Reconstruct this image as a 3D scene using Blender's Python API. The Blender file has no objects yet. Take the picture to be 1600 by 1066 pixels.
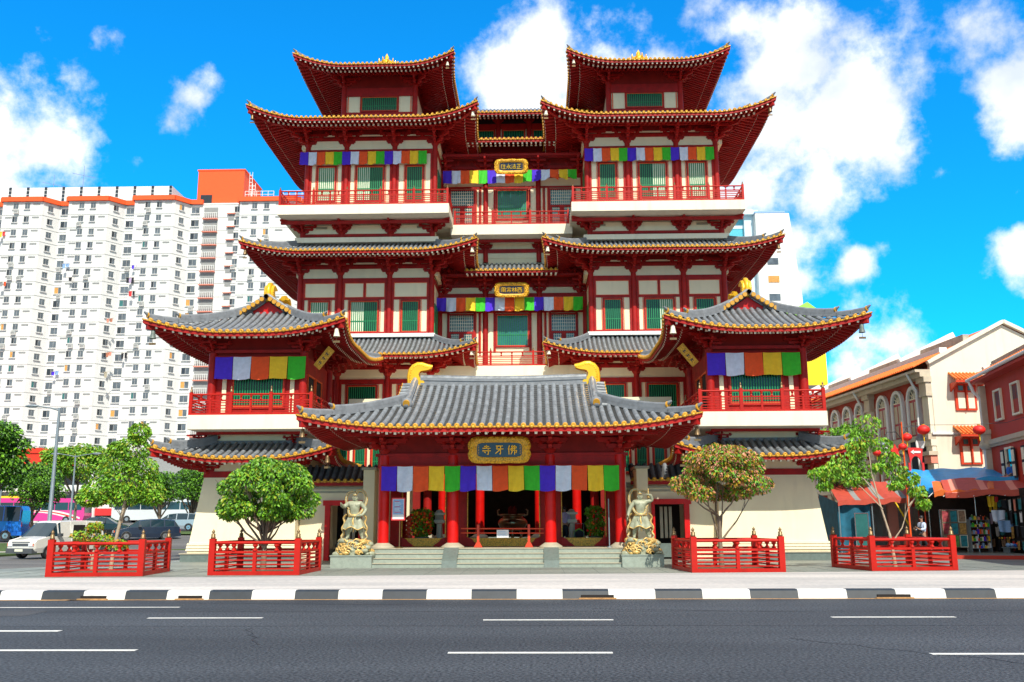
import bpy, bmesh, math, random
from mathutils import Vector, Matrix
from math import sin, cos, pi, radians as R, sqrt
rnd = random.Random(7)
scene = bpy.context.scene
COL = scene.collection

# ------------------------------------------------------------ camera
cam_d = bpy.data.cameras.new('camera'); cam = bpy.data.objects.new('camera', cam_d); COL.objects.link(cam)
cam_d.sensor_width = 36.0; cam_d.lens = 1450 / 1600 * 36.0; cam_d.clip_start = 0.1; cam_d.clip_end = 6000
YAW, PIT, ROL = R(1.427), R(11.15), R(0.22)
fwd = Vector((-sin(YAW)*cos(PIT), cos(YAW)*cos(PIT), sin(PIT)))
r0 = Vector((cos(YAW), sin(YAW), 0)); u0 = r0.cross(fwd)
rt = r0*cos(ROL) - u0*sin(ROL); up = u0*cos(ROL) + r0*sin(ROL)
m = Matrix((rt, up, -fwd)).transposed().to_4x4(); m.translation = Vector((1.432, 0, 1.7))
cam.matrix_world = m
scene.camera = cam
def raydir(px, py): return (fwd + rt*((px-800)/1450) + up*((533-py)/1450)).normalized()

# ------------------------------------------------------------ light
SUN_EL, SUN_AZ = 47.0, 14.0      # sun behind the camera, a little to its right
sd = bpy.data.lights.new('sun', 'SUN'); sd.energy = 4.3; sd.angle = R(0.5); sd.color = (1, .94, .82)
sun = bpy.data.objects.new('sun', sd); COL.objects.link(sun)
tosun = Vector((sin(R(SUN_AZ))*cos(R(SUN_EL)), -cos(R(SUN_AZ))*cos(R(SUN_EL)), sin(R(SUN_EL))))
sun.rotation_euler = tosun.to_track_quat('Z', 'Y').to_euler()
world = bpy.data.worlds.new('World'); scene.world = world; world.use_nodes = True
NT = world.node_tree; NT.nodes.clear()
def N(t, **k):
    n = NT.nodes.new(t)
    for a, b in k.items(): setattr(n, a, b)
    return n
def lk(a, b): NT.links.new(a, b)
def mth(op, a, b=None, c=None, clamp=False):
    n = N('ShaderNodeMath', operation=op, use_clamp=clamp)
    for i, v in enumerate((a, b, c)):
        if v is None: continue
        if isinstance(v, (int, float)): n.inputs[i].default_value = v
        else: lk(v, n.inputs[i])
    return n.outputs[0]
sky = N('ShaderNodeTexSky', sky_type='NISHITA'); sky.sun_disc = False
sky.sun_elevation = R(SUN_EL); sky.sun_rotation = math.atan2(tosun.x, tosun.y)
sky.air_density = 1.0; sky.dust_density = 0.3; sky.ozone_density = 1.6
hsv = N('ShaderNodeMix', data_type='RGBA', blend_type='MULTIPLY'); hsv.inputs[0].default_value = 1
lk(sky.outputs[0], hsv.inputs[6]); hsv.inputs[7].default_value = (0.03, 0.93, 1.56, 1)
tc = N('ShaderNodeTexCoord')
n1 = N('ShaderNodeTexNoise'); n1.inputs['Scale'].default_value = 9; n1.inputs['Detail'].default_value = 12; n1.inputs['Roughness'].default_value = .62
lk(tc.outputs['Generated'], n1.inputs['Vector'])
n2 = N('ShaderNodeTexNoise'); n2.inputs['Scale'].default_value = 3.2; n2.inputs['Detail'].default_value = 6
lk(tc.outputs['Generated'], n2.inputs['Vector'])
# (x, y, radius, strength) of each cloud as seen from the street
CL = [(-10,190,95,1),(80,235,90,1),(110,190,60,.8),(-30,290,110,1),(310,150,42,.62),(265,185,38,.6),(340,200,30,.4),(70,50,30,.4),(175,60,25,.35),
      (860,120,95,1),(780,150,70,.95),(940,80,75,.85),(870,60,60,.9),(1000,40,60,.68),(1080,20,60,.7),(1160,28,48,.62),(1040,90,60,.7),(960,30,40,.6),(830,180,70,.95),(1110,50,40,.55),(1520,80,40,.5),(1440,20,60,.5),(1560,20,60,.6),(1470,270,30,.5),(330,130,30,.6),(60,45,26,.4),(110,130,35,.6),
      (1250,110,95,1),(1300,170,100,1),(1350,210,90,1),(1210,210,110,1.1),(1280,290,80,1),(1390,240,60,.8),(1230,370,60,.75),(1180,300,90,1),(1200,140,70,1),(1330,120,60,.9),(1270,60,45,.7),
      (1580,140,60,1),(1590,200,60,1),(1530,30,80,.85),(1460,40,40,.5),(1400,60,30,.4),(1550,230,30,.5),(1340,410,28,.8),(1385,385,22,.5),(1590,410,50,.85),(1540,435,30,.5),(1310,345,25,.4),
      (1230,440,40,.6),(1390,530,75,.5),(1320,580,60,.55),(1500,560,70,.42),(1590,300,20,.35)]
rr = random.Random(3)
for k in range(95):   # unseen cloud banks behind and beside the camera, added as white fill light
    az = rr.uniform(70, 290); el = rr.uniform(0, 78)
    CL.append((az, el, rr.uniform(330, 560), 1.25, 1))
acc = None
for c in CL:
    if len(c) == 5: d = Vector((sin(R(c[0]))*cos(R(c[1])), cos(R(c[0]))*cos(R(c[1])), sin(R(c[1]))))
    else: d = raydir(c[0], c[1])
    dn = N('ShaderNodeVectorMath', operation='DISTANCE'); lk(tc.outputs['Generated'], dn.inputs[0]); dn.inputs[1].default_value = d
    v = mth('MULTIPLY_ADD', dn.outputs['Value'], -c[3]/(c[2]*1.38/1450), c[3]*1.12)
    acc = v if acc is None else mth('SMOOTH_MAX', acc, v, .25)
nz = mth('MULTIPLY_ADD', n1.outputs['Fac'], 2.3, -1.15)
nz2 = mth('MULTIPLY_ADD', n2.outputs['Fac'], .9, -.45)
den = mth('ADD', mth('ADD', acc, nz), nz2)
ramp = N('ShaderNodeMapRange'); ramp.interpolation_type = 'SMOOTHSTEP'; lk(den, ramp.inputs[0])
for i, v in zip((1, 2, 3, 4), (.38, .90, 0, 1)): ramp.inputs[i].default_value = v
cc = N('ShaderNodeValToRGB'); n4 = N('ShaderNodeTexNoise'); n4.inputs['Scale'].default_value = 11; n4.inputs['Detail'].default_value = 8; lk(tc.outputs['Generated'], n4.inputs['Vector'])
lk(mth('ADD', mth('MULTIPLY', n4.outputs['Fac'], .55), mth('MULTIPLY', n2.outputs['Fac'], .45)), cc.inputs[0])
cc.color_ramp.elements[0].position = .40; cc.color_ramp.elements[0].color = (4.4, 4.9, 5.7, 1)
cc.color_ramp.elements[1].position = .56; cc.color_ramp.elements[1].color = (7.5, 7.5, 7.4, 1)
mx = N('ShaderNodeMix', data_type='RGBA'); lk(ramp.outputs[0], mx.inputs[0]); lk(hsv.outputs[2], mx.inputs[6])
sp_ = N('ShaderNodeSeparateXYZ'); lk(tc.outputs['Generated'], sp_.inputs[0])   # clouds behind the camera are dimmed to keep their added fill low
gr = N('ShaderNodeMapRange'); lk(sp_.outputs['Y'], gr.inputs[0])
for i_, v_ in zip((1, 2, 3, 4), (-.3, .6, .62, 1)): gr.inputs[i_].default_value = v_
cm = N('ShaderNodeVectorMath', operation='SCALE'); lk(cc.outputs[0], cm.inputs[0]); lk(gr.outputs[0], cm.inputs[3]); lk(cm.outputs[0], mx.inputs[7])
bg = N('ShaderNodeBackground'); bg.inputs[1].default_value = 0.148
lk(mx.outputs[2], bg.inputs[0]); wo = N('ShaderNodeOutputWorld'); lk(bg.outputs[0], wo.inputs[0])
scene.view_settings.view_transform = 'Standard'; scene.view_settings.look = 'None'
scene.view_settings.gamma = 1; scene.view_settings.exposure = 0.34; scene.view_settings.use_curve_mapping = False
try:
    scene.cycles.max_bounces = 6; scene.cycles.diffuse_bounces = 4
except Exception: pass

# ------------------------------------------------------------ materials
MATS = {}
def mat(name, col, rough=.6, metal=0, var=.12, scale=3.0, bump=0.0, bscale=40, spec=.5, emit=None, estr=1, dirt=0.0, stretch=None, alpha=None, coat=0):
    m = bpy.data.materials.new(name); m.use_nodes = True; nt = m.node_tree; b = nt.nodes['Principled BSDF']
    b.inputs['Roughness'].default_value = rough; b.inputs['Metallic'].default_value = metal
    b.inputs['Specular IOR Level'].default_value = spec
    if coat: b.inputs['Coat Weight'].default_value = coat; b.inputs['Coat Roughness'].default_value = .08
    col = tuple(col) + (1,)
    t = nt.nodes.new('ShaderNodeTexCoord'); src = t.outputs['Object']
    if stretch:
        mp = nt.nodes.new('ShaderNodeMapping'); nt.links.new(src, mp.inputs[0]); mp.inputs['Scale'].default_value = stretch; src = mp.outputs[0]
    if var:
        n = nt.nodes.new('ShaderNodeTexNoise'); n.inputs['Scale'].default_value = scale; n.inputs['Detail'].default_value = 6; n.inputs['Roughness'].default_value = .6
        nt.links.new(src, n.inputs['Vector'])
        r = nt.nodes.new('ShaderNodeValToRGB'); nt.links.new(n.outputs['Fac'], r.inputs[0])
        r.color_ramp.elements[0].position = .3; r.color_ramp.elements[1].position = .7
        lo = tuple(max(0, c*(1-var)) for c in col[:3]) + (1,); hi = tuple(min(1, c*(1+var)) for c in col[:3]) + (1,)
        r.color_ramp.elements[0].color = lo; r.color_ramp.elements[1].color = hi
        out = r.outputs[0]
        if dirt:
            n3 = nt.nodes.new('ShaderNodeTexNoise'); n3.inputs['Scale'].default_value = 1.1; n3.inputs['Detail'].default_value = 8
            mp3 = nt.nodes.new('ShaderNodeMapping'); nt.links.new(t.outputs['Object'], mp3.inputs[0]); mp3.inputs['Scale'].default_value = (2.2, 2.2, .35)
            nt.links.new(mp3.outputs[0], n3.inputs['Vector'])
            r3 = nt.nodes.new('ShaderNodeMapRange'); nt.links.new(n3.outputs['Fac'], r3.inputs[0]); r3.inputs[1].default_value = .52; r3.inputs[2].default_value = .78; r3.inputs[4].default_value = dirt
            mm = nt.nodes.new('ShaderNodeMix'); mm.data_type = 'RGBA'; nt.links.new(r3.outputs[0], mm.inputs[0]); nt.links.new(out, mm.inputs[6])
            mm.inputs[7].default_value = tuple(c*.45 for c in col[:3]) + (1,); out = mm.outputs[2]
        nt.links.new(out, b.inputs['Base Color'])
    else: b.inputs['Base Color'].default_value = col
    if bump:
        n = nt.nodes.new('ShaderNodeTexNoise'); n.inputs['Scale'].default_value = bscale; n.inputs['Detail'].default_value = 4
        nt.links.new(src, n.inputs['Vector'])
        bp = nt.nodes.new('ShaderNodeBump'); bp.inputs['Strength'].default_value = bump; bp.inputs['Distance'].default_value = .02
        nt.links.new(n.outputs['Fac'], bp.inputs['Height']); nt.links.new(bp.outputs[0], b.inputs['Normal'])
    if emit: b.inputs['Emission Color'].default_value = tuple(emit) + (1,); b.inputs['Emission Strength'].default_value = estr
    if alpha is not None: b.inputs['Alpha'].default_value = alpha
    MATS[name] = m; return m
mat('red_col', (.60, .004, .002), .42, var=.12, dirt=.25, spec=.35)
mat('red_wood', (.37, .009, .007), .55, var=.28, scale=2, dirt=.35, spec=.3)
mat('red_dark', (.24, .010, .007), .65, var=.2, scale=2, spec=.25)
mat('red_rail', (.45, .009, .003), .5, var=.12, dirt=.4, bump=.08, spec=.3)
mat('orange_trim', (.80, .10, .01), .5, var=.1)
mat('cream', (.88, .78, .54), .75, var=.05, scale=.8, dirt=.16, bump=.1)
mat('cream_band', (.84, .77, .60), .75, var=.06, scale=.8, dirt=.28, bump=.06)
mat('tile', (.062, .062, .062), .40, var=.28, scale=1.6, bump=.25, bscale=25, dirt=.3)
mat('tile_rib', (.20, .22, .24), .4, var=.42, scale=4.5, bump=.2, bscale=18, dirt=.35)
mat('ridge_tile', (.19, .205, .225), .55, var=.2, scale=4, bump=.3, bscale=30, dirt=.4)
mat('gold_cap', (.56, .28, .02), .55, metal=.0, var=.12)
mat('gold', (.95, .50, .02), .3, metal=.35, var=.1, bump=.1)
mat('gold_dark', (.60, .31, .02), .45, metal=.2, var=.6, scale=16)
mat('tip', (.85, .80, .62), .6, var=.05)
mat('green', (.003, .20, .065), .45, var=.12)
mat('green_deep', (.002, .028, .018), .25, var=.1)
mat('blind', (.82, .82, .66), .7, var=.05)
mat('glass_teal', (.03, .15, .15), .12, var=.25, scale=1.4, spec=.8)
mat('glass_dark', (.02, .03, .04), .08, var=.2, spec=.8)
mat('dark', (.012, .009, .008), .8, var=.2)
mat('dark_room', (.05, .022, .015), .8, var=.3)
mat('granite', (.29, .34, .29), .6, var=.14, scale=8, dirt=.2, bump=.15)
mat('granite_dark', (.13, .17, .155), .5, var=.15, scale=8)
mat('granite_edge', (.42, .38, .28), .6, var=.1)
mat('bronze_stone', (.31, .33, .23), .45, var=.25, scale=6, bump=.3, bscale=30)
mat('brass', (.20, .13, .06), .4, metal=.5, var=.2)
mat('sign_blue', (.01, .07, .12), .4, var=.1); mat('sign_navy', (.012, .02, .055), .4, var=.1)
for nm, c in dict(flag_blue=(.07, .02, .62), flag_white=(.70, .77, .92), flag_orange=(.88, .09, .01), flag_yellow=(.95, .60, .02), flag_green=(.04, .52, .02)).items():
    mat(nm, c, .75, var=.10, scale=5, bump=.4, bscale=6)
mat('white', (.78, .78, .76), .6, var=.04, dirt=.1)
mat('white_paint', (.68, .68, .65), .6, var=.12, scale=7, dirt=.5)
mat('black_paint', (.022, .03, .04), .55, var=.2, scale=6)
mat('black', (.015, .015, .017), .5, var=.1)
mat('rubber', (.018, .018, .02), .8, var=.1)
mat('chrome', (.6, .6, .62), .25, metal=.9, var=.05)
mat('grey_metal', (.22, .27, .31), .5, metal=.3, var=.1)
mat('bark', (.20, .15, .105), .85, var=.3, scale=6, bump=.6, bscale=20)
mat('bark_pale', (.42, .34, .24), .85, var=.25, scale=6, bump=.5, bscale=20)
mat('skin', (.38, .2, .13), .6, var=.05)

# ------------------------------------------------------------ mesh builder
def worigin(p):
    v = Vector((0, 0, 0))
    while p is not None: v += p.location; p = p.parent
    return v
class MB:
    def __init__(s): s.v = []; s.f = []; s.m = []; s.mats = []; s.sm = []; s.T = None
    def mi(s, m):
        if m not in s.mats: s.mats.append(m)
        return s.mats.index(m)
    def add(s, vs, fs, m, smooth=False):
        o = len(s.v); T = s.T
        if T is not None: vs = [T @ Vector(v) for v in vs]
        s.v.extend([tuple(v) for v in vs]); k = s.mi(m)
        for f in fs: s.f.append(tuple(i+o for i in f)); s.m.append(k); s.sm.append(smooth)
    def box(s, x0, x1, y0, y1, z0, z1, m):
        if x0 > x1: x0, x1 = x1, x0
        vs = [(x0,y0,z0),(x1,y0,z0),(x1,y1,z0),(x0,y1,z0),(x0,y0,z1),(x1,y0,z1),(x1,y1,z1),(x0,y1,z1)]
        s.add(vs, [(0,3,2,1),(4,5,6,7),(0,1,5,4),(1,2,6,5),(2,3,7,6),(3,0,4,7)], m)
    def bar(s, p, q, w, h, m, upv=(0,0,1), w2=None, h2=None):
        p = Vector(p); q = Vector(q); d = (q-p).normalized(); u = Vector(upv); sx = d.cross(u)
        if sx.length < 1e-4: sx = Vector((1,0,0))
        sx.normalize(); u = sx.cross(d); w2 = w if w2 is None else w2; h2 = h if h2 is None else h2
        vs = [p-sx*w/2-u*h/2, p+sx*w/2-u*h/2, p+sx*w/2+u*h/2, p-sx*w/2+u*h/2, q-sx*w2/2-u*h2/2, q+sx*w2/2-u*h2/2, q+sx*w2/2+u*h2/2, q-sx*w2/2+u*h2/2]
        s.add(vs, [(0,1,2,3),(7,6,5,4),(0,4,5,1),(1,5,6,2),(2,6,7,3),(3,7,4,0)], m)
    def cyl(s, p, q, r0, r1, m, n=12, cap=True, smooth=True):
        s.tube([p, q], [r0, r1], m, n, cap, smooth)
    def tube(s, pts, rs, m, n=8, cap=True, smooth=True, flat=1.0):
        pts = [Vector(p) for p in pts]; vs = []; u = None
        if isinstance(rs, (int, float)): rs = [rs]*len(pts)
        for i, p in enumerate(pts):
            d = (pts[min(i+1, len(pts)-1)] - pts[max(i-1, 0)]).normalized()
            if u is None:
                u = Vector((0,0,1)) if abs(d.z) < .9 else Vector((0,1,0))
            sx = d.cross(u)
            if sx.length < 1e-5: sx = d.cross(Vector((1,0,0)))
            sx.normalize(); u = sx.cross(d).normalized()
            for k in range(n):
                a = 2*pi*k/n; vs.append(p + sx*cos(a)*rs[i] + u*sin(a)*rs[i]*flat)
        fs = []
        for i in range(len(pts)-1):
            for k in range(n): fs.append((i*n+k, i*n+(k+1)%n, (i+1)*n+(k+1)%n, (i+1)*n+k))
        s.add(vs, fs, m, smooth)
        if cap: s.add(vs[:n], [tuple(range(n))[::-1]], m); s.add(vs[-n:], [tuple(range(n))], m)
    def lathe(s, c, prof, m, n=14, smooth=True):
        c = Vector(c); vs = []
        for r, z in prof:
            for k in range(n): a = 2*pi*k/n; vs.append((c.x+cos(a)*r, c.y+sin(a)*r, c.z+z))
        fs = []
        for i in range(len(prof)-1):
            for k in range(n): fs.append((i*n+k, i*n+(k+1)%n, (i+1)*n+(k+1)%n, (i+1)*n+k))
        s.add(vs, fs, m, smooth)
    def prism(s, poly, axis, t0, t1, m):
        # poly: (u,v) outline; axis 'y': u=x v=z, 'x': u=y v=z, 'z': u=x v=y
        n = len(poly)
        def P(u, v, t): return (u, t, v) if axis == 'y' else ((t, u, v) if axis == 'x' else (u, v, t))
        vs = [P(u, v, t0) for u, v in poly] + [P(u, v, t1) for u, v in poly]
        fs = [tuple(range(n)), tuple(range(2*n-1, n-1, -1))] + [(i, n+i, n+(i+1)%n, (i+1)%n) for i in range(n)]
        s.add(vs, fs, m)
    def sphere(s, c, r, m, nu=12, nv=8, sc=(1,1,1)):
        c = Vector(c); vs = []; fs = []
        for j in range(nv+1):
            t = pi*j/nv
            for k in range(nu): a = 2*pi*k/nu; vs.append((c.x+r*sc[0]*sin(t)*cos(a), c.y+r*sc[1]*sin(t)*sin(a), c.z+r*sc[2]*cos(t)))
        for j in range(nv):
            for k in range(nu): fs.append((j*nu+k, (j+1)*nu+k, (j+1)*nu+(k+1)%nu, j*nu+(k+1)%nu))
        s.add(vs, fs, m, True)
    def grid(s, P, nu, nv, m, smooth=True, double=False):
        vs = [P(i/nu, j/nv) for j in range(nv+1) for i in range(nu+1)]
        fs = [(j*(nu+1)+i, j*(nu+1)+i+1, (j+1)*(nu+1)+i+1, (j+1)*(nu+1)+i) for j in range(nv) for i in range(nu)]
        s.add(vs, fs, m, smooth)
    def build(s, name, parent=None, label=None, fix=False):
        o0 = worigin(parent) if parent is not None else Vector((0,0,0))
        if parent is None and s.v:
            xs = [v[0] for v in s.v]; ys = [v[1] for v in s.v]; zs = [v[2] for v in s.v]
            o0 = Vector(((min(xs)+max(xs))/2, (min(ys)+max(ys))/2, min(zs)))
            if fix: o0 = Vector((0, 0, 0))
        me = bpy.data.meshes.new(name); me.from_pydata([(v[0]-o0.x, v[1]-o0.y, v[2]-o0.z) for v in s.v], [], s.f)
        for k in s.mats: me.materials.append(MATS[k])
        me.polygons.foreach_set('material_index', s.m); me.polygons.foreach_set('use_smooth', s.sm)
        me.update()
        o = bpy.data.objects.new(name, me); COL.objects.link(o)
        if parent is not None: o.parent = parent
        else: o.location = o0
        if label: o['label'] = label
        return o
def recalc(o):
    bm = bmesh.new(); bm.from_mesh(o.data); bmesh.ops.recalc_face_normals(bm, faces=bm.faces); bm.to_mesh(o.data); bm.free()
def tag(o, label, cat, group=None):
    o['label'] = label; o['category'] = cat
    if group: o['group'] = group
    return o
def struct(o, kind='structure', label=None):
    o['kind'] = kind
    if label: o['label'] = label
    return o
def thing(name, loc, label, cat, group=None):
    o = bpy.data.objects.new(name, None); COL.objects.link(o); o.location = loc; o.empty_display_size = .3
    return tag(o, label, cat, group)
def copy_tree(o, parent=None):
    c = o.copy(); COL.objects.link(c); c.parent = parent
    for ch in list(o.children): copy_tree(ch, c)
    return c
def place(o, loc, label, rz=0, sc=None):
    c = copy_tree(o); c.location = loc; c.rotation_euler = (0, 0, rz); c['label'] = label
    if sc: c.scale = sc
    return c
# ------------------------------------------------------------ roofs
def make_roof(name, parent, cx, cy, a, b, ze, H, U, L, sp, rr_, inset=None, gable=None, F=.35, axis='x', wall_in=2.5, sides='FRBL', ribsides=None,
              nocorner=False, under=True, rows=(.1, .95), th=.24, hips=True, tipm='tip', rafsp=None, onlyfront_rng=None, cap=1.04, step=0):
    """tiled roof: inset=d -> skirt of that depth; gable=g -> hip and gable roof; neither -> pyramid.  ridge along axis"""
    ribsides = sides if ribsides is None else ribsides
    rot = {'x': 0, 'y': 1}[axis]
    D = inset if inset else (b if gable else min(a, b))
    prof = lambda v: .62*v + .38*v*v
    def w(x, y, z): return (cx+x, cy+y, z) if rot == 0 else (cx+y, cy-x, z)
    names = 'FRBL'
    def geo(k):
        al, no = (a, b) if k in 'FB' else (b, a)
        def loc(p, q):
            return {'F': (p, -q), 'R': (q, p), 'B': (-p, q), 'L': (-q, -p)}[k]
        def c_of(p): return 1e6 if nocorner else al-abs(p)
        def smax(p):
            c = c_of(p)
            if inset: return max(0, min(inset, c))
            if gable:
                if k in 'FB': return b if abs(p) <= a-gable else max(0, c)
                return max(0, min(gable, c))
            return max(0, min(no, c))
        def pt(p, s, dz=0):
            c = c_of(p); g = max(0, 1-max(c, 0)/L)**2.1 if not nocorner else 0
            f = max(0, 1-s/D)**1.0
            z = ze + H*prof(max(s, -.05)/D) + U*g*f + dz
            pu = F*g*f; sg = 1 if p > 0 else -1
            x, y = loc(p+sg*pu, no-s+pu)
            return Vector(w(x, y, z))
        return al, no, c_of, smax, pt
    G = {k: geo(k) for k in names}
    t = MB(); e = MB()
    for k in sides:
        al, no, c_of, smax, pt = G[k]
        rng = al if onlyfront_rng is None else onlyfront_rng
        n = max(4, int(round(2*rng/sp))); ps = [-rng + 2*rng*i/n for i in range(n+1)]
        nS = step if step else 6
        # tile sheet
        cols = []
        xtra = []
        if gable and k in 'FB': xtra = [-(a-gable)-1e-3, -(a-gable), a-gable, a-gable+1e-3]
        pp = sorted(set(ps + xtra))
        vs = []; fs = []
        for p in pp:
            sm = smax(p)
            for j in range(nS+1):
                vs.append(pt(p, sm*j/nS))
        for i in range(len(pp)-1):
            if pp[i+1]-pp[i] < .01: continue
            for j in range(nS): fs.append((i*(nS+1)+j, (i+1)*(nS+1)+j, (i+1)*(nS+1)+j+1, i*(nS+1)+j+1))
        if k in 'BL' and False: pass
        if step:
            vs2 = []; fs2 = []
            for i in range(len(pp)-1):
                if pp[i+1]-pp[i] < .01: continue
                for j in range(nS):
                    q = [pt(pp[i], smax(pp[i])*j/nS, .035), pt(pp[i+1], smax(pp[i+1])*j/nS, .035), pt(pp[i+1], smax(pp[i+1])*(j+1)/nS), pt(pp[i], smax(pp[i])*(j+1)/nS),
                         pt(pp[i], smax(pp[i])*j/nS), pt(pp[i+1], smax(pp[i+1])*j/nS)]
                    o = len(vs2); vs2 += q; fs2 += [(o, o+1, o+2, o+3), (o+4, o+5, o+1, o)]
            t.add(vs2, fs2, 'tile')
        else: t.add(vs, fs, 'tile')
        # eave board and drip edge
        m_ = max(24, n)
        qs = [-rng+2*rng*i/m_ for i in range(m_+1)]
        for i in range(m_):
            A, B = pt(qs[i], -.03), pt(qs[i+1], -.03)
            t.add([A+Vector((0,0,.02)), B+Vector((0,0,.02)), B-Vector((0,0,.035)), A-Vector((0,0,.035))], [(0,1,2,3)], 'gold_dark')
            A, B = pt(qs[i], .03), pt(qs[i+1], .03)
            e.add([A-Vector((0,0,.05)), B-Vector((0,0,.05)), B-Vector((0,0,th)), A-Vector((0,0,th))], [(0,1,2,3)], 'red_wood')
            # soffit
            if under:
                s1, s2 = min(smax(qs[i]), wall_in), min(smax(qs[i+1]), wall_in)
                J = 3
                vv = []
                for j in range(J+1): vv += [pt(qs[i], max(.03, s1*j/J), -th), pt(qs[i+1], max(.03, s2*j/J), -th)]
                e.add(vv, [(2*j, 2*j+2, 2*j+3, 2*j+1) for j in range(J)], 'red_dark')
        # ribs
        if k in ribsides:
            for p in ps[:-1] if nocorner else ps[1:-1]:
                if nocorner: p = p+sp/2
                sm = smax(p)
                ns = 7 if sm > 2 else 4
                if sm > .15:
                    vv = []; ff = []; K = 4
                    C0 = [pt(p, -.04+(sm+.04)*j/ns) for j in range(ns+1)]
                    dv = (pt(p+.05, .1)-pt(p-.05, .1)); dv.z = 0; dv.normalize()
                    for c_ in C0:
                        for q in range(K+1):
                            an = pi*q/K; vv.append(c_ + dv*(-cos(an)*rr_) + Vector((0,0,sin(an)*rr_+.01)))
                    for j in range(ns):
                        for q in range(K): o = j*(K+1)+q; ff.append((o, o+1, o+K+2, o+K+1))
                    t.add(vv, ff, 'tile_rib', True)
                # end cap
                c_ = pt(p, -.06); dv = (pt(p+.05, .1)-pt(p-.05, .1)).normalized(); no_ = (pt(p, 0)-pt(p, .3)); no_.z = 0; no_.normalize()
                r2 = rr_*cap; c_ = c_ + Vector((0,0,rr_*.45))
                vs = [c_ + dv*cos(2*pi*q/10)*r2 + Vector((0,0,sin(2*pi*q/10)*r2)) for q in range(10)]
                vb = [v - no_*.12 for v in vs]; vi = [c_+no_*.025 + (v-c_)*.55 for v in vs]
                t.add(vs+vb, [(q, (q+1)%10, 10+(q+1)%10, 10+q) for q in range(10)], 'gold_cap')
                t.add(vs+vi+[c_+no_*.025], [(q, (q+1)%10, 10+(q+1)%10, 10+q) for q in range(10)], 'gold_cap')
                t.add(vi+[c_+no_*.01], [(q, (q+1)%10, 10) for q in range(10)], 'gold_dark')
        # rafters
        if under and k in ribsides:
            rs = rafsp or sp
            nr = int(2*rng/rs)
            for i in range(nr):
                p = -rng + (i+.5)*2*rng/nr; sm = min(smax(p), wall_in)
                for (s0, s1, dz, ww) in ((rows[0], rows[1]+.25, -th-.06, .1), (rows[1], wall_in, -th-.17, .115)):
                    s1 = min(s1, sm)
                    if s1-s0 < .12: continue
                    A = pt(p, s0, dz); Mx = pt(p, (s0+s1)/2, dz); B = pt(p, s1, dz)
                    e.bar(A, B, ww, ww, 'red_wood')
                    d = (A-B).normalized()
                    e.bar(A, A+d*.012, ww*1.0, ww*1.0, tipm)
    er = t.build('roof', parent) if name is None else t.build(name, parent)
    if under or True:
        # hip beams
        if not nocorner and under:
            for sx, sy in ((-1,-1),(1,-1),(1,1),(-1,1)):
                k = 'F' if sy < 0 else 'B'
                if k not in sides: continue
                al, no, c_of, smax, pt = G[k]; pf = sx if k == 'F' else -sx
                end = wall_in
                P = [pt(pf*(al-s), s, -th-.14) for s in (.12, end*.35, end)]
                e.bar(P[0], P[1], .2, .24, 'red_wood'); e.bar(P[1], P[2], .24, .32, 'red_wood')
        e.build('eaves', er)
    # hip ridges
    if hips and not nocorner:
        for sx, sy in ((-1,-1),(1,-1),(1,1),(-1,1)):
            k = 'F' if sy < 0 else 'B'
            if k not in sides: continue
            al, no, c_of, smax, pt = G[k]; pf = sx if k == 'F' else -sx
            end = inset or gable or min(a, b)
            h = MB(); K = 8
            wd = rr_*1.5
            for (s0, s1, dz, hh) in ((.15, end, .05, rr_*1.6), (end*.3, end, rr_*1.6+.04, rr_*1.8)):
                P = [pt(pf*(al-(s0+(s1-s0)*j/K)), s0+(s1-s0)*j/K, dz+hh/2) for j in range(K+1)]
                for j in range(K): h.bar(P[j], P[j+1]+(P[j+1]-P[j])*.04, wd*1.3, hh, 'ridge_tile')
                h.tube([q+Vector((0,0,hh/2)) for q in P], wd*.62, 'ridge_tile', 6)
                d = (P[0]-P[1]).normalized()
                h.cyl(P[0]+Vector((0,0,hh/2)), P[0]+d*.06+Vector((0,0,hh/2)), rr_*1.35, rr_*1.35, 'gold_cap', 10)
                # upturned end finial
                h.tube([P[0]+Vector((0,0,hh*.7)), P[0]+d*.10+Vector((0,0,hh*.95)), P[0]+d*.22+Vector((0,0,hh*1.35))], [wd*.6, wd*.5, wd*.25], 'ridge_tile', 6)
            h.build('hip_ridge', er)
    info = {'G': G, 'pt': {k: G[k][4] for k in names}, 'obj': er, 'w': w, 'a': a, 'b': b, 'prof': prof}
    return info

def ridge_bar(parent, P, wd, hh, layers=3):
    h = MB()
    for j in range(len(P)-1):
        A, B = Vector(P[j]), Vector(P[j+1])
        for l in range(layers):
            z = hh*l/layers; h.bar(A+Vector((0,0,z+hh/layers/2)), B+Vector((0,0,z+hh/layers/2)), wd*(1.15 if l % 2 == 0 else .95), hh/layers*1.0 - .004, 'ridge_tile')
        h.tube([A+Vector((0,0,hh)), B+Vector((0,0,hh))], wd*.5, 'tile_rib', 8)
    return h.build('ridge', parent)

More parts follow.
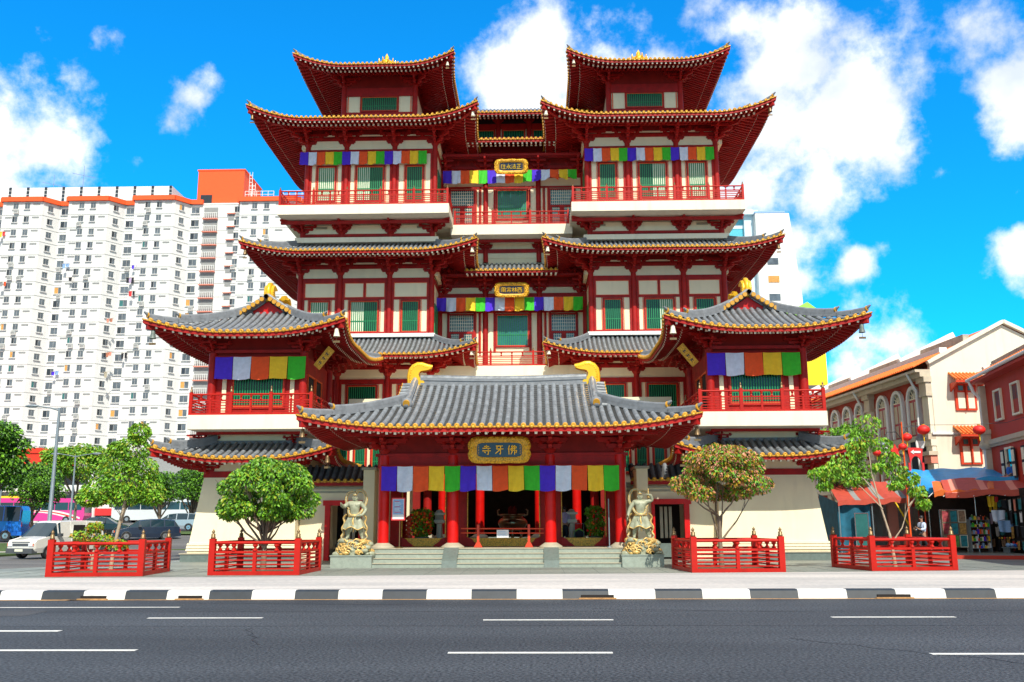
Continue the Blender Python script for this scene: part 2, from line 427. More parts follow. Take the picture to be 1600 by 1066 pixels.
def curl_ornament(parent, base, h, dirv, thick=.3):
    """gilt owl-tail ridge ornament: rises from the ridge end and curls back inwards"""
    b = Vector(base); d = Vector(dirv).normalized(); sd = d.cross(Vector((0,0,1)))
    o = MB()
    outer = [(-.30,0),(-.32,.25),(-.33,.5),(-.28,.74),(-.16,.9),(.02,.985),(.2,.98),(.42,.90),(.62,.86),(.60,.78),(.42,.73),(.22,.71),(.12,.66),(.06,.55),(.09,.42),(.2,.28),(.33,.2),(.36,0)]
    pts = [b + d*(u*h) + Vector((0,0,v*h)) for u, v in outer]; n = len(pts)
    cen = sum(pts, Vector())/n
    def lay(off, sc): return [cen + (p-cen)*sc + sd*off for p in pts]
    rings = [lay(-thick*.5, .86), lay(-thick*.38, 1), lay(thick*.38, 1), lay(thick*.5, .86)]
    vs = [v for r_ in rings for v in r_]
    fs = [tuple(range(n))[::-1], tuple(range(3*n, 4*n))]
    for k in range(3):
        for i in range(n): fs.append((k*n+i, k*n+(i+1)%n, (k+1)*n+(i+1)%n, (k+1)*n+i))
    o.add(vs, fs, 'gold')
    # scale ribs along the back and a studded spine
    spine = pts[0:9]
    for i in range(len(spine)-1):
        for q in (0, .5):
            p = spine[i].lerp(spine[i+1], q)
            for sg in (-1, 1): o.sphere(p*.86+cen*.14+sd*sg*thick*.46, h*.035, 'gold', 6, 4)
    o.tube([p + (p-cen).normalized()*.01 for p in spine], thick*.28, 'gold', 6)
    ob = o.build('ridge_ornament', parent); recalc(ob); return ob

# bracket clusters (one mesh per kind, shared)
BR = {}
def bracket_mesh(kind):
    if kind in BR: return BR[kind]
    o = MB(); m = 'red_wood'
    def arm(d, ln, z, th_=.165, hh=.20, back=True):
        d = Vector(d).normalized(); s = -ln if back else 0
        o.bar(d*s+Vector((0,0,z)), d*ln+Vector((0,0,z)), th_, hh, m)
        for q in ((-1, 1) if back else (1,)):
            e = d*ln*q
            o.bar(e*.99+Vector((0,0,z+.03)), e+d*q*.08+Vector((0,0,z+.07)), th_, hh*.8, m, w2=th_, h2=hh*.3)
            c = e*.92; o.lathe((c.x, c.y, z+hh*.5), [(.001,0),(.11,0),(.16,.08),(.16,.14),(.001,.14)], 'red_wood', 4, False)
    o.lathe((0,0,0), [(.001,0),(.17,0),(.26,.14),(.26,.24),(.001,.24)], m, 4, False)
    X = (1,0,0); Y = (0,-1,0)
    if kind == 'plain':
        arm(X, .45, .3); arm(Y, .5, .3, back=False); arm(X, .72, .58); arm(Y, .95, .58, back=False)
        o.bar((-.42,-.5,.58), (.42,-.5,.58), .12, .15, m); o.bar((-.6,-.9,.86), (.6,-.9,.86), .12, .15, m)
        arm(X, .95, .86); arm(Y, 1.35, .86, back=False)
        o.bar((0,.1,1.22), (0,-1.75,.82), .13, .17, m); o.bar((0,-.9,.86),(0,-.9,1.3), .14, .14, m)
        o.bar((0,-1.35,.9),(0,-1.35,1.25), .14, .14, m)
    elif kind == 'slab':
        arm(X, .35, .3); arm(Y, .4, .3, back=False); arm(X, .6, .54); arm(Y, .8, .54, back=False)
        o.bar((-.35,-.42,.54), (.35,-.42,.54), .12, .15, m); o.bar((-.5,-.8,.76), (.5,-.8,.76), .12, .15, m)
        o.bar((-.75,0,.78), (.75,0,.78), .13, .16, m); o.bar((0,0,.78), (0,-1.3,.78), .13, .16, m)
    else:
        for D_ in ((1,0,0),(0,-1,0)):
            arm(D_, .5, .3); arm(D_, .95, .58); arm(D_, 1.3, .86)
        dg = Vector((1,-1,0))
        arm(dg, .7, .3, back=False); arm(dg, 1.3, .58, back=False); arm(dg, 1.9, .86, back=False)
        o.bar((-.4,-.9,.86), (1.0,-.9,.86), .12, .15, m); o.bar((.9,-1.0,.86), (.9,.4,.86), .12, .15, m)
        o.bar((.1,-.1,1.25), (1.9,-1.9,1.0), .14, .2, m)
        o.bar((.9,-.9,.9), (.9,-.9,1.35), .16, .16, m); o.bar((.9,0,.9), (.9,0,1.3), .13, .13, m); o.bar((0,-.9,.9), (0,-.9,1.3), .13, .13, m)
    ob = o.build('bracket_set', fix=True); BR[kind] = ob.data
    ob.location = (0,0,0)
    bpy.data.objects.remove(ob); return BR[kind]
def bracket(parent, loc, kind='plain', sc=1.0, rz=0, mirror=False):
    me = bracket_mesh(kind)
    # mesh was centred on its own box: undo by storing the offset once
    o = bpy.data.objects.new('bracket_set', me); COL.objects.link(o); o.parent = parent
    o.location = Vector(loc) - worigin(parent); o.rotation_euler = (0,0,rz); o.scale = ((-sc if mirror else sc), sc, sc)
    return o

# windows, bays, railings, banners
def window(parent, x, y, z0, z1, w, half='', name='window', bars=None, deep='green_deep', face=-1, T=None):
    """green barred window in a red frame with an orange fillet; half: side whose blind is down"""
    f = MB(); f.T = T; h = .09; Y = y
    def bx(x0, x1, ya, yb, za, zb, m): f.box(x0, x1, Y-yb, Y-ya, za, zb, m)
    x0, x1 = x-w/2, x+w/2
    bx(x0-h, x0, 0, .10, z0-h, z1+h, 'red_wood'); bx(x1, x1+h, 0, .10, z0-h, z1+h, 'red_wood')
    bx(x0, x1, 0, .10, z1, z1+h, 'red_wood'); bx(x0, x1, 0, .12, z0-h, z0, 'red_wood')
    t = .035
    bx(x0, x0+t, 0, .075, z0, z1, 'orange_trim'); bx(x1-t, x1, 0, .075, z0, z1, 'orange_trim')
    bx(x0+t, x1-t, 0, .075, z1-t, z1, 'orange_trim'); bx(x0+t, x1-t, 0, .075, z0, z0+t, 'orange_trim')
    o = f.build(name, parent)
    g = MB(); g.T = T
    def gx(x0, x1, ya, yb, za, zb, m): g.box(x0, x1, Y-yb, Y-ya, za, zb, m)
    if half in 'LR' and half:
        mxx = x
        la, lb = ((x0+t, mxx), (mxx, x1-t)); m1, m2 = ('blind', deep) if half == 'L' else (deep, 'blind')
        gx(la[0], la[1], .004, .012, z0+t, z1-t, m1); gx(lb[0], lb[1], .004, .012, z0+t, z1-t, m2)
    else: gx(x0+t, x1-t, .004, .012, z0+t, z1-t, 'blind' if half == 'A' else deep)
    g.build('pane', o)
    b = MB(); b.T = T
    n = bars or max(6, int(w/.13)); 
    for i in range(n):
        c = x0+t + (w-2*t)*(i+.5)/n; ww = (w-2*t)/n*.22
        b.box(c-ww, c+ww, Y-.055, Y-.025, z0+t, z1-t, 'green')
    b.box(x0+t, x1-t, Y-.05, Y-.03, z0+(z1-z0)*.36-.03, z0+(z1-z0)*.36+.02, 'green')
    b.build('window_bars', o)
    return o
def lattice_door(parent, x, y, z0, z1, w):
    f = MB(); x0, x1 = x-w/2, x+w/2; zt = z0+(z1-z0)*.62
    for a_, b_, c_, d_ in ((x0-.09, x0, z0, z1+.09), (x1, x1+.09, z0, z1+.09), (x0, x1, z1, z1+.09), (x0, x1, zt-.07, zt+.07), (x-.05, x+.05, z0, zt-.07)):
        f.box(a_, b_, y-.10, y, c_, d_, 'red_wood')
    for (a_, b_) in ((x0, x-.05), (x+.05, x1)):
        f.box(a_, b_, y-.07, y, z0, z0+.5, 'red_wood')
        f.box(a_, a_+.1, y-.08, y, z0+.5, zt-.07, 'red_wood'); f.box(b_-.1, b_, y-.08, y, z0+.5, zt-.07, 'red_wood')
    o = f.build('door', parent)
    g = MB(); g.box(x0, x1, y-.012, y-.004, z0, z1, 'glass_teal'); g.build('pane', o)
    l = MB()
    n = int(w/.13)
    for i in range(n+1): c = x0+w*i/n; l.box(c-.012, c+.012, y-.05, y-.03, zt+.07, z1, 'tip')
    for i in range(5): c = zt+.07+(z1-zt-.07)*(i+.5)/5; l.box(x0, x1, y-.055, y-.035, c-.012, c+.012, 'tip')
    for (a_, b_) in ((x0+.1, x-.15), (x+.15, x1-.1)):
        for i in range(4): c = a_+(b_-a_)*(i+.5)/4; l.box(c-.01, c+.01, y-.05, y-.03, z0+.5, zt-.07, 'tip')
        for i in range(7): c = z0+.5+(zt-.07-z0-.5)*(i+.5)/7; l.box(a_, b_, y-.055, y-.035, c-.01, c+.01, 'tip')
    l.build('lattice', o)
    return o

def rail_section(mb, fin, A, B, z0, h, nsub=2, post=.16, ends=(1, 1), low='louver', posth=1.0, mr='red_rail', finh=.3):
    """one railing run from A to B (xy tuples): round top rail, middle rail, louvred lower half, posts with brass finials"""
    A = Vector((A[0], A[1], 0)); B = Vector((B[0], B[1], 0)); d = (B-A); Ln = d.length; d.normalize()
    def P(s, z): return A + d*s + Vector((0,0,z0+z))
    mb.bar(P(0, h*.055), P(Ln, h*.055), post*.9, h*.11, mr)                       # sill
    mb.tube([P(0, h*.93), P(Ln, h*.93)], h*.045, mr, 8)                             # top rail
    mb.bar(P(0, h*.66), P(Ln, h*.66), post*.45, h*.065, mr)                       # middle rail
    for i in range(4):
        z = h*(.18+.125*i); mb.bar(P(0, z), P(Ln, z), post*.5, h*.035, mr)
    n = nsub
    for i in range(1, n):
        s = Ln*i/n; mb.bar(P(s, h*.1), P(s, h*.66), post*.6, post*.62, mr)
    for i in range(1, 2*n):
        s = Ln*i/(2*n)
        c = P(s, h*.69); mb.lathe(c, [(post*.42, 0),(post*.42,h*.03),(post*.22,h*.07),(post*.22,h*.10),(post*.45,h*.15),(post*.45,h*.2)], mr, 6, False)
    for q, s in ((0, 0), (1, Ln)):
        if not ends[q]: continue
        c = P(s, 0)
        mb.bar(c, c+Vector((0,0,h*posth*1.02)), post, post, mr, upv=(d.x, d.y, 0))
        f = c+Vector((0,0,h*posth*1.02)); k = finh
        fin.lathe(f, [(.001,0),(post*.42,0),(post*.44,k*.18),(post*.36,k*.22),(post*.38,k*.45),(post*.28,k*.5),(post*.14,k*.56),(post*.3,k*.66),(post*.26,k*.78),(post*.1,k*.88),(.004,k)], 'brass', 8)

FL = ['flag_blue', 'flag_white', 'flag_orange', 'flag_yellow', 'flag_green']
def rail_run(parent, P, z0, h, nsub=2, post=.13, ends=(1, 1), finh=.2):
    """railing through the points P, one part per panel, each with its finials"""
    for i in range(len(P)-1):
        r = MB(); last = i == len(P)-2
        fa, fb = MB(), MB()
        class _F:   # send each post's finial to its own mesh
            n = 0
            def lathe(s, c, *a): (fa if s.n == 0 else fb).lathe(c, *a); s.n += 1
        rail_section(r, _F(), P[i], P[i+1], z0, h, nsub, post, (ends[0] if i == 0 else 1, ends[1] if last else 0), finh=finh)
        ro = r.build('railing', parent)
        for q in (fa, fb):
            if q.v: q.build('finial', ro)
def banner(name, x0, x1, y, z0, z1, n, label, tilt=0.0, droop=None):
    root = thing(name, ((x0+x1)/2, y, z0), label, 'flag banner', 'rows of five coloured cloth flags hung on the temple')
    w = (x1-x0)/n; r_ = random.Random(n*100+int(x0*10))
    for i in range(n):
        f = MB(); ph = r_.uniform(0, 6); am = r_.uniform(.03, .06); sk = r_.uniform(-.02, .02)
        lift = droop(i) if droop else (0, 0)
        def P(u, v):
            xx = x0+w*(i+.015+.97*u)
            yy = y - .04 - am*sin(u*9+ph+v*2.5)*(.25+.75*v) - .02*sin(u*21+ph*2+v*3)*v - .06*v*v*sin(pi*u)
            top = z1 - (1-abs(u-.5)*0)*0
            hgt = (z1-z0)*(1-lift[0]*(.4+.6*u if lift[1] > 0 else 1-.6*u)) if lift[0] else (z1-z0)
            zz = top - .02*sin(pi*u) - hgt*v - (.04*sin(u*pi*1.0+ph*.2)*v*(1 if i % 3 else -.5))
            return (xx+sk*v, yy, zz)
        f.grid(P, 8, 10, FL[i % 5]); f.build('flag', root)
    rod = MB(); rod.cyl((x0-.05, y-.03, z1+.02), (x1+.05, y-.03, z1+.02), .02, .02, 'red_wood', 6); rod.build('rod', root)
    return root
# ------------------------------------------------------------ the main temple
temple = thing('temple', (0, 56, 0), 'towering red and cream temple with stacked curved roofs and two corner towers', 'temple')
TP = temple
def columns(parent, xs, y, z0, z1, r=.17, m='red_wood', base=False):
    for x in xs:
        c = MB(); c.cyl((x, y, z0), (x, y, z1), r, r*.96, m, 14)
        if base: c.lathe((x, y, z0), [(r*1.9, -.04), (r*1.9, .03), (r*1.5, .12), (r*1.05, .17)], 'granite_edge', 14)
        c.build('column', parent)

def tower_storey(sg, y, cols, z0, ztop, zwin0, zwin1, wspec, transom=True):
    """cream infill wall, red posts and beams of one tower storey; cols are distances from the temple axis"""
    w = MB()
    xi, xo = cols[-1], cols[0]
    X = sorted([sg*xi, sg*xo]); 
    w.box(X[0], X[1], y, y+.25, z0, ztop, 'cream')
    # return walls of the tower towards the middle and outer side
    for xx in X: w.box(xx-.1, xx+.1, y+.25, y+8.5, z0, ztop, 'cream')
    w.build('wall', TP)
    b = MB()
    for i in range(len(cols)-1):
        a_, c_ = sorted((sg*cols[i], sg*cols[i+1])); a_ += .17; c_ -= .17
        b.box(a_, c_, y-.07, y, ztop-.48, ztop-.18, 'red_wood')          # lintel
        b.box(a_, c_, y-.14, y, z0, z0+.12, 'red_wood')
        b.box(a_, a_+.12, y-.06, y, z0, ztop-.48, 'red_wood'); b.box(c_-.12, c_, y-.06, y, z0, ztop-.48, 'red_wood')
        if transom:
            b.box(a_, c_, y-.065, y-.001, zwin1+.12, zwin1+.26, 'red_wood')
            if i == 1: b.box((a_+c_)/2-.06, (a_+c_)/2+.06, y-.06, y-.001, zwin1+.26, ztop-.48, 'red_wood')
            mm = ((a_+.12, c_-.12),) if i != 1 else ((a_+.12, (a_+c_)/2-.06), ((a_+c_)/2+.06, c_-.12))
            for p0, p1 in mm:
                t = .03; za, zb = zwin1+.26, ztop-.48
                b.box(p0, p0+t, y-.045, y, za, zb, 'orange_trim'); b.box(p1-t, p1, y-.045, y, za, zb, 'orange_trim')
                b.box(p0+t, p1-t, y-.045, y, zb-t, zb, 'orange_trim'); b.box(p0+t, p1-t, y-.045, y, za, za+t, 'orange_trim')
        ww = wspec[i][0]; cx = (a_+c_)/2
        for q in (-1, 1):   # slim orange fillets beside the cream strips
            xx = cx+q*(ww/2+.11+.035); b.box(xx-.02, xx+.02, y-.04, y, z0+.12, zwin1+.12, 'orange_trim')
    # side beam and fillets on the inner return wall
    xin = X[0] if sg > 0 else X[1]; s_ = -1 if sg > 0 else 1
    xa, xb = sorted((xin+s_*.1, xin+s_*.16))
    for zz0, zz1, m in ((ztop-.48, ztop-.18, 'red_wood'), (z0, z0+.12, 'red_wood')): b.box(xa, xb, y+.3, y+3, zz0, zz1, m)
    xa2, xb2 = sorted((xin+s_*.1, xin+s_*.15)); b.box(xa2, xb2, y+.6, y+2.4, zwin0, zwin1, 'green')
    b.build('timber_frame', TP)
    for i in range(len(cols)-1):
        cx = sg*(cols[i]+cols[i+1])/2; ww, hf = wspec[i]
        if sg > 0 and hf in 'LR' and hf: hf = {'L': 'R', 'R': 'L'}[hf]
        window(TP, cx, y, zwin0, zwin1, ww, hf)
    columns(TP, [sg*c for c in cols], y-.02, z0, ztop, .17)

for sg in (-1, 1):
    TC = 9.1*sg
    # level 1
    cols1 = [13.2, 10.7, 7.6, 4.95]
    tower_storey(sg, 56, cols1, 4, 10.6, 8.3, 10.0, [(1.2, ''), (1.75, ''), (1.2, '')], False)
    tower_storey(sg, 56, cols1, 13.25, 17.0, 13.38, 15.32, [(1.15, 'A' if sg < 0 else ''), (1.72, 'L'), (1.05, '')], True)
    t3 = [13.05, 10.55, 7.45, 4.85]
    tower_storey(sg, 56, t3, 21.0, 25.55, 21.9, 24.2, [(1.1, 'A'), (1.7, 'L'), (1.05, '')], False)
    # tier roofs
    for z_, d, Hh, Uu, zm, wi, kk in ((11.5, 2.9, 1.55, .62, 'roof', 2.9, 0), (17.86, 2.9, 1.22, .62, 'roof', 2.9, 1), (26.38, 4.2, 1.4, .85, 'roof', 3.1, 2)):
        a_ = 6.93
        make_roof('roof', TP, TC, 53.25+6.93, a_, 6.93, z_, Hh, Uu, 3.6, .29, .085, inset=d, F=.25, wall_in=wi, ribsides='F' + ('R' if sg < 0 else 'L') + ('L' if sg < 0 else 'R'), rows=(.1, .75), th=.2)
    # plaster ledges above the tile skirts
    l = MB()
    X = sorted((sg*4.7, sg*13.45))
    l.box(X[0], X[1], 55.72, 56, 13.02, 13.24, 'white'); l.build('plaster_ledge', TP); l = MB()
    l.box(X[0]-.15, X[1]+.15, 55.7, 64, 19.1, 19.42, 'cream_band')
    l.box(X[0]+.2, X[1]-.2, 56, 64, 19.42, 20.3, 'cream')
    l.box(X[0], X[1], 55.86, 64, 17.0, 19.2, 'red_dark') if False else None
    l.build('plaster_ledge', TP)
    b = MB()
    b.box(X[0]+.1, X[1]-.1, 55.9, 56, 19.55, 19.70, 'red_wood'); b.box(X[0]+.1, X[1]-.1, 55.93, 56, 19.42, 19.55, 'red_dark')
    b.box(X[0]-.9, X[1]+.9, 55.0, 55.18, 20.1, 20.3, 'red_wood')
    for c in cols1: b.cyl((sg*c, 55.95, 19.42), (sg*c, 55.95, 19.9), .16, .16, 'red_wood', 10)
    for c in (12.0, 5.6):   # vents
        for i in range(4): b.box(sg*c-.35, sg*c+.35, 55.94, 56, 20.06-.0+i*.04, 20.085+i*.04, 'granite_edge')
    b.build('timber_frame', TP)
    for c in (10.7, 7.6): bracket(TP, (sg*c, 55.95, 19.62), 'slab', .88)
    bracket(TP, (sg*13.15, 55.95, 19.66), 'corner', .62, 0, sg < 0); bracket(TP, (sg*4.98, 55.95, 19.66), 'corner', .62, 0, sg > 0)
    # infill and rails behind the bracket sets
    for zt in (17.0, 25.55, 10.6):
        f = MB()
        f.box(X[0]+.1, X[1]-.1, 55.97, 56.25, zt, zt+.42, 'cream'); f.box(X[0]+.1, X[1]-.1, 55.9, 56.2, zt+.42, zt+.6, 'red_wood')
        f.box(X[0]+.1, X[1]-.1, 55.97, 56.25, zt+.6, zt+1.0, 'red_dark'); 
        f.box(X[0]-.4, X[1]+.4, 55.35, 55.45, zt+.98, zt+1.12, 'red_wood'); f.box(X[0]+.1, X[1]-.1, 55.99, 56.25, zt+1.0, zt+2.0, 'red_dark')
        f.box(X[0]-.6, X[1]+.6, 54.75, 54.85, zt+.86, zt+1.0, 'red_wood')
        f.box(X[0]+.1, X[1]-.1, 55.93, 55.97, zt+.72, zt+.82, 'cream')
        for xx in X:
            f.box(xx-.1, xx+.1, 56.25, 64.5, zt, zt+.42, 'cream'); f.box(xx-.13, xx+.13, 56.25, 64.5, zt+.42, zt+2.0, 'red_dark')
        f.build('frieze', TP)
    for zt in (17.0, 25.55, 10.6):
        for c in ((10.7, 7.6) if zt < 20 else (10.55, 7.45)): bracket(TP, (sg*c, 55.95, zt), 'plain', 1.02)
        cc = (13.2, 4.95) if zt < 20 else (13.05, 4.85)
        bracket(TP, (sg*cc[0], 55.95, zt), 'corner', .95, 0, sg < 0); bracket(TP, (sg*cc[1], 55.95, zt), 'corner', .95, 0, sg > 0)
        for yy in (58.6, 61.2, 63.8):
            bracket(TP, (sg*cc[0], yy, zt), 'plain', .95, sg*pi/2); bracket(TP, (sg*cc[1], yy, zt), 'plain', .95, -sg*pi/2)
        for yy in (59.5, 62.5): columns(TP, [sg*cc[1], sg*cc[0]], yy, zt-4, zt, .15)
    # balcony of the third storey
    s = MB(); X2 = sorted((sg*3.75, sg*14.3))
    s.box(X2[0], X2[1], 54.0, 65, 20.38, 20.98, 'cream_band'); s.build('balcony_slab', TP)
    xs = [X2[0]+.1 + (X2[1]-X2[0]-.2)*i/5 for i in range(6)]
    rail_run(TP, [(x_, 54.12) for x_ in xs], 20.98, 1.0)
    xi = sg*3.85; xo = sg*14.2
    rail_run(TP, [(xi, 54.12), (xi, 57.3)], 20.98, 1.0, ends=(0, 0)); rail_run(TP, [(xo, 54.12), (xo, 57.5)], 20.98, 1.0, ends=(0, 1))
    # top storey
    yc, xc = 61.2, 9.0*sg; yw = 58.7
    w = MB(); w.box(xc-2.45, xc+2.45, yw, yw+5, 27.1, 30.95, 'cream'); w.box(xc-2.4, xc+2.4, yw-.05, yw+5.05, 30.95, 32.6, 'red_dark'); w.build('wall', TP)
    b = MB()
    b.box(xc-2.45, xc+2.45, yw-.12, yw-.05, 30.35, 30.95, 'red_wood'); b.box(xc-2.3, xc+2.3, yw-.5, yw-.38, 31.75, 31.87, 'red_wood')
    b.box(xc-2.4, xc+2.4, yw-.06, yw, 29.0, 29.2, 'red_wood')
    for q in (-1, 1):
        for xx in (xc+q*1.3, xc+q*2.15): b.box(xx-.03, xx+.03, yw-.05, yw, 29.2, 30.35, 'orange_trim')
    b.build('timber_frame', TP)
    window(TP, xc, yw, 29.3, 30.3, 2.45, '')
    columns(TP, (xc-2.42, xc+2.42), yw-.03, 28, 31.0, .19)
    for q in (-1, 1): bracket(TP, (xc+q*2.42, yw-.05, 30.95), 'corner', .8, 0, q < 0)
    rf = make_roof('roof', TP, xc, yc, 5.08, 5.08, 31.45, 2.1, .75, 3.2, .29, .085, F=.25, wall_in=2.75, ribsides='FLR', rows=(.1, .75), th=.2)
    g = MB(); g.T = Matrix.Translation((0, 0, -.75)); g.lathe((xc, yc, 34.1), [(.001,0),(.5,.02),(.55,.2),(.35,.32),(.3,.45),(.5,.6),(.45,.85),(.22,1.02),(.1,1.12),(.16,1.22),(.03,1.5),(.001,1.55)], 'gold', 14)
    for k in range(10):
        a_ = 2*pi*k/10; g.tube([(xc+.3*cos(a_), yc+.3*sin(a_), 34.6), (xc+.6*cos(a_), yc+.6*sin(a_), 34.8), (xc+.62*cos(a_), yc+.62*sin(a_), 35.1)], [.08,.09,.02], 'gold', 5)
    g.build('finial', rf['obj'])

# ---- middle range between the towers
cw = MB()
cw.box(-4.8, 4.8, 59, 59.3, 5, 11, 'cream'); cw.box(-4.8, 4.8, 59, 59.3, 11, 16.9, 'cream'); cw.box(-4.8, 4.8, 59, 59.3, 18.9, 25.0, 'cream')
cw.box(-4.9, 4.9, 59.05, 66, 16.9, 18.9, 'cream'); cw.box(-4.9, 4.9, 59.05, 62, 25.0, 27.4, 'red_dark')
cw.build('wall', TP)
cf = MB()
for z0, z1, zw in ((12.6, 16.4, 15.1), (21.0, 24.6, 23.65)):
    cf.box(-4.8, 4.8, 58.93, 59, z1-.15, z1+.1, 'red_wood')
    for q in (-1, 1):
        for xx in (q*1.12+q*.06, q*2.15, q*2.45, q*4.2):
            cf.box(xx-.06, xx+.06, 58.94, 59, z0, zw+.1, 'red_wood')
            cf.box(xx-q*.09-.02, xx-q*.09+.02, 58.96, 59, z0, zw+.1, 'orange_trim')
    cf.box(-4.8, 4.8, 58.92, 59, zw+.1, zw+.22, 'red_wood')
for zt in (16.5, 24.7, 9.2):
    cf.box(-4.8, 4.8, 58.9, 59, zt+.42, zt+.6, 'red_wood'); cf.box(-4.8, 4.8, 58.9, 58.99, zt+.6, zt+1.6, 'red_dark')
    cf.box(-4.7, 4.7, 58.3, 58.4, zt+.95, zt+1.08, 'red_wood'); cf.box(-4.7, 4.7, 57.7, 57.8, zt+.86, zt+1.0, 'red_wood')
cf.box(-4.8, 4.8, 58.9, 59, 19.25, 19.5, 'red_wood'); cf.box(-4.8, 4.8, 58.0, 58.15, 19.72, 19.88, 'red_wood')
for q in (-1.76, 1.76): cf.cyl((q, 58.95, 18.6), (q, 58.95, 19.4), .16, .16, 'red_wood', 10)
cf.build('timber_frame', TP)
columns(TP, (-1.76, 1.76, -4.75, 4.75), 58.97, 11.4, 16.6, .18); columns(TP, (-1.76, 1.76, -4.75, 4.75), 58.97, 20.6, 24.8, .17)
window(TP, 0, 59, 13.0, 15.05, 2.05, '', bars=15, deep='glass_teal'); window(TP, 0, 59, 21.6, 23.6, 2.0, '', bars=15, deep='glass_teal')
for q in (-3.32, 3.32):
    lattice_door(TP, q, 59, 12.0, 15.05, 1.55); lattice_door(TP, q, 59, 20.6, 23.6, 1.5)
for zt, kd, sc in ((16.5, 'plain', .85), (24.7, 'plain', .85), (9.2, 'slab', .9), (19.3, 'slab', .62)):
    for q in (-1.76, 1.76, -4.4, 4.4): bracket(TP, (q, 58.95, zt), kd, sc)
make_roof('roof', TP, 0, 56.5+5, 2.95, 5, 17.42, 1.05, 0, 1, .29, .085, inset=2.4, wall_in=2.5, nocorner=True, sides='F', rows=(.1, .7), th=.2)
make_roof('roof', TP, 0, 56.8+5, 2.95, 5, 26.33, 1.4, 0, 1, .29, .085, inset=3.2, wall_in=2.4, nocorner=True, sides='F', rows=(.1, .7), th=.2)
s = MB(); s.box(-3.9, 3.9, 57.0, 59, 19.92, 20.58, 'cream_band'); s.build('balcony_slab', TP)
s = MB(); s.box(-4.75, 4.75, 57.0, 59, 10.55, 11.38, 'cream_band'); s.build('balcony_slab', TP)
for z_, X_ in ((20.58, 3.65), (11.38, 4.0)):
    rail_run(TP, [(-X_+2*X_*i/3, 57.12) for i in range(4)], z_, .95)
# raised hall behind
h = MB(); h.box(-5.5, 5.5, 65, 78, 20, 32.0, 'cream'); h.box(-14, 14, 64, 84, 0, 27, 'cream'); h.box(-13, 13, 64, 84, 27, 27.6, 'red_dark'); h.build('rear_hall', TP)
h = MB(); h.box(-5, 5, 64.92, 65, 30.65, 31.05, 'red_wood')
h.box(-5, 5, 64.9, 65, 31.05, 31.6, 'dark'); h.box(-5, 5, 64.0, 64.1, 31.35, 31.5, 'red_wood'); h.build('timber_frame', TP)
for q in (-1.15, 1.15): columns(TP, (q,), 64.95, 28.5, 31.3, .19); bracket(TP, (q, 64.9, 30.95), 'slab', .6)
for q in (-2.25, 0, 2.25): window(TP, q, 65, 29.3, 30.55, 1.6, '')
make_roof('roof', TP, 0, 62.2+9, 5.5, 9, 30.75, 3.0, 0, 1, .29, .085, inset=6, wall_in=2.8, nocorner=True, sides='F', rows=(.1, .8), th=.2)

# ground floor of the main hall, with the open shrine hall in the middle
gw = MB()
for q in (-1, 1):
    X = sorted((q*5.0, q*5.4)); gw.box(X[0], X[1], 52, 52.3, 0, 8.6, 'red_dark'); X = sorted((q*2.5, q*2.75)); gw.box(X[0], X[1], 52, 52.3, 0, 4.6, 'red_dark')
    X = sorted((q*5.4, q*14)); gw.box(X[0], X[1], 53.5, 53.8, 0, 8.2, 'cream')
gw.box(-5.0, 5.0, 52, 52.3, 4.6, 8.6, 'red_dark'); gw.box(-9, 9, 51.4, 59, 8.2, 8.6, 'cream')
gw.box(-14, 14, 53.8, 56, 8.0, 8.3, 'cream')
gw.build('wall', TP)
iw = MB()
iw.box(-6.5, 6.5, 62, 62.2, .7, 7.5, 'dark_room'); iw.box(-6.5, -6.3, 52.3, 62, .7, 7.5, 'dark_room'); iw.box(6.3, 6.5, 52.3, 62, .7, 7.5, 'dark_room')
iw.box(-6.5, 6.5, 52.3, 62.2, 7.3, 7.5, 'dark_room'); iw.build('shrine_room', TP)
fl = MB(); fl.box(-6.5, 6.5, 50.2, 62, 0, .95, 'granite')
for i in range(3): fl.box(-6, 6, 49.1+.35*i, 50.2, .004 + (0 if i == 0 else .72+.07*i-.07), .74+.07*i, 'granite')
fl.build('hall_platform', TP)
columns(TP, (-3.63, -1.6, 1.6, 3.63), 50.9, 1.0, 6.4, .24, 'red_col', True); columns(TP, (-4.75, 4.75), 53.5, 1.0, 6.4, .24, 'red_wood', True)
# ------------------------------------------------------------ entrance gate
gate = thing('entrance_gate', (0, 38, 0), 'grey-tiled red entrance gate with golden ridge ends, standing on stone steps', 'gate')
st = MB()
for i in range(4):
    yf = 37.7+.3*i; z1 = .185*(i+1)
    st.box(-5.75, 5.75, yf, 38.6+.001 if i < 3 else 45.6, z1-.185, z1-.03, 'granite')
    st.box(-5.75, 5.75, yf-.03, 38.6+.002 if i < 3 else 45.6, z1-.03, z1, 'granite_edge')
st.build('steps', gate)
for q in (-2.03, 2.03):
    c = MB(); c.prism([(37.62, 0), (38.85, 0), (38.85, .76), (38.6, .76), (37.68, .28)], 'x', q-.3, q+.3, 'granite_dark')
    o = c.build('step_cheek', gate); recalc(o)
for q in (-4.93, -2.03, 2.03, 4.93):
    c = MB(); c.cyl((q, 39.2, .85), (q, 39.2, 4.55), .235, .225, 'red_col', 20); o = c.build('column', gate)
    b = MB(); b.lathe((q, 39.2, .745), [(.5,0),(.5,.05),(.42,.1),(.26,.2)], 'granite_edge', 4, False) if False else b.lathe((q, 39.2, .745), [(.48,0),(.48,.05),(.40,.1),(.25,.2)], 'granite_edge', 20)
    b.build('base_stone', o)
for q in (-4.93, 4.93):
    c = MB(); c.cyl((q, 44.6, .75), (q, 44.6, 4.6), .22, .22, 'red_col', 16); c.lathe((q, 44.6, .745), [(.46,0),(.46,.06),(.25,.2)], 'granite_edge', 16); c.build('column', gate)
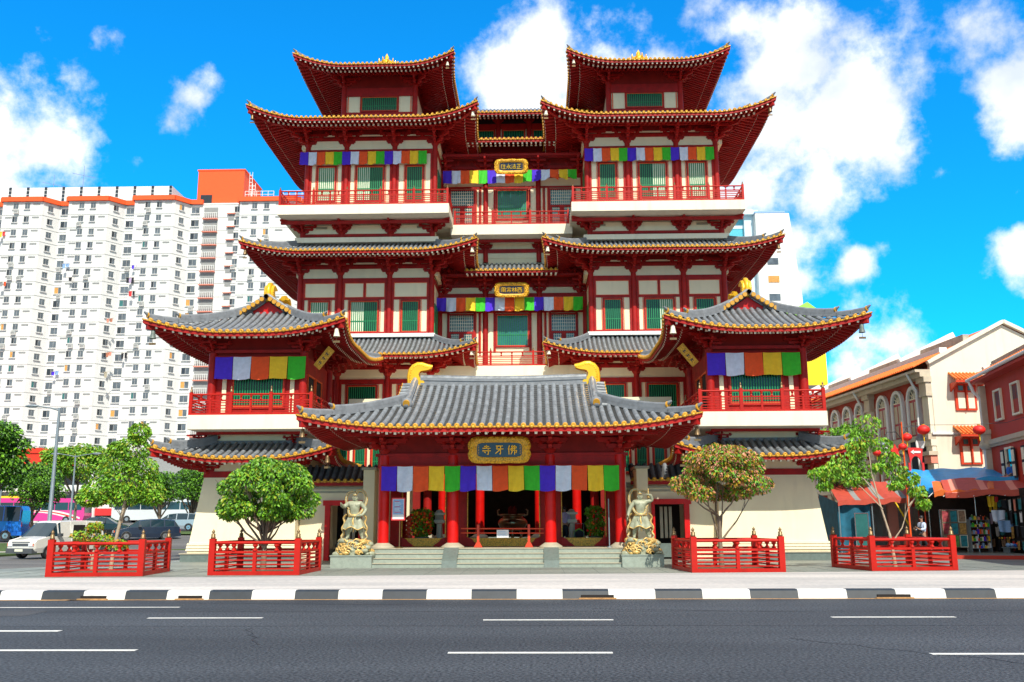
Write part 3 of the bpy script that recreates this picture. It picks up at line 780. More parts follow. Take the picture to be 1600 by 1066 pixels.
# lintels, door plane, ceiling
g = MB()
g.box(-5.2, 5.2, 39.1, 39.3, 4.0, 4.5, 'red_wood'); g.box(-5.3, 5.3, 39.05, 39.35, 4.5, 4.62, 'red_wood')
g.box(-5.0, 5.0, 39.15, 39.25, 4.62, 5.9, 'red_dark')
for zz, yy in ((5.35, 38.5), (5.25, 37.9)): g.box(-6.4, 6.4, yy, yy+.12, zz, zz+.14, 'red_wood')
g.box(-5.1, 5.1, 41.5, 41.7, 3.9, 6.2, 'red_dark')
g.box(-5.1, 5.1, 39.3, 44.5, 5.9, 6.0, 'red_dark')
for a_, b_ in ((-5.15, -4.47), (-2.55, -1.58), (1.58, 2.55), (4.47, 5.15)): g.box(a_, b_, 41.5, 41.7, .745, 3.9, 'red_wood')
g.box(-5.2, -5.0, 39.4, 44.5, .745, 6.0, 'cream'); g.box(5.0, 5.2, 39.4, 44.5, .745, 6.0, 'cream')
g.box(-5.1, 5.1, 44.5, 44.7, 4.6, 6.5, 'red_dark')
g.build('timber_frame', gate)
for a_, b_ in ((-4.47, -2.55), (-1.58, 1.58), (2.55, 4.47)):
    t = MB(); w = b_-a_
    t.box(a_, b_, 41.45, 41.75, .747, 1.1, 'gold_dark')
    t.build('threshold', gate)
    k = MB()
    for q, xx in ((1, a_), (-1, b_)):
        k.prism([(xx, .747), (xx+q*.55, .747), (xx+q*.42, .86), (xx+q*.28, .95), (xx+q*.2, 1.06), (xx, 1.14)], 'y', 41.38, 41.449, 'red_wood')
        k.box(xx-.02, xx+.02, 41.4, 41.5, 1.14, 3.9, 'gold_dark')
    o = k.build('door_frame', gate); recalc(o)
for q in (-2.03, 2.03): bracket(gate, (q, 39.1, 4.6), 'plain', .95)
bracket(gate, (-4.93, 39.1, 4.6), 'corner', .95, 0, True); bracket(gate, (4.93, 39.1, 4.6), 'corner', .95, 0, False)
for s_ in (-1, 1): 
    for yy in (41.6, 44.2): bracket(gate, (s_*4.93, yy, 4.6), 'plain', .95, s_*pi/2)
rf = make_roof('roof', gate, 0, 41.6, 7.75, 5.7, 5.42, 2.5, .5, 4.2, .32, .10, gable=3.7, F=.12, wall_in=3.2, rows=(.12, .95), th=.22, step=26)
go = rf['obj']; pt = rf['pt']['F']
ridge_bar(go, [(-3.75, 41.6, 7.86), (-1.5, 41.6, 7.80), (0, 41.6, 7.78), (1.5, 41.6, 7.80), (3.75, 41.6, 7.86)], .34, .34)
for s_ in (-1, 1):
    curl_ornament(go, (s_*3.92, 41.6, 7.78), 1.08, (-s_, 0, 0), .38)
    # gable ridges down front and back, gable wall
    for k in ('F', 'B'):
        P = rf['pt'][k]; f = s_ if k == 'F' else -s_
        h = MB(); pts = [P(f*4.0, 5.65-(5.65-3.05)*j/7, .05) for j in range(8)]
        for j in range(7): h.bar(pts[j]+Vector((0,0,.1)), pts[j+1]+Vector((0,0,.1)), .3, .24, 'ridge_tile')
        h.tube([q+Vector((0,0,.24)) for q in pts], .12, 'tile_rib', 8)
        d = (pts[-1]-pts[-2]).normalized(); e_ = pts[-1]+Vector((0,0,.22))
        h.lathe((e_.x, e_.y, e_.z-.3), [(.001,0),(.22,.02),(.25,.2),(.2,.42),(.001,.5)], 'ridge_tile', 10)
        h.cyl(e_+d*.18, e_+d*.27, .15, .15, 'gold_cap', 12); h.build('gable_ridge', go)
    w = MB(); w.prism([(39.0, 6.5), (41.6, 7.85), (44.2, 6.5)], 'x', s_*4.0-.05, s_*4.0+.05, 'red_wood')
    for j in range(9):   # tile rows crossing the gable edge
        for k in ('F', 'B'):
            P = rf['pt'][k]; f = s_ if k == 'F' else -s_; q = P(f*4.0, 3.2+2.4*j/8, .05)
            w.tube([(q.x, q.y, q.z), (q.x+s_*.55, q.y, q.z-.04)], .10, 'tile_rib', 8)
            w.cyl((q.x+s_*.55, q.y, q.z-.04), (q.x+s_*.58, q.y, q.z-.04), .12, .12, 'gold_cap', 8)
    w.build('gable', go)

# ---- name board of the gate
STROKES = {
 '佛': [((.22,.95),(.08,.55)),((.16,.72),(.16,.02)),((.38,.85),(.9,.85)),((.9,.85),(.9,.66)),((.38,.66),(.9,.66)),((.38,.66),(.36,.46)),((.36,.46),(.95,.46)),((.95,.46),(.9,.2)),((.9,.2),(.8,.26)),((.52,.98),(.5,.35)),((.5,.35),(.36,.04)),((.74,.98),(.74,.0))],
 '牙': [((.15,.9),(.85,.9)),((.3,.9),(.22,.6)),((.22,.6),(.92,.6)),((.62,.9),(.62,.06)),((.62,.06),(.5,.14)),((.6,.58),(.08,.12))],
 '寺': [((.25,.86),(.78,.86)),((.5,1.),(.5,.68)),((.1,.68),(.92,.68)),((.08,.42),(.94,.42)),((.68,.56),(.68,.02)),((.68,.02),(.54,.08)),((.28,.32),(.4,.18))],
 '正': [((.1,.92),(.9,.92)),((.5,.92),(.5,.06)),((.5,.52),(.84,.52)),((.25,.6),(.25,.06)),((.05,.05),(.96,.05))],
 '法': [((.1,.9),(.2,.8)),((.05,.62),(.16,.54)),((.06,.06),(.24,.4)),((.4,.76),(.88,.76)),((.64,.98),(.64,.5)),((.32,.5),(.96,.5)),((.6,.48),(.4,.12)),((.4,.12),(.9,.16)),((.78,.32),(.94,.06))],
 '永': [((.44,.98),(.56,.88)),((.3,.76),(.54,.76)),((.54,.76),(.54,.06)),((.54,.06),(.42,.14)),((.1,.52),(.4,.52)),((.4,.52),(.08,.12)),((.86,.72),(.6,.5)),((.56,.5),(.96,.06))],
 '住': [((.24,.96),(.06,.56)),((.16,.7),(.16,.02)),((.58,.98),(.68,.88)),((.36,.76),(.94,.76)),((.4,.44),(.9,.44)),((.65,.76),(.65,.06)),((.32,.06),(.98,.06))],
 '西': [((.06,.9),(.94,.9)),((.12,.66),(.88,.66)),((.12,.66),(.14,.04)),((.88,.66),(.86,.04)),((.14,.08),(.86,.08)),((.38,.9),(.38,.5)),((.38,.5),(.24,.32)),((.62,.9),(.62,.42)),((.62,.42),(.8,.4))],
 '林': [((.04,.7),(.46,.7)),((.26,.98),(.26,.02)),((.26,.66),(.04,.26)),((.28,.62),(.42,.42)),((.52,.7),(.98,.7)),((.74,.98),(.74,.02)),((.74,.66),(.5,.2)),((.76,.66),(.98,.2))],
 '宗': [((.48,1.),(.52,.9)),((.1,.84),(.92,.84)),((.1,.84),(.06,.7)),((.92,.84),(.86,.7)),((.28,.64),(.74,.64)),((.12,.44),(.9,.44)),((.52,.44),(.52,.04)),((.3,.32),(.14,.1)),((.7,.32),(.88,.1))],
 '風': [((.14,.92),(.1,.06)),((.14,.92),(.82,.92)),((.82,.92),(.86,.1)),((.86,.1),(.98,.12)),((.3,.76),(.66,.76)),((.32,.58),(.66,.58)),((.32,.58),(.32,.36)),((.66,.58),(.66,.36)),((.32,.36),(.66,.36)),((.49,.74),(.49,.16)),((.26,.16),(.72,.2))],
}
def name_board(name, x, y, z, w, h, chars, label, board, tilt=.12, notes=True, cl=.0):
    root = thing(name, (x, y, z), label, 'name board', 'carved gilt name boards hung under the eaves')
    T = Matrix.Translation((x, y, z)) @ Matrix.Rotation(tilt, 4, 'X')
    b = MB(); b.T = T
    iw, ih = w*.36, h*.27
    b.box(-iw*1.02, iw*1.02, -.01, .05, -ih, ih, board); bo = b.build('board', root)
    f = MB(); f.T = T; r_ = random.Random(len(chars)*7+int(z))
    # wavy carved frame
    n = 56
    def lob(t):
        a_ = 2*pi*t; c, s_ = cos(a_), sin(a_)
        k = 1/max(abs(c)**6+abs(s_)**6, 1e-9)**(1/6)
        return c*k, s_*k
    out = []; inn = []
    for i in range(n):
        u, v = lob(i/n); wob = 1+.045*abs(sin(i/n*2*pi*5))
        out.append((u*w*.5*wob*.97, v*h*.5*wob*.97)); inn.append((u*iw*1.0, v*ih*1.0))
    vs = [(p[0], -.05, p[1]) for p in out]+[(p[0]*.5+q[0]*.5, -.11, p[1]*.5+q[1]*.5) for p, q in zip(out, inn)]+[(q[0], -.03, q[1]) for q in inn]+[(p[0], .04, p[1]) for p in out]
    fs = []
    for i in range(n):
        j = (i+1) % n; fs += [(i, j, n+j, n+i), (n+i, n+j, 2*n+j, 2*n+i), (3*n+i, 3*n+j, j, i)]
    f.add(vs, fs, 'gold_dark', True)
    for i in range(n*2):   # scrollwork
        u, v = lob(r_.random()); q = r_.uniform(.8, .97); q2 = r_.uniform(.82, .95)
        f.tube([(u*w*.5*q+.05*cos(k)*h*.5, -.10, v*h*.5*q2+.05*sin(k)*h*.5) for k in (0, 1.2, 2.4, 3.6, 4.8)], .012*h+.004, 'gold', 5)
    f.build('frame', root)
    t = MB(); t.T = T; n_ = len(chars); cs = min(ih*1.35, iw*1.7/n_)
    for i, ch in enumerate(chars):
        cx = -iw*.86*1 + (iw*1.72)*(i+.5)/n_ + cl
        for (a_, c_) in STROKES[ch]:
            p = Vector((cx+(a_[0]-.5)*cs, -.035, (a_[1]-.5)*cs)); q = Vector((cx+(c_[0]-.5)*cs, -.035, (c_[1]-.5)*cs))
            t.bar(p, q, .03, cs*.105, 'gold', upv=(0, 0, 1) if abs(q.x-p.x) > abs(q.z-p.z) else (1, 0, 0), h2=cs*.07)
    if notes:
        for q in (-1, 1):
            for k in range(6): t.bar((q*iw*.93-.02, -.02, ih*(.6-.22*k)), (q*iw*.93+.02, -.02, ih*(.52-.22*k)), .01, .012, 'gold')
    t.build('characters', bo)
    return root
name_board('name_board', -.02, 37.35, 4.62, 2.5, 1.08, '寺牙佛', 'gilt-framed teal board with three golden characters over the gate entrance', 'sign_blue', .2)
name_board('name_board', -.3+.3, 57.25, 24.6, 2.2, .98, '住永法正', 'gilt-framed navy board with four golden characters, upper of the two boards between the towers', 'sign_navy', .2)
name_board('name_board', 0, 57.25, 16.3, 2.2, .95, '風宗林西', 'gilt-framed dark board with four golden characters, lower of the two boards between the towers', 'sign_navy', .2)
banner('flag_banner', -4.98, 4.88, 38.75, 3.06, 4.07, 15, 'long row of fifteen coloured flags across the columns of the entrance gate')

# ------------------------------------------------------------ side pavilions
def pavilion(sg, side):
    pv = thing('side_pavilion', (sg*12.3, 44.6, 0), 'red balconied pavilion with curved grey roof on sloping cream base, %s' % side, 'pavilion', 'the pair of pavilions flanking the gate')
    q = sg
    # battered base
    b = MB()
    def batt(x0b, x0t, x1b, x1t, yb, yt, z0, z1, m, yk=53):
        vs = [(x0b,yb,z0),(x1b,yb,z0),(x1b,yk,z0),(x0b,yk,z0),(x0t,yt,z1),(x1t,yt,z1),(x1t,yk,z1),(x0t,yk,z1)]
        b.add(vs, [(0,1,5,4),(1,2,6,5),(2,3,7,6),(3,0,4,7),(4,5,6,7)] if x0b < x1b else [(0,4,5,1),(1,5,6,2),(2,6,7,3),(3,7,4,0),(4,7,6,5)], m)
    batt(q*10.0, q*10.1, q*15.12, q*14.62, 44.6, 44.95, .35, 3.95, 'cream')
    for k in range(3): batt(q*9.98, q*9.98, q*(15.17-.02*k), q*(15.15-.02*k), 44.55+.012*k, 44.56+.012*k, .5+.13*k, .6+.13*k, 'cream')
    b.build('wall', pv)
    b = MB(); b.box(q*9.9, q*15.35, 44.4, 53.2, 0, .35, 'granite_dark'); b.box(q*9.85, q*15.4, 44.36, 53.25, .35, .4, 'granite_edge'); b.build('plinth', pv)
    w = MB(); w.box(q*10.1, q*14.65, 44.95, 53, 3.95, 4.25, 'red_wood'); w.box(q*10.15, q*14.6, 45.0, 53, 4.25, 5.0, 'cream')
    w.box(q*10.1, q*14.65, 44.9, 53, 5.0, 5.45, 'red_dark'); w.box(q*10.05, q*14.7, 44.85, 52, 5.45, 5.72, 'ridge_tile')
    w.box(q*10.1, q*14.6, 44.95, 52, 5.72, 6.12, 'cream'); w.box(q*9.8, q*14.9, 44.3, 44.45, 5.97, 6.1, 'red_wood'); w.build('frieze', pv)
    for xx in (10.3, 14.5):
        bracket(pv, (q*xx, 44.95, 4.1), 'corner', .6, 0, (xx > 12) == (q < 0)); bracket(pv, (q*xx, 44.95, 5.5), 'corner', .42, 0, (xx > 12) == (q < 0))
    rf = make_roof('roof', pv, q*12.08, 42.7+5.1, 4.1, 5.1, 4.72, .85, .6, 3.4, .335, .10, inset=2.1, F=.3, wall_in=2.0, rows=(.12, .8), th=.2)
    # balcony
    s = MB(); s.box(q*9.0, q*14.9, 43.0, 52.0, 6.1, 6.77, 'cream_band'); s.build('balcony_slab', pv)
    rail_run(pv, [(q*(9.1+5.7*i/3), 43.1) for i in range(4)], 6.77, 1.05, 2, .15, finh=.32)
    for xx in (9.1, 14.8): rail_run(pv, [(q*xx, 43.1), (q*xx, 47.2), (q*xx, 51.5)], 6.77, 1.05, 2, .15, (0, 1), finh=.32)
    # pavilion room
    w = MB(); w.box(q*9.95, q*14.35, 44.75, 50.2, 6.77, 9.95, 'red_wood')
    w.box(q*10.35, q*10.55, 44.68, 44.75, 6.8, 9.0, 'cream'); w.box(q*13.7, q*13.9, 44.68, 44.75, 6.8, 9.0, 'cream')
    w.box(q*10.05, q*14.25, 44.66, 44.76, 8.95, 9.95, 'red_dark'); w.box(q*9.8, q*14.5, 44.5, 44.62, 10.0, 10.15, 'red_wood')
    w.box(q*10.0, q*14.3, 44.7, 50.1, 9.95, 11.2, 'red_dark'); w.build('wall', pv)
    window(pv, q*12.12, 44.75, 7.35, 8.9, 2.5, '', bars=19)
    # side openings on the inner face
    d = MB(); xf = q*9.95; s_ = -q
    for ya, yb, m, t in ((45.6, 46.9, 'dark', .02), (47.3, 48.5, 'dark', .02)):
        d.box(xf, xf+s_*t, ya, yb, 6.9, 9.0, m)
        for yy in (ya-.06, yb): d.box(xf, xf+s_*.08, yy, yy+.06, 6.8, 9.1, 'orange_trim')
        d.box(xf, xf+s_*.08, ya, yb, 9.0, 9.08, 'orange_trim')
    d.build('door', pv)
    for xx in (9.9, 14.4):
        for yy in (44.62, 50.2):
            c = MB(); c.cyl((q*xx, yy, 6.77), (q*xx, yy, 10.0), .2, .2, 'red_wood', 14); c.build('column', pv)
    for yy in (44.62,):
        bracket(pv, (q*9.95, yy, 9.95), 'corner', .6, 0, q > 0); bracket(pv, (q*14.35, yy, 9.95), 'corner', .6, 0, q < 0)
    for yy in (47.4, 50): bracket(pv, (q*9.95, yy, 9.9), 'plain', .6, -q*pi/2); bracket(pv, (q*14.35, yy, 9.9), 'plain', .6, q*pi/2)
    rf = make_roof('roof', pv, q*12.25, 42.6+5.3, 5.3, 4.5, 10.66, 2.35, .62, 3.8, .335, .10, gable=3.6, F=.3, axis='y', wall_in=2.5, rows=(.12, .85), th=.22)
    go = rf['obj']; zc = 12.98
    ridge_bar(go, [(q*12.25, 46.2, zc), (q*12.25, 49.6, zc)], .3, .3)
    for yy, dd in ((46.35, 1), (49.4, -1)): curl_ornament(go, (q*12.25, yy, zc), .95, (0, dd, 0), .5)
    # gable face with tiled verge
    for yf, s2 in ((46.1, -1), (49.7, 1)):
        P = rf['pt']['F']
        gm = MB(); pr = rf['prof']
        A = [(4.6-s, 10.66+2.35*pr(s/4.6)) for s in [3.3+1.3*j/6 for j in range(7)]]
        poly = [(q*12.25-u, v) for u, v in A] + [(q*12.25+u, v) for u, v in A[::-1]][1:]
        gm.prism([(p[0], p[1]-.05) for p in poly], 'y', yf, yf+.12 if s2 < 0 else yf-.12, 'orange_trim' if False else 'red_col')
        for sx in (-1, 1):
            pts = [Vector((q*12.25+sx*u, yf+s2*.15, v+.16)) for u, v in A]
            pts = [Vector((q*12.25+sx*1.75, yf+s2*.15, A[0][1]+.04))] + pts
            for j in range(len(pts)-1): gm.bar(pts[j], pts[j+1], .3, .2, 'ridge_tile')
            gm.tube([p+Vector((0,-s2*.02,.12)) for p in pts], .1, 'tile_rib', 8)
            for j in range(7):
                p = pts[0].lerp(pts[-1], (j+.3)/7) if False else pts[min(j+1, 7)]
                gm.cyl(p+Vector((0, s2*.15, -.02)), p+Vector((0, s2*.3, -.02)), .115, .115, 'gold_cap', 10)
        o = gm.build('gable', go); recalc(o)
    # low tiled wall with a doorway between pavilion and gate
    w = MB(); x0, x1 = 5.55, 10.0
    w.box(q*x0, q*7.0, 45.4, 45.7, 0, 3.55, 'cream'); w.box(q*8.62, q*x1, 45.4, 45.7, 0, 3.55, 'cream'); w.box(q*7.0, q*8.62, 45.4, 45.7, 2.75, 3.55, 'cream')
    for z_ in (3.2, 3.38, 3.55): w.box(q*x0, q*x1, 45.36-.04*(z_-3.2)*10, 45.4, z_, z_+.1, 'granite_edge')
    w.box(q*6.1, q*6.62, 43.6, 45.4, 0, 4.2, 'cream'); w.box(q*6.02, q*6.7, 43.5, 45.4, 4.2, 4.32, 'granite_edge')
    w.box(q*7.0, q*8.62, 47.5, 47.6, 0, 3, 'dark'); w.build('wall', pv)
    d = MB(); d.box(q*6.95, q*8.85, 45.2, 45.4, 2.6, 2.85, 'red_col'); d.box(q*8.5, q*8.75, 45.22, 45.4, 0, 2.6, 'red_col'); d.box(q*6.95, q*7.1, 45.22, 45.4, 0, 2.6, 'red_col')
    do = d.build('door_frame', pv)
    d = MB()
    for k in range(3): d.box(q*(7.9-.22*k), q*(8.04-.22*k), 46.2, 46.25, 1.0, 2.5, 'granite_edge')
    d.box(q*7.2, q*8.4, 46.2, 46.3, .1, .75, 'granite_dark'); d.build('interior_panel', do)
    make_roof('tiled_coping', pv, q*7.9, 44.9+3, 1.95, 3, 3.75, .75, 0, 1, .32, .10, inset=1.0, nocorner=True, sides='F', under=False)
    # side windows of the lower hall, seen above the coping
    v = MB(); v.box(q*5.6, q*9.9, 50.4, 50.6, 3.5, 6.9, 'cream'); v.build('wall', pv)
    for k in range(4): window(pv, q*(6.2+.95*k), 50.4, 4.4, 6.2, .6, '')
    return pv
pavilion(-1, 'left of the gate'); pavilion(1, 'right of the gate')
for q, nm in ((-1, 'left'), (1, 'right')):
    x0, x1 = sorted((q*9.75, q*14.2))
    banner('flag_banner', x0-.02, x1+.02, 44.4, 8.68, 9.78, 5, 'row of five large coloured flags on the %s pavilion balcony' % nm)
    T0 = (-13.5, -5.35) if q < 0 else (4.7, 12.9)
    banner('flag_banner', T0[0], T0[1], 55.75, 24.28, 25.15, 15, 'row of small coloured flags high on the %s tower' % nm)
    # small gilt plaque below the inner corner eave
    root = thing('gilt_plaque', (q*8.75, 43.9, 9.6), 'small gold-edged plaque hung aslant under the inner eave corner of the %s pavilion' % nm, 'plaque', 'small plaques under the pavilion eaves')
    T = Matrix.Translation((q*8.75, 43.9, 9.6)) @ Matrix.Rotation(q*-R(42), 4, 'Y') @ Matrix.Rotation(R(15), 4, 'X') @ Matrix.Scale(.74, 4)
    p = MB(); p.T = T; p.box(-.2, .2, 0, .06, -.75, .75, 'gold_dark'); p.box(-.26, -.2, -.03, .06, -.8, .8, 'gold_cap'); p.box(.2, .26, -.03, .06, -.8, .8, 'gold_cap')
    p.box(-.2, .2, -.03, .06, -.8, -.73, 'gold_cap'); p.box(-.2, .2, -.03, .06, .73, .8, 'gold_cap'); p.build('board', root)
    c = MB(); c.T = T
    for k in range(3): c.box(-.1, .1, -.02, -.001, .33-.38*k, .39-.38*k, 'sign_navy'); c.box(-.08, -.05, -.02, -.001, .2-.38*k, .45-.38*k, 'sign_navy'); c.box(.04, .07, -.02, -.001, .22-.38*k, .42-.38*k, 'sign_navy')
    c.build('characters', root)
banner('flag_banner', -4.85, 4.55, 58.0, 15.12, 16.0, 15, 'row of coloured flags below the lower name board between the towers')
banner('flag_banner', -4.55, 4.3, 58.0, 23.75, 24.65, 15, 'row of coloured flags between the towers, its right end sagging and bunched up', droop=lambda i: (0, 0) if i < 9 else ((.12*(i-8), 1) if i < 12 else (.45, -1)))

# ---- wind bells at the eave corners
def bell(loc, label, s=1.0, m='brass'):
    b = thing('wind_bell', loc, label, 'wind bell', 'wind bells hung from the eave corners')
    o = MB(); x, y, z = loc
    o.cyl((x, y, z), (x, y, z-.15*s), .012, .012, 'brass', 5)
    o.lathe((x, y, z-.55*s), [(.16*s,0),(.14*s,.06*s),(.11*s,.22*s),(.10*s,.36*s),(.05*s,.42*s),(.001,.42*s)], m, 10); o.build('bell_cup', b)
    c = MB(); c.cyl((x, y, z-.15*s), (x, y, z-.75*s), .01, .01, 'brass', 5); c.box(x-.16*s, x+.16*s, y-.01, y+.01, z-.85*s, z-.75*s, 'brass'); c.build('clapper', b)
def corner_pt(q, cx, a, yf, z, ins=.35): return (q*(cx+a-ins) if a > 0 else q*(cx+a+ins), yf+ins, z)
for q, nm in ((-1, 'left'), (1, 'right')):
    tm = 'white' if False else 'brass'
    bell(corner_pt(q, 12.25, 4.75, 42.3, 10.92), 'dark wind bell at the outer front corner of the upper roof on the %s pavilion' % nm, 1.0, 'granite_dark')
    bell(corner_pt(q, 12.25, -4.7, 42.3, 10.95), 'pale wind bell at the inner front corner of the upper roof on the %s pavilion' % nm, 1.0, 'tip')
    bell(corner_pt(q, 12.1, -4.3, 42.4, 5.0), 'wind bell at the inner front corner of the lower roof on the %s pavilion' % nm, .9)
    bell(corner_pt(q, 9.1, -7.2, 53, 11.85), 'pale wind bell at the inner corner of the lowest roof of the %s tower' % nm, .8, 'tip')
    bell(corner_pt(q, 9.1, -7.2, 53, 18.1), 'pale wind bell at the inner corner of the middle roof of the %s tower' % nm, .8, 'tip')
    bell(corner_pt(q, 9.1, 7.2, 53, 18.1), 'dark wind bell at the outer corner of the middle roof of the %s tower' % nm, .8)
    bell(corner_pt(q, 9.1, -7.2, 53, 26.8), 'pale wind bell at the inner corner of the wide upper roof of the %s tower' % nm, .8, 'tip')
    bell(corner_pt(q, 9.1, 7.2, 53, 26.8), 'dark wind bell at the outer corner of the wide upper roof of the %s tower' % nm, .8)
    bell((q*4.15, 56.3, 31.7), 'wind bell at the inner corner of the topmost roof of the %s tower' % nm, .7, 'tip')
    bell((q*7.7, 36.15, 5.5), 'wind bell at the %s corner of the gate roof' % nm, .8)
# ------------------------------------------------------------ ground, road, kerb, plaza
def ground_mat(name, c1, c2, rough=.85, fine=120, bump=.35, stain=None, big=.25):
    m = bpy.data.materials.new(name); m.use_nodes = True; nt = m.node_tree; b = nt.nodes['Principled BSDF']; b.inputs['Roughness'].default_value = rough
    t = nt.nodes.new('ShaderNodeTexCoord')
    a = nt.nodes.new('ShaderNodeTexNoise'); a.inputs['Scale'].default_value = fine; a.inputs['Detail'].default_value = 3; nt.links.new(t.outputs['Object'], a.inputs[0])
    g = nt.nodes.new('ShaderNodeTexNoise'); g.inputs['Scale'].default_value = big; g.inputs['Detail'].default_value = 8
    mp = nt.nodes.new('ShaderNodeMapping'); mp.inputs['Scale'].default_value = (.35, 1.6, 1); nt.links.new(t.outputs['Object'], mp.inputs[0]); nt.links.new(mp.outputs[0], g.inputs[0])
    r = nt.nodes.new('ShaderNodeValToRGB'); nt.links.new(a.outputs['Fac'], r.inputs[0]); r.color_ramp.elements[0].position = .38; r.color_ramp.elements[1].position = .66
    r.color_ramp.elements[0].color = tuple(c1)+(1,); r.color_ramp.elements[1].color = tuple(c2)+(1,)
    r2 = nt.nodes.new('ShaderNodeValToRGB'); nt.links.new(g.outputs['Fac'], r2.inputs[0]); r2.color_ramp.elements[0].position = .3; r2.color_ramp.elements[1].position = .7
    r2.color_ramp.elements[0].color = (.62, .62, .62, 1); s = stain or (1.25, 1.22, 1.18); r2.color_ramp.elements[1].color = tuple(s)+(1,)
    mm = nt.nodes.new('ShaderNodeMix'); mm.data_type = 'RGBA'; mm.blend_type = 'MULTIPLY'; mm.inputs[0].default_value = 1
    nt.links.new(r.outputs[0], mm.inputs[6]); nt.links.new(r2.outputs[0], mm.inputs[7]); nt.links.new(mm.outputs[2], b.inputs['Base Color'])
    bp = nt.nodes.new('ShaderNodeBump'); bp.inputs['Strength'].default_value = bump; bp.inputs['Distance'].default_value = .01; nt.links.new(a.outputs['Fac'], bp.inputs['Height']); nt.links.new(bp.outputs[0], b.inputs['Normal'])
    MATS[name] = m; return m
ground_mat('asphalt', (.012, .016, .022), (.082, .095, .115), .8, 24, .9)
ground_mat('asphalt_far', (.10, .10, .10), (.17, .165, .16), .85, 12, .3)
ground_mat('pavement', (.50, .50, .50), (.62, .61, .60), .8, 9, .15, (1.12, 1.06, 1.0))
ground_mat('plaza_stone', (.20, .235, .215), (.28, .315, .29), .55, 7, .12)
ground_mat('concrete', (.22, .21, .20), (.30, .29, .27), .9, 6, .2)
ground_mat('grass_base', (.035, .07, .012), (.09, .15, .03), .95, 30, .8)
mat('tar', (.022,.024,.028), .6, var=.2); ground_mat('patch', (.035,.038,.045), (.10,.105,.115), .85, 35, .6); mat('ochre', (.42, .24, .10), .95, var=.3, scale=9)
mat('paving_joint', (.16, .18, .17), .9, var=.1)
def sheet(name, x0, x1, y0, y1, z, m, label=None):
    b = MB(); b.add([(x0,y0,z),(x1,y0,z),(x1,y1,z),(x0,y1,z)], [(0,1,2,3)], m); return struct(b.build(name, fix=True), label=label)
sheet('ground', -2500, 2500, -400, 4000, -.06, 'concrete')
sheet('road', -160, 160, -14, 22.15, 0.0, 'asphalt')
mk = MB()
def dash(x0, x1, y, w=.13): mk.box(x0, x1, y-w/2, y+w/2, .002, .006, 'white_paint')
for a_, b_, y, w in ((-60, -6.1, 20.1, .09), (-5.82, -3.67, 17.8, .13), (.46, 2.8, 17.37, .13), (6.82, 9.06, 17.8, .13), (13.2, 15.5, 17.7, .13), (-12.4, -10.1, 17.9, .13),
                  (-14, -6.4, 15.68, .16), (-12, -4.12, 13.3, .13), (.23, 2.44, 13.03, .13), (6.6, 10.5, 12.9, .13), (-26, -16, 13.3, .13), (-3.2, -1.2, 9.0, .12)): dash(a_, b_, y, w)
struct(mk.build('road_markings'))
g = MB(); g.add([(-160, 21.95, .004), (160, 21.95, .004), (160, 22.2, .004), (-160, 22.2, .004)], [(0,1,2,3)], 'ochre')
rg = random.Random(5)
for c0 in (-9.9, -8.6): g.add([(c0+u*cos(2*pi*k/12)*1.1*rg.uniform(.7, 1), 22.0+.28*sin(2*pi*k/12)*rg.uniform(.6, 1)*.6, .006) for k in range(12) for u in (1,)], [tuple(range(12))], 'ochre')
struct(g.build('gutter'))
# kerb: black and white painted stones
kb = MB(); x = -10.14-.985*30; i = 0
while x < 40:
    m = 'white_paint' if i % 2 else 'black_paint'; w = .985 if x < -8 else .985+(x+8)*.0078
    vs = [(x, 22.12, 0), (x+w, 22.12, 0), (x+w, 22.18, .175), (x, 22.18, .175), (x+w, 22.23, .20), (x, 22.23, .20), (x+w, 22.42, .205), (x, 22.42, .205)]
    kb.add(vs, [(0,1,2,3), (3,2,4,5), (5,4,6,7)], m); x += w; i += 1
for xx, ww in ((-6.9, .55), (2.45, .75), (9.2, .75), (-9.2, .6)):
    kb.box(xx, xx+ww, 22.10, 22.2, .02, .09, 'dark'); kb.box(xx-.05, xx+ww+.05, 22.02, 22.1, .006, .03, 'ochre')
struct(kb.build('kerb'))
sheet('pavement', -60, 60, 23.1, 31.6, .214, 'pavement') if False else None
pv_ = MB(); pv_.box(-60, 60, 23.1, 31.4, -.05, .0, 'pavement')
b = MB(); b.add([(-60,22.42,.205),(60,22.42,.205),(60,38.6,.02),(-60,25.6,.02)], [(0,1,2,3)], 'pavement'); struct(b.build('pavement', fix=True))
b = MB(); b.add([(-26,29.28,.018),(60,38.6,.018),(60,62,.0),(-16.2,62,.0),(-16.2,43,.004)], [(0,1,2,3,4)], 'plaza_stone'); struct(b.build('plaza', fix=True))
j = MB()
for k in range(-15, 25): j.box(k*1.2, k*1.2+.012, 32.4+.108*(k*1.2-1), 37.6, .012, .021, 'paving_joint')
for y in (34, 35.2, 36.4): j.box(-18, (y-32.3)/.108, y, y+.015, .012, .021, 'paving_joint')
j.add([(-60,25.58,.024),(60,38.58,.024),(60,38.64,.024),(-60,25.64,.024)], [(0,1,2,3)], 'paving_joint')

for xx in (3.1, 4.1): j.box(xx, xx+.95, 27.6, 27.9, .10, .135, 'paving_joint')
j.box(-8.9, -7.2, 29.3, 31, .045, .085, 'paving_joint') if False else None
struct(j.build('paving_joints'))
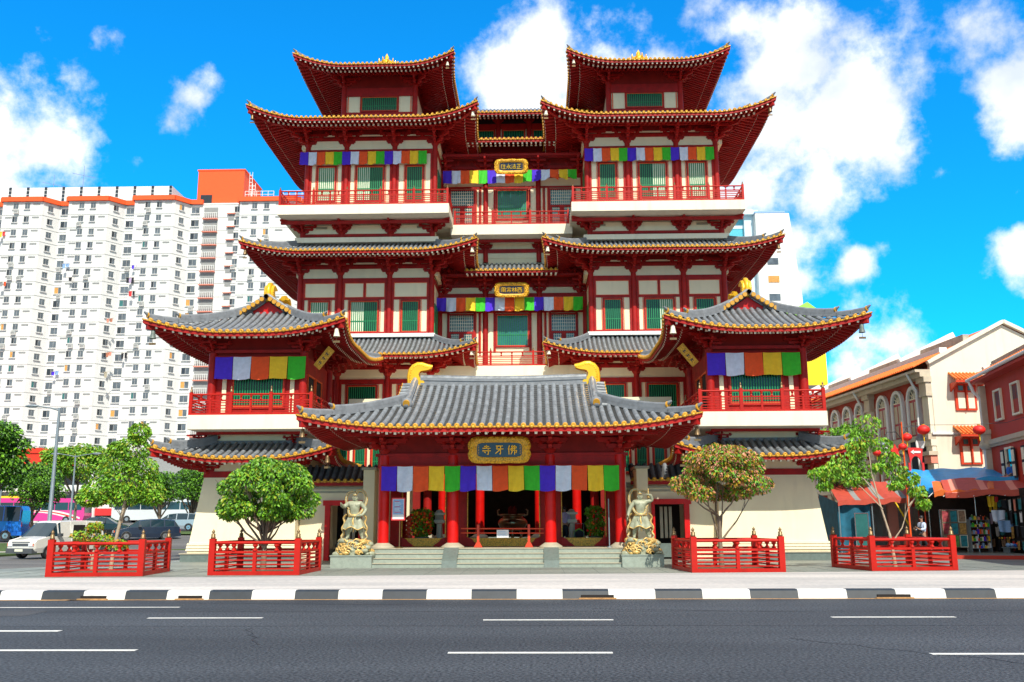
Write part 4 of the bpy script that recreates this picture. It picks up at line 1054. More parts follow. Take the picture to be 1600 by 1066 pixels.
# side street and car park on the left
b = MB(); b.add([(-80,23.5,.012),(-26,29.28,.012),(-16.2,43,.0),(-16.4,75,.0),(-90,75,.0)], [(0,1,2,3,4)], 'asphalt_far'); struct(b.build('side_road', fix=True))
b = MB(); b.box(-70, -28.5, 50.5, 57, 0, .12, 'grass_base'); struct(b.build('verge_grass'), 'stuff')
b = MB(); b.box(-33, -15.8, 62.0, 66, .0, .14, 'grass_base'); struct(b.build('verge_grass'), 'stuff')
b = MB(); b.box(-70, -28.4, 50.3, 50.5, 0, .15, 'pavement'); struct(b.build('kerb'))

# wear on the road: seams, sealed cracks, patches and a cover
rw_ = random.Random(12); wr = MB()
for y in (16.4, 19.05): 
    P = [(-40+2*k, y+rw_.uniform(-.03, .03), .0035) for k in range(41)]
    for k in range(40): wr.add([P[k], P[k+1], (P[k+1][0], P[k+1][1]+.025, .0035), (P[k][0], P[k][1]+.025, .0035)], [(0,1,2,3)], 'tar')
for (x0, y0, x1, y1, n_) in ((5.2, 14.6, 9.4, 9.8, 18), (-7.5, 21.3, -1.5, 20.6, 14), (2.5, 19.6, 6.8, 18.8, 12), (-3.4, 16.1, -2.6, 13.9, 9)):
    P = [Vector((x0+(x1-x0)*k/n_+rw_.uniform(-.08, .08), y0+(y1-y0)*k/n_+rw_.uniform(-.08, .08), .0038)) for k in range(n_+1)]
    for k in range(n_):
        d = (P[k+1]-P[k]).normalized(); q = Vector((-d.y, d.x, 0))*.012; wr.add([P[k]-q, P[k+1]-q, P[k+1]+q, P[k]+q], [(0,1,2,3)], 'tar')
wr.add([(10.6,16.6,.003),(16,16.7,.003),(16,18.9,.003),(10.8,18.8,.003)], [(0,1,2,3)], 'patch'); wr.add([(-11,18.3,.003),(-8.4,18.25,.003),(-8.5,19.4,.003),(-11,19.4,.003)], [(0,1,2,3)], 'patch')
struct(wr.build('road_wear'))
mat('orange_red', (.62, .05, .012), .5, var=.1)
# ------------------------------------------------------------ skinned figures
def skin_obj(name, V, E, Rd, m, parent, sub=2, loc=(0,0,0), label=None, root=0):
    me = bpy.data.meshes.new(name); me.from_pydata([tuple(Vector(v)+Vector(loc)) for v in V], E, [])
    o = bpy.data.objects.new(name, me); COL.objects.link(o)
    md = o.modifiers.new('s', 'SKIN'); 
    sv = me.skin_vertices[0].data if me.skin_vertices else None
    if sv is None:
        bm = bmesh.new(); bm.from_mesh(me); bm.verts.layers.skin.verify(); bm.to_mesh(me); bm.free(); sv = me.skin_vertices[0].data
    for i, r in enumerate(Rd):
        r = r if isinstance(r, tuple) else (r, r); sv[i].radius = r; sv[i].use_root = (i == root)
    o.modifiers.new('d', 'SUBSURF').levels = sub; o.modifiers['d'].render_levels = sub
    dg = bpy.context.evaluated_depsgraph_get(); ev = o.evaluated_get(dg); nm = bpy.data.meshes.new_from_object(ev)
    o.modifiers.clear(); o.data = nm; nm.materials.clear(); nm.materials.append(MATS[m])
    nm.polygons.foreach_set('use_smooth', [True]*len(nm.polygons))
    if parent is not None:
        o.parent = parent
    if label: o['label'] = label
    return o
def chains(ch):
    """ch: dict name-> list of (x,y,z,r); first point of a chain may be a name string of (chain, index)"""
    V = []; E_ = []; Rd = []; idx = {}
    for nm, pts in ch:
        prev = None; idx[nm] = []
        for p in pts:
            if isinstance(p[0], str): prev = idx[p[0]][p[1]]; idx[nm].append(prev); continue
            V.append(p[:3]); Rd.append(p[3]); k = len(V)-1; idx[nm].append(k)
            if prev is not None: E_.append((prev, k))
            prev = k
    return V, E_, Rd
def hand(base, d, side, sc=1.0, curl=.6):
    """five short skinned fingers off a palm point; returns chain list"""
    d = Vector(d).normalized(); s = Vector(side).normalized(); n = d.cross(s); b = Vector(base); out = []
    for i in range(4):
        o = b + s*(i-1.5)*.02*sc + d*.03*sc; ln = (.075, .085, .08, .062)[i]*sc
        p1 = o + d*ln*.5; p2 = p1 + (d*(1-curl)+n*curl)*ln*.6
        out.append([(o.x,o.y,o.z,.0095*sc), (p1.x,p1.y,p1.z,.0088*sc), (p2.x,p2.y,p2.z,.007*sc)])
    o = b - s*.03*sc; p1 = o - s*.03*sc + d*.02*sc; p2 = p1 + d*.035*sc
    out.append([(o.x,o.y,o.z,.012*sc), (p1.x,p1.y,p1.z,.0105*sc), (p2.x,p2.y,p2.z,.008*sc)])
    return out

def person(loc, rz, shirt, trousers, label, pose, hair='black', skin='skin', h=1.7, extra=None):
    root = thing('person', loc, label, 'person')
    k = h/1.7
    def S(L): return [((p[0]*k, p[1]*k, p[2]*k, p[3]*k) if not isinstance(p[0], str) else p) for p in L]
    P = pose
    body = [('sp', S([(0,0,.93,.13), (0,0,1.1,.125), (0,.01,1.3,.145), (0,.01,1.42,.10), (0,0,1.49,.055), (0,-.01,1.56,.07), (0,-.015,1.64,.085)]))]
    for q, a_, l_ in ((-1, P['armL'], P['legL']), (1, P['armR'], P['legR'])):
        body.append(('a%d' % q, [('sp', 2)] + S([(q*.17,0,1.38,.062)] + [(x, y, z, r) for (x, y, z), r in zip(a_, (.045, .034, .028))])))
        body.append(('l%d' % q, [('sp', 0)] + S([(q*.09,0,.86,.095), (l_[0][0], l_[0][1], l_[0][2], .06), (l_[1][0], l_[1][1], l_[1][2], .042), (l_[1][0], l_[1][1]-.14, .03, .035)])))
    for q, a_ in ((-1, P['armL']), (1, P['armR'])):
        d = Vector(a_[2])-Vector(a_[1])
        for i, f in enumerate(hand(Vector(a_[2])+d.normalized()*.04, d, (0, 1, 0) if abs(d.z) > abs(d.y) else (1, 0, 0))):
            body.append(('f%d%d' % (q, i), [('a%d' % q, 4)] + S(f)))
    V, E_, Rd = chains(body); skin_obj('body', V, E_, Rd, skin, root)
    # face
    f = MB(); f.sphere((0, -.10*k, 1.615*k), .018*k, skin, 6, 5, (1, 1.2, 1.4))
    for q in (-1, 1): f.sphere((q*.033*k, -.088*k, 1.635*k), .012*k, 'black', 6, 4); f.sphere((q*.085*k, -.01, 1.625*k), .022*k, skin, 6, 5, (.4, .8, 1.3))
    f.box(-.025*k, .025*k, -.096*k, -.085*k, 1.578*k, 1.586*k, 'red_dark')
    f.T = None; o = f.build('face', None, fix=True); o.parent = root
    hr = MB(); hr.sphere((0, .012*k, 1.665*k), .098*k, hair, 14, 10, (.95, 1.08, .95)); o = hr.build('hair', None, fix=True); o.parent = root
    # shirt and trousers, a little wider than the body
    ch = [('sp', S([(0,0,.92,.16), (0,0,1.1,.155), (0,.01,1.3,.172), (0,.005,1.43,.10)]))]
    for q, a_ in ((-1, P['armL']), (1, P['armR'])):
        e = Vector(a_[0]); w = Vector(a_[1]); md = e.lerp(w, P.get('sleeve', .3))
        ch.append(('a%d' % q, [('sp', 2)] + S([(q*.17,0,1.375,.082), (e.x, e.y, e.z, .066), (md.x, md.y, md.z, .055)])))
    V, E_, Rd = chains(ch); skin_obj('shirt', V, E_, Rd, shirt, root)
    ch = [('sp', S([(0,0,.97,.155), (0,0,.9,.15)]))]
    for q, l_ in ((-1, P['legL']), (1, P['legR'])):
        ch.append(('l%d' % q, [('sp', 1)] + S([(q*.09,0,.84,.115), (l_[0][0], l_[0][1], l_[0][2], .085), (l_[1][0], l_[1][1], l_[1][2]+.03, .068)])))
    V, E_, Rd = chains(ch); skin_obj('trousers', V, E_, Rd, trousers, root)
    sh = MB()
    for l_ in (P['legL'], P['legR']): sh.sphere((l_[1][0]*k, (l_[1][1]-.07)*k, .045*k), .06*k, 'black', 10, 6, (.8, 2.1, .75))
    o = sh.build('shoes', None, fix=True); o.parent = root
    root.rotation_euler = (0, 0, rz); return root

# ------------------------------------------------------------ guardian statues
def statue(loc, mir, side):
    root = thing('guardian_statue', loc, 'bare-chested guardian statue with gold-edged scarf on a gilt rock base, %s' % side, 'statue', 'the pair of guardian statues by the gate')
    q = mir; m = 'bronze_stone'
    b = MB(); x, y, z = loc
    b.box(x-.82, x+.82, y-.55, y+.6, 0, .46, 'granite'); b.box(x-.85, x+.85, y-.58, y+.63, .46, .50, 'granite'); b.build('plinth', root)
    # swirling rock
    rk = MB(); r_ = random.Random(11+mir)
    for k in range(64):
        a_ = r_.uniform(0, 2*pi); lv = r_.random(); rr = (.74-.22*lv)*sqrt(r_.uniform(.45, 1)); c = (x+cos(a_)*rr, y+sin(a_)*rr*.6, .52+lv*.55)
        rk.sphere(c, r_.uniform(.09, .17), 'gold_rock' if r_.random() < .6 else m, 8, 6, (1.4, 1, .75))
    for k in range(34):
        a_ = r_.uniform(pi, 2*pi); lv = r_.random(); rr = .74-.2*lv; c = Vector((x+cos(a_)*rr, y+sin(a_)*rr*.62-.02, .56+lv*.5))
        t = Vector((-sin(a_), cos(a_)*.6, 0)); rad = r_.uniform(.05, .1)
        rk.tube([c+t*rad*cos(v)*1.4+Vector((0,-.03,rad*sin(v))) for v in (0, .9, 1.8, 2.7, 3.6, 4.5)], [.022,.03,.03,.028,.02,.01], 'gold_rock', 5)
    rk.lathe((x, y, .5), [(.42, 0), (.42, .3), (.36, .58), (.001, .6)], m, 10); o = rk.build('rock_base', root); 
    B = 1.1
    def L(pts): return [((q*p[0], p[1], p[2]+B, p[3]) if not isinstance(p[0], str) else p) for p in pts]
    if mir < 0 or True: pass
    raise_ = (side.startswith('right'))
    ch = [('sp', L([(0,0,.92,.15), (0,-.02,1.08,.145), (0,-.02,1.26,.18), (0,0,1.42,.17), (0,0,1.53,.085), (0,-.03,1.60,.085), (0,-.04,1.70,.105)]))]
    if raise_:
        arms = {'-': [(-.23,0,1.44,.09), (-.42,-.02,1.18,.075), (-.50,-.10,.93,.05), (-.53,-.14,.84,.05)], '+': [(.24,0,1.46,.09), (.50,-.02,1.52,.075), (.42,-.12,1.72,.055), (.33,-.14,1.74,.055)]}
    else:
        arms = {'-': [(-.24,0,1.44,.09), (-.44,-.06,1.30,.078), (-.50,-.26,1.36,.055), (-.49,-.34,1.40,.06)], '+': [(.24,0,1.44,.09), (.46,0,1.18,.078), (.34,-.16,.98,.055), (.22,-.22,.96,.055)]}
    flip = 1
    for kx, pts in arms.items(): ch.append(('a'+kx, [('sp', 3)] + [(p[0]*flip, p[1], p[2]+B, p[3]) for p in pts]))
    lg = {'-': [(-.13,0,.86,.13), (-.22,-.08,.5,.09), (-.25,.02,.28,.085), (-.27,.02,.09,.055), (-.29,-.14,.045,.045)], '+': [(.13,0,.86,.13), (.22,-.06,.5,.09), (.27,.02,.28,.085), (.32,.03,.09,.055), (.36,-.12,.045,.045)]}
    for kx, pts in lg.items(): ch.append(('l'+kx, [('sp', 0)] + [(p[0], p[1], p[2]+B, p[3]) for p in pts]))
    for kx in '-+':
        A, C = Vector(arms[kx][2][:3]), Vector(arms[kx][3][:3]); C.z += B; A.z += B
        for i, f in enumerate(hand(C, C-A, (0, 1, 0.2), 1.5, .8)): ch.append(('f'+kx+str(i), [('a'+kx, 4)] + f))
    V, E_, Rd = chains(ch); Rd = [r*1.2 if r > .03 else r for r in Rd]; skin_obj('body', V, E_, Rd, m, root)
    # muscles and face in relief
    f = MB(); f.T = Matrix.Translation(loc)
    for s_ in (-1, 1):
        f.sphere((s_*.085, -.15, 1.36+B), .085, m, 10, 7, (1.1, .5, .75)); f.sphere((s_*.035, -.12, 1.655+B), .02, m, 6, 5); f.sphere((s_*.04, -.135, 1.70+B), .025, m, 6, 4, (1.4, .6, .5))
        f.sphere((s_*.105, -.03, 1.66+B), .03, m, 6, 5, (.5, .8, 1.6))
        for k in range(3): f.sphere((s_*.045, -.145, 1.23+B-.075*k), .04, m, 8, 5, (1, .5, .8))
    f.sphere((0, -.15, 1.655+B), .024, m, 6, 5, (1, 1, 1.4)); f.sphere((0, -.125, 1.60+B), .035, m, 8, 5, (1.3, .6, .6))
    f.sphere((0, -.02, 1.80+B), .055, m, 8, 6, (1, 1, 1.2)); f.tube([(.07*cos(a_), -.03+.07*sin(a_), 1.775+B) for a_ in [k*pi/4 for k in range(9)]], .018, 'gold_rock', 5)
    f.build('relief', root)
    # skirt with folds
    s = MB(); s.T = Matrix.Translation(loc); K = 40
    rings = [(.20,.96),(.23,.9),(.29,.75),(.35,.6),(.39,.45)]
    vs = []
    for j, (rd, zz) in enumerate(rings):
        for k in range(K):
            a_ = 2*pi*k/K; w = 1+.10*j/4*sin(a_*9+j*.4); dz = -.06*(j/4)*sin(a_*5+1)
            vs.append((cos(a_)*rd*w*1.15, sin(a_)*rd*w*.72-.02, zz+B+dz))
    fs = [(j*K+k, j*K+(k+1)%K, (j+1)*K+(k+1)%K, (j+1)*K+k) for j in range(4) for k in range(K)]
    s.add(vs, fs, m, True); s.tube([vs[4*K+k] for k in list(range(K))+[0]], .02, 'gold_rock', 5)
    s.tube([(cos(a_)*.24, sin(a_)*.19-.02, .95+B+.02*sin(3*a_)) for a_ in [2*pi*k/16 for k in range(17)]], .04, 'gold_rock', 6)
    for k in range(3): s.tube([(.05*(k-1), -.17, .95+B), (.1*(k-1)-.03, -.26, .75+B), (.07*(k-1)+.02, -.27, .5+B), (.1*(k-1), -.22, .3+B)], [.03,.035,.03,.015], 'gold_rock' if k == 1 else m, 6, flat=.5)
    s.build('skirt', root)
    # floating scarf
    c = MB(); c.T = Matrix.Translation(loc)
    ring = [(-.20,-.1,1.20),(-.34,.06,1.38),(-.38,.1,1.62),(-.30,.1,1.84),(-.12,.08,1.90),(0,.1,1.84),(.12,.08,1.95),(.30,.1,1.92),(.42,.1,1.74),(.44,.08,1.50),(.34,.0,1.26),(.2,-.14,1.02),(0,-.2,.93),(-.2,-.14,1.02),(-.24,-.1,1.2)]
    if raise_: ring = [(p[0]*-1*.95, p[1], p[2]) for p in ring]
    def sm(pts, n=4):
        out = []
        for i in range(len(pts)-1):
            p0 = Vector(pts[max(i-1,0)]); p1 = Vector(pts[i]); p2 = Vector(pts[i+1]); p3 = Vector(pts[min(i+2,len(pts)-1)])
            for k in range(n):
                t = k/n; out.append(.5*((2*p1)+(p2-p0)*t+(2*p0-5*p1+4*p2-p3)*t*t+(3*p1-p0-3*p2+p3)*t**3)+Vector((0,0,B)))
        out.append(Vector(pts[-1])+Vector((0,0,B))); return out
    c.tube(sm(ring), .058, 'gold_rock', 6, flat=.6); c.tube([p+Vector((0,-.03,0)) for p in sm(ring)], .022, m, 6)
    for s_ in (-1, 1):
        tail = [(s_*.34,0,1.0),(s_*.46,.06,.86),(s_*.40,.06,.66),(s_*.50,.05,.46),(s_*.44,.04,.26),(s_*.52,.0,.10),(s_*.42,-.05,.02)]
        c.tube(sm(tail), [.062]*20+[.04]*5, 'gold_rock', 6, flat=.55); c.tube([p+Vector((0,-.025,0)) for p in sm(tail)], .02, m, 5)
    c.build('scarf', root)
    if raise_:
        w = MB(); w.T = Matrix.Translation(loc); w.cyl((-.56,-.3,.93+B), (-.44,.05,.78+B), .022, .03, 'brass', 6); w.build('weapon', root); w = MB(); w.T = Matrix.Translation(loc); w.cyl((.33,-.14,1.62+B), (.33,-.14,1.98+B), .025, .025, 'gold_rock', 6); w.build('weapon', root)
    return root
mat('gold_rock', (.72, .48, .16), .42, metal=.3, var=.35, scale=14)
statue((-5.92, 38.1, 0), 1, 'left of the gate steps'); statue((5.62, 38.1, 0), 1, 'right of the gate steps')

# ------------------------------------------------------------ red railing enclosures
def enclosure(cx, cy, s, label, d=3.1, rz=0, m='red_rail'):
    e = thing('tree_railing', (cx, cy, 0), label, 'railing', 'low red railings around the street trees'); h = s/2; k = d/2
    e.location = (0, 0, 0)
    P = [(-h,-k),(h,-k),(h,k),(-h,k)]
    for i in range(4):
        r = MB(); fn = MB(); A, B = P[i], P[(i+1) % 4]
        rail_section(r, fn, A, B, .02, 1.16, 2, .20, (1, 0), mr=m, finh=.33, posth=1.03)
        ro = r.build('railing_panel', e); fn.build('post_finial', ro)
    p = MB(); p.box(-h+.15, h-.15, -k+.15, k-.15, .02, .1, 'soil'); p.build('planting_bed', e)
    e.location = (cx, cy, 0); e.rotation_euler = (0, 0, rz)
    return e
mat('soil', (.12, .085, .05), .95, var=.3, scale=12)
enclosure(-13.6, 33.35, 2.98, 'red railing enclosure nearest the parked cars at the far left', rz=R(6))
enclosure(-8.22, 33.95, 2.95, 'red railing enclosure round the dense green tree left of the statue')
enclosure(8.35, 35.0, 3.1, 'red railing enclosure round the reddish-leaved tree right of the gate', rz=R(4))
enclosure(14.68, 35.9, 3.02, 'red railing enclosure round the thin forked tree beside the market stalls', rz=R(7))

# ------------------------------------------------------------ trees
for nm, c in dict(leaf_a=(.075, .21, .010), leaf_b=(.13, .32, .014), leaf_c=(.27, .34, .02), leaf_d=(.42, .24, .02), leaf_e=(.48, .20, .12), leaf_f=(.022, .075, .010), leaf_g=(.17, .38, .025)).items(): mat(nm, c, .45, var=.3, scale=2, spec=.4)
def leafy(mb, rr_, centers, n, ls, cols, droop=.5, wid=.32):
    for i in range(n):
        c, r = centers[rr_.randrange(len(centers))]
        while True:
            v = Vector((rr_.uniform(-1,1), rr_.uniform(-1,1), rr_.uniform(-1,1)))
            if v.length <= 1: break
        v = v.normalized()*(v.length**.45)
        p = Vector(c)+Vector((v.x*r[0], v.y*r[1], v.z*r[2]))
        d = Vector((v.x+rr_.uniform(-.8,.8), v.y+rr_.uniform(-.8,.8), rr_.uniform(-.6,.6)-droop)).normalized()
        s = d.cross(Vector((rr_.uniform(-1,1), rr_.uniform(-1,1), rr_.uniform(-1,1)))).normalized()
        L_ = ls*rr_.uniform(.6, 1.35); w = L_*wid; n_ = d.cross(s)*w*.25
        mb.add([p, p+d*L_*.5+s*w, p+d*L_-Vector((0,0,L_*.12)), p+d*L_*.5-s*w, p+d*L_*.5-n_], [(0,1,4),(1,2,4),(2,3,4),(3,0,4)], rr_.choice(cols))
def limbs(mb, rr_, base, pts, r0_, m, tips):
    """trunk through pts then limbs to each tip"""
    P = [Vector(base)]+[Vector(p) for p in pts]; n = len(P)
    mb.tube(P, [r0_*(1.25 if i == 0 else 1-.35*i/n) for i in range(n)], m, 9)
    for t in tips:
        k = rr_.choice([n-1, n-1, n-2]) if n > 2 else n-1
        a_ = P[k]; t = Vector(t); md = a_.lerp(t, .5)+Vector((rr_.uniform(-.1,.1), rr_.uniform(-.1,.1), -.06*(t-a_).length)); r = r0_*.42
        mb.tube([a_, a_.lerp(md, .5)+Vector((0,0,.02)), md, t], [r*1.2, r, r*.75, r*.25], m, 6)
        for q in range(3):
            e = t+Vector((rr_.uniform(-.45,.45), rr_.uniform(-.45,.45), rr_.uniform(-.1,.5))); mb.tube([md.lerp(t, .3+.2*q), e], [r*.4, r*.12], m, 4)
def tree(loc, label, trunk, clumps, n, ls, cols, bark='bark', r0_=.09, group=None, seed=1, droop=.5, cat='tree', tips=None, wid=.32, name='tree'):
    root = thing(name, loc, label, cat, group); r_ = random.Random(seed); loc = Vector(loc)
    n = int(n*1.7); ls *= .78
    tr = MB(); tr.T = Matrix.Translation(loc)
    limbs(tr, r_, (0,0,-.03), trunk, r0_, bark, tips if tips is not None else [Vector(c)-Vector((0,0,r[2]*.3)) for c, r in clumps]); tr.build('trunk', root)
    cr = MB(); cr.T = Matrix.Translation(loc); leafy(cr, r_, clumps, n, ls, cols, droop, wid); cr.build('crown', root)
    return root
def dome(r_, cx, cy, cz, rx, ry, rz_, n, cr):
    out = []
    for i in range(n):
        a_ = r_.uniform(0, 2*pi); t = r_.uniform(-.55, 1); rr = sqrt(max(0, 1-t*t))*r_.uniform(.55, .95)
        out.append(((cx+cos(a_)*rr*rx, cy+sin(a_)*rr*ry, cz+t*rz_*.8), (cr*r_.uniform(.8,1.25), cr*r_.uniform(.8,1.25), cr*r_.uniform(.55,.85))))
    return out
q_ = random.Random(21)
tree((-10.05+1.6, 34.2, 0), 'dense dark green round-crowned tree inside the railing left of the left statue', [(.03,0,.9),(.0,.05,1.35)], dome(q_, 0, 0, 2.72, 1.52, 1.45, 1.45, 34, .48), 9500, .17, ['leaf_a','leaf_a','leaf_b','leaf_b','leaf_c','leaf_f','leaf_g'], r0_=.10, seed=2, droop=.7)
tree((8.25, 35.3, 0), 'round tree with reddish-brown and olive leaves inside the railing right of the gate', [(-.02,0,1.0),(.0,0,1.9)], dome(q_, .1, 0, 3.35, 1.75, 1.6, 1.3, 38, .45), 9500, .15, ['leaf_a','leaf_b','leaf_f','leaf_d','leaf_d','leaf_a','leaf_e','leaf_e','leaf_e','leaf_d','leaf_b'], r0_=.085, seed=3, droop=.8,
     tips=[(-1.2,0,2.8),(-.6,.3,3.2),(0,0,3.6),(.7,-.2,3.1),(1.3,.2,2.8),(.3,.5,3.4),(-.9,-.4,2.7)])
tree((-14.0, 34.2, 0), 'slender bright green leaning tree inside the leftmost red railing', [(.05,0,.8),(.18,0,1.6),(.35,0,2.6),(.45,0,3.6)],
     [((.2,0,2.85),(1.0,.8,.42)),((-.5,0,3.0),(.75,.6,.38)),((.9,.1,3.0),(.8,.6,.45)),((.3,0,3.4),(1.0,.7,.5)),((.0,0,3.9),(.7,.6,.45)),((.85,0,3.8),(.6,.5,.4)),((.5,0,4.5),(.55,.5,.5)),((.7,0,5.1),(.35,.3,.4)),((-.9,0,2.7),(.5,.4,.3)),((1.3,0,2.75),(.45,.4,.3)),((-.1,0,4.5),(.3,.3,.3))],
     4600, .16, ['leaf_a','leaf_b','leaf_g','leaf_g','leaf_c'], 'bark_pale', .07, seed=4)
tree((-14.75, 34.3, 0), 'low shrub with yellowish leaves inside the leftmost red railing', [(0,0,.5),(.05,0,1.0)], [((-.3,0,1.35),(.5,.4,.22)),((.35,0,1.2),(.4,.35,.2)),((.0,0,1.65),(.25,.25,.18)),((.9,0,1.05),(.35,.3,.18))], 700, .14, ['leaf_b','leaf_g','leaf_c','leaf_d'], 'bark_pale', .05, seed=5, cat='shrub', name='shrub')
def pz(px, y): return ((px-858)*.02455+1.43-14.69, 1.7+(820-y)/41.)
CLP = [(1372,668,20),(1362,690,17),(1352,705,14),(1392,700,15),(1330,728,20),(1312,740,18),(1292,745,13),(1342,752,12),(1402,722,14),(1412,742,15),(1430,752,13),(1440,772,12),(1447,790,9),(1408,762,10),(1384,735,9),(1300,762,9)]
tree((14.69, 35.6, 0), 'thin pale forked tree with sparse leaves inside the rightmost red railing', [(-.08,0,.9),(-.13,0,1.3)],
     [((pz(a_, b_)[0], 0, pz(a_, b_)[1]), (c_/41., c_/48., c_/52.)) for a_, b_, c_ in CLP], 1700, .19, ['leaf_b','leaf_g','leaf_g','leaf_c','leaf_a'], 'bark_pale', .065, seed=6, droop=1.0, tips=[(.66,0,2.3)])
LB = bpy.data.objects['trunk'].users_collection[0] if False else None
tb_ = MB(); tb_.T = Matrix.Translation((14.69, 35.6, 0))
for P_, r_ in (([(-.13,0,1.3),(-.38,.05,2.4),(-.61,0,3.5),(-.69,0,4.9)], .045), ([(-.42,.02,2.6),(-.9,0,3.3),(-1.5,0,3.7)], .028), ([(-.3,0,2.2),(-1.0,.1,3.0),(-1.25,.1,3.2)], .022), ([(.66,0,2.3),(1.1,0,2.8),(1.2,0,3.3)], .028), ([(.66,0,2.3),(.75,0,3.2),(.4,0,4.1)], .022), ([(-.6,0,3.4),(-.1,0,4.3)], .02)):
    tb_.tube(P_, [r_*(1-.7*i/(len(P_)-1)) for i in range(len(P_))], 'bark_pale', 6)
tb_.build('branches', [o for o in bpy.data.objects if o.get('label', '').startswith('thin pale forked')][0])

# ------------------------------------------------------------ things in and around the gate
mat('poster_blue', (.25, .42, .70), .5, var=.15, scale=12); mat('poster_red', (.7, .03, .03), .5, var=.05); mat('paper', (.75, .76, .78), .7, var=.06, scale=10)
p = thing('poster_stand', (-4.05, 38.98, .74), 'blue poster with red border on a thin stand beside the left gate column', 'poster stand')
b = MB(); b.box(-4.55, -3.98, 38.85, 38.88, 1.86, 2.78, 'poster_red'); b.box(-4.50, -4.03, 38.842, 38.85, 1.91, 2.73, 'paper'); b.box(-4.48, -4.05, 38.836, 38.842, 2.1, 2.71, 'poster_blue')
for k in range(9): b.box(-4.42, -4.14-.04*(k % 3), 38.832, 38.836, 2.18+.055*k, 2.20+.055*k, 'paper' if k % 4 else 'poster_red')
b.build('poster', p); b = MB(); b.cyl((-4.2, 38.9, .76), (-4.2, 38.9, 1.86), .02, .02, 'brass', 8); b.lathe((-4.2, 38.9, .745), [(.16,0),(.14,.03),(.03,.05)], 'brass', 12); b.build('stand', p)
p = thing('slim_post', (4.4, 38.9, .74), 'slim grey post standing beside the right gate column', 'post'); b = MB(); b.cyl((4.42, 38.95, .745), (4.42, 38.95, 2.7), .025, .025, 'grey_metal', 8); b.lathe((4.42, 38.95, .745), [(.1,0),(.1,.03),(.03,.04)], 'grey_metal', 10); b.build('post', p)
p = thing('barrier_rail', (0, 39.4, .74), 'low red two-rail barrier with white notice across the middle gate opening', 'barrier')
b = MB(); b.cyl((-1.72, 39.6, 1.52), (1.75, 39.6, 1.5), .03, .03, 'orange_red', 8); b.cyl((-1.72, 39.6, 1.34), (1.75, 39.6, 1.32), .025, .025, 'orange_red', 8); b.build('rail', p)
for xx in (-1.0, 1.12):
    b = MB(); b.box(xx-.05, xx+.05, 39.55, 39.65, .75, 1.68, 'orange_red'); b.prism([(xx-.18,.747),(xx+.18,.747),(xx+.07,.95),(xx-.07,.95)], 'y', 39.5, 39.7, 'orange_red'); b.build('post', p)
b = MB(); b.box(-.22, .28, 39.55, 39.56, 1.14, 1.46, 'paper')
for k in range(4): b.box(-.16, .2-.05*(k % 2), 39.546, 39.549, 1.2+.06*k, 1.215+.06*k, 'poster_blue')
b.build('notice', p)
# incense burner deep in the hall
p = thing('incense_burner', (.2, 47.5, .1), 'large round bronze incense burner in the dark middle opening of the gate', 'incense burner')
mat('bronze', (.42, .24, .13), .28, metal=.85, var=.2, scale=4)
b = MB(); b.lathe((.25, 47.5, 1.35), [(.001,0),(.35,.02),(.62,.15),(.74,.36),(.72,.5),(.6,.62),(.5,.66),(.5,.74),(.62,.78),(.62,.84),(.45,.84),(.4,.7),(.001,.68)], 'bronze', 28); b.build('bowl', p)
for q in (-1, 1):
    b = MB(); b.tube([(.25+q*.55, 47.5, 2.1), (.25+q*.74, 47.5, 2.16), (.25+q*.76, 47.5, 2.36), (.25+q*.66, 47.5, 2.42)], [.04,.04,.035,.03], 'bronze', 7); b.build('handle', p)
for k in range(3):
    a_ = pi/6+2*pi*k/3; b = MB(); b.tube([(.25+.4*cos(a_), 47.5+.4*sin(a_), 1.5), (.25+.5*cos(a_), 47.5+.5*sin(a_), 1.1), (.25+.42*cos(a_), 47.5+.42*sin(a_), .95)], [.09,.07,.09], 'bronze', 7); b.build('leg', p)
b = MB(); b.box(-.55, 1.05, 46.9, 48.1, .02, .95, 'granite'); b.build('pedestal', p)
for k in range(7): 
    if k == 0: b = MB()
    b.cyl((.05+.06*k, 47.5, 2.0), (.03+.065*k, 47.5, 2.5+.05*(k % 3)), .008, .008, 'red_col', 4)
b.build('incense_sticks', p)
# flower stands
def flower_stand(loc, label, w, h, cols, seed, low):
    p = thing('flower_stand', loc, label, 'plant', 'potted flowering bushes inside the gate'); r_ = random.Random(seed)
    b = MB(); b.T = Matrix.Translation(loc); b.lathe((0,0,0), [(.24,0),(.32,.3),(.34,.4),(.001,.38)], 'granite_dark', 14); b.build('pot', p)
    b = MB(); b.T = Matrix.Translation(loc); b.tube([(0,0,.3),(.02,0,h*.5),(0,0,h*.9)], [.05,.04,.02], 'bark', 6); b.build('stem', p)
    b = MB(); b.T = Matrix.Translation(loc); leafy(b, r_, [((0,0,low+(h-low)*.2),(w*.4,.35,.35)),((0,0,low+(h-low)*.5),(w*.48,.4,.4)),((0,0,h*.92),(w*.5,.4,.3))], 1500, .12, ['leaf_g','leaf_g','leaf_b','leaf_c'], .4, .4); b.build('leaves', p)
    b = MB(); b.T = Matrix.Translation(loc)
    for i in range(110 if low > .45 else 45): b.sphere((r_.uniform(-w*.5,w*.5), r_.uniform(-.5,-.15), r_.uniform(low,h)), r_.uniform(.035,.065), r_.choice(cols), 6, 4)
    b.build('blossoms', p)
flower_stand((-3.75, 42.8, .74), 'bushy flower stand dotted with orange and yellow blossoms in the left gate opening', 1.0, 1.5, ['orange_trim','flag_yellow','flag_orange','red_col'], 4, .5)
flower_stand((4.1, 42.8, .74), 'dark leafy flower stand with a few red blossoms in the right gate opening', .8, 1.6, ['red_col','flag_orange','leaf_e'], 9, .4)
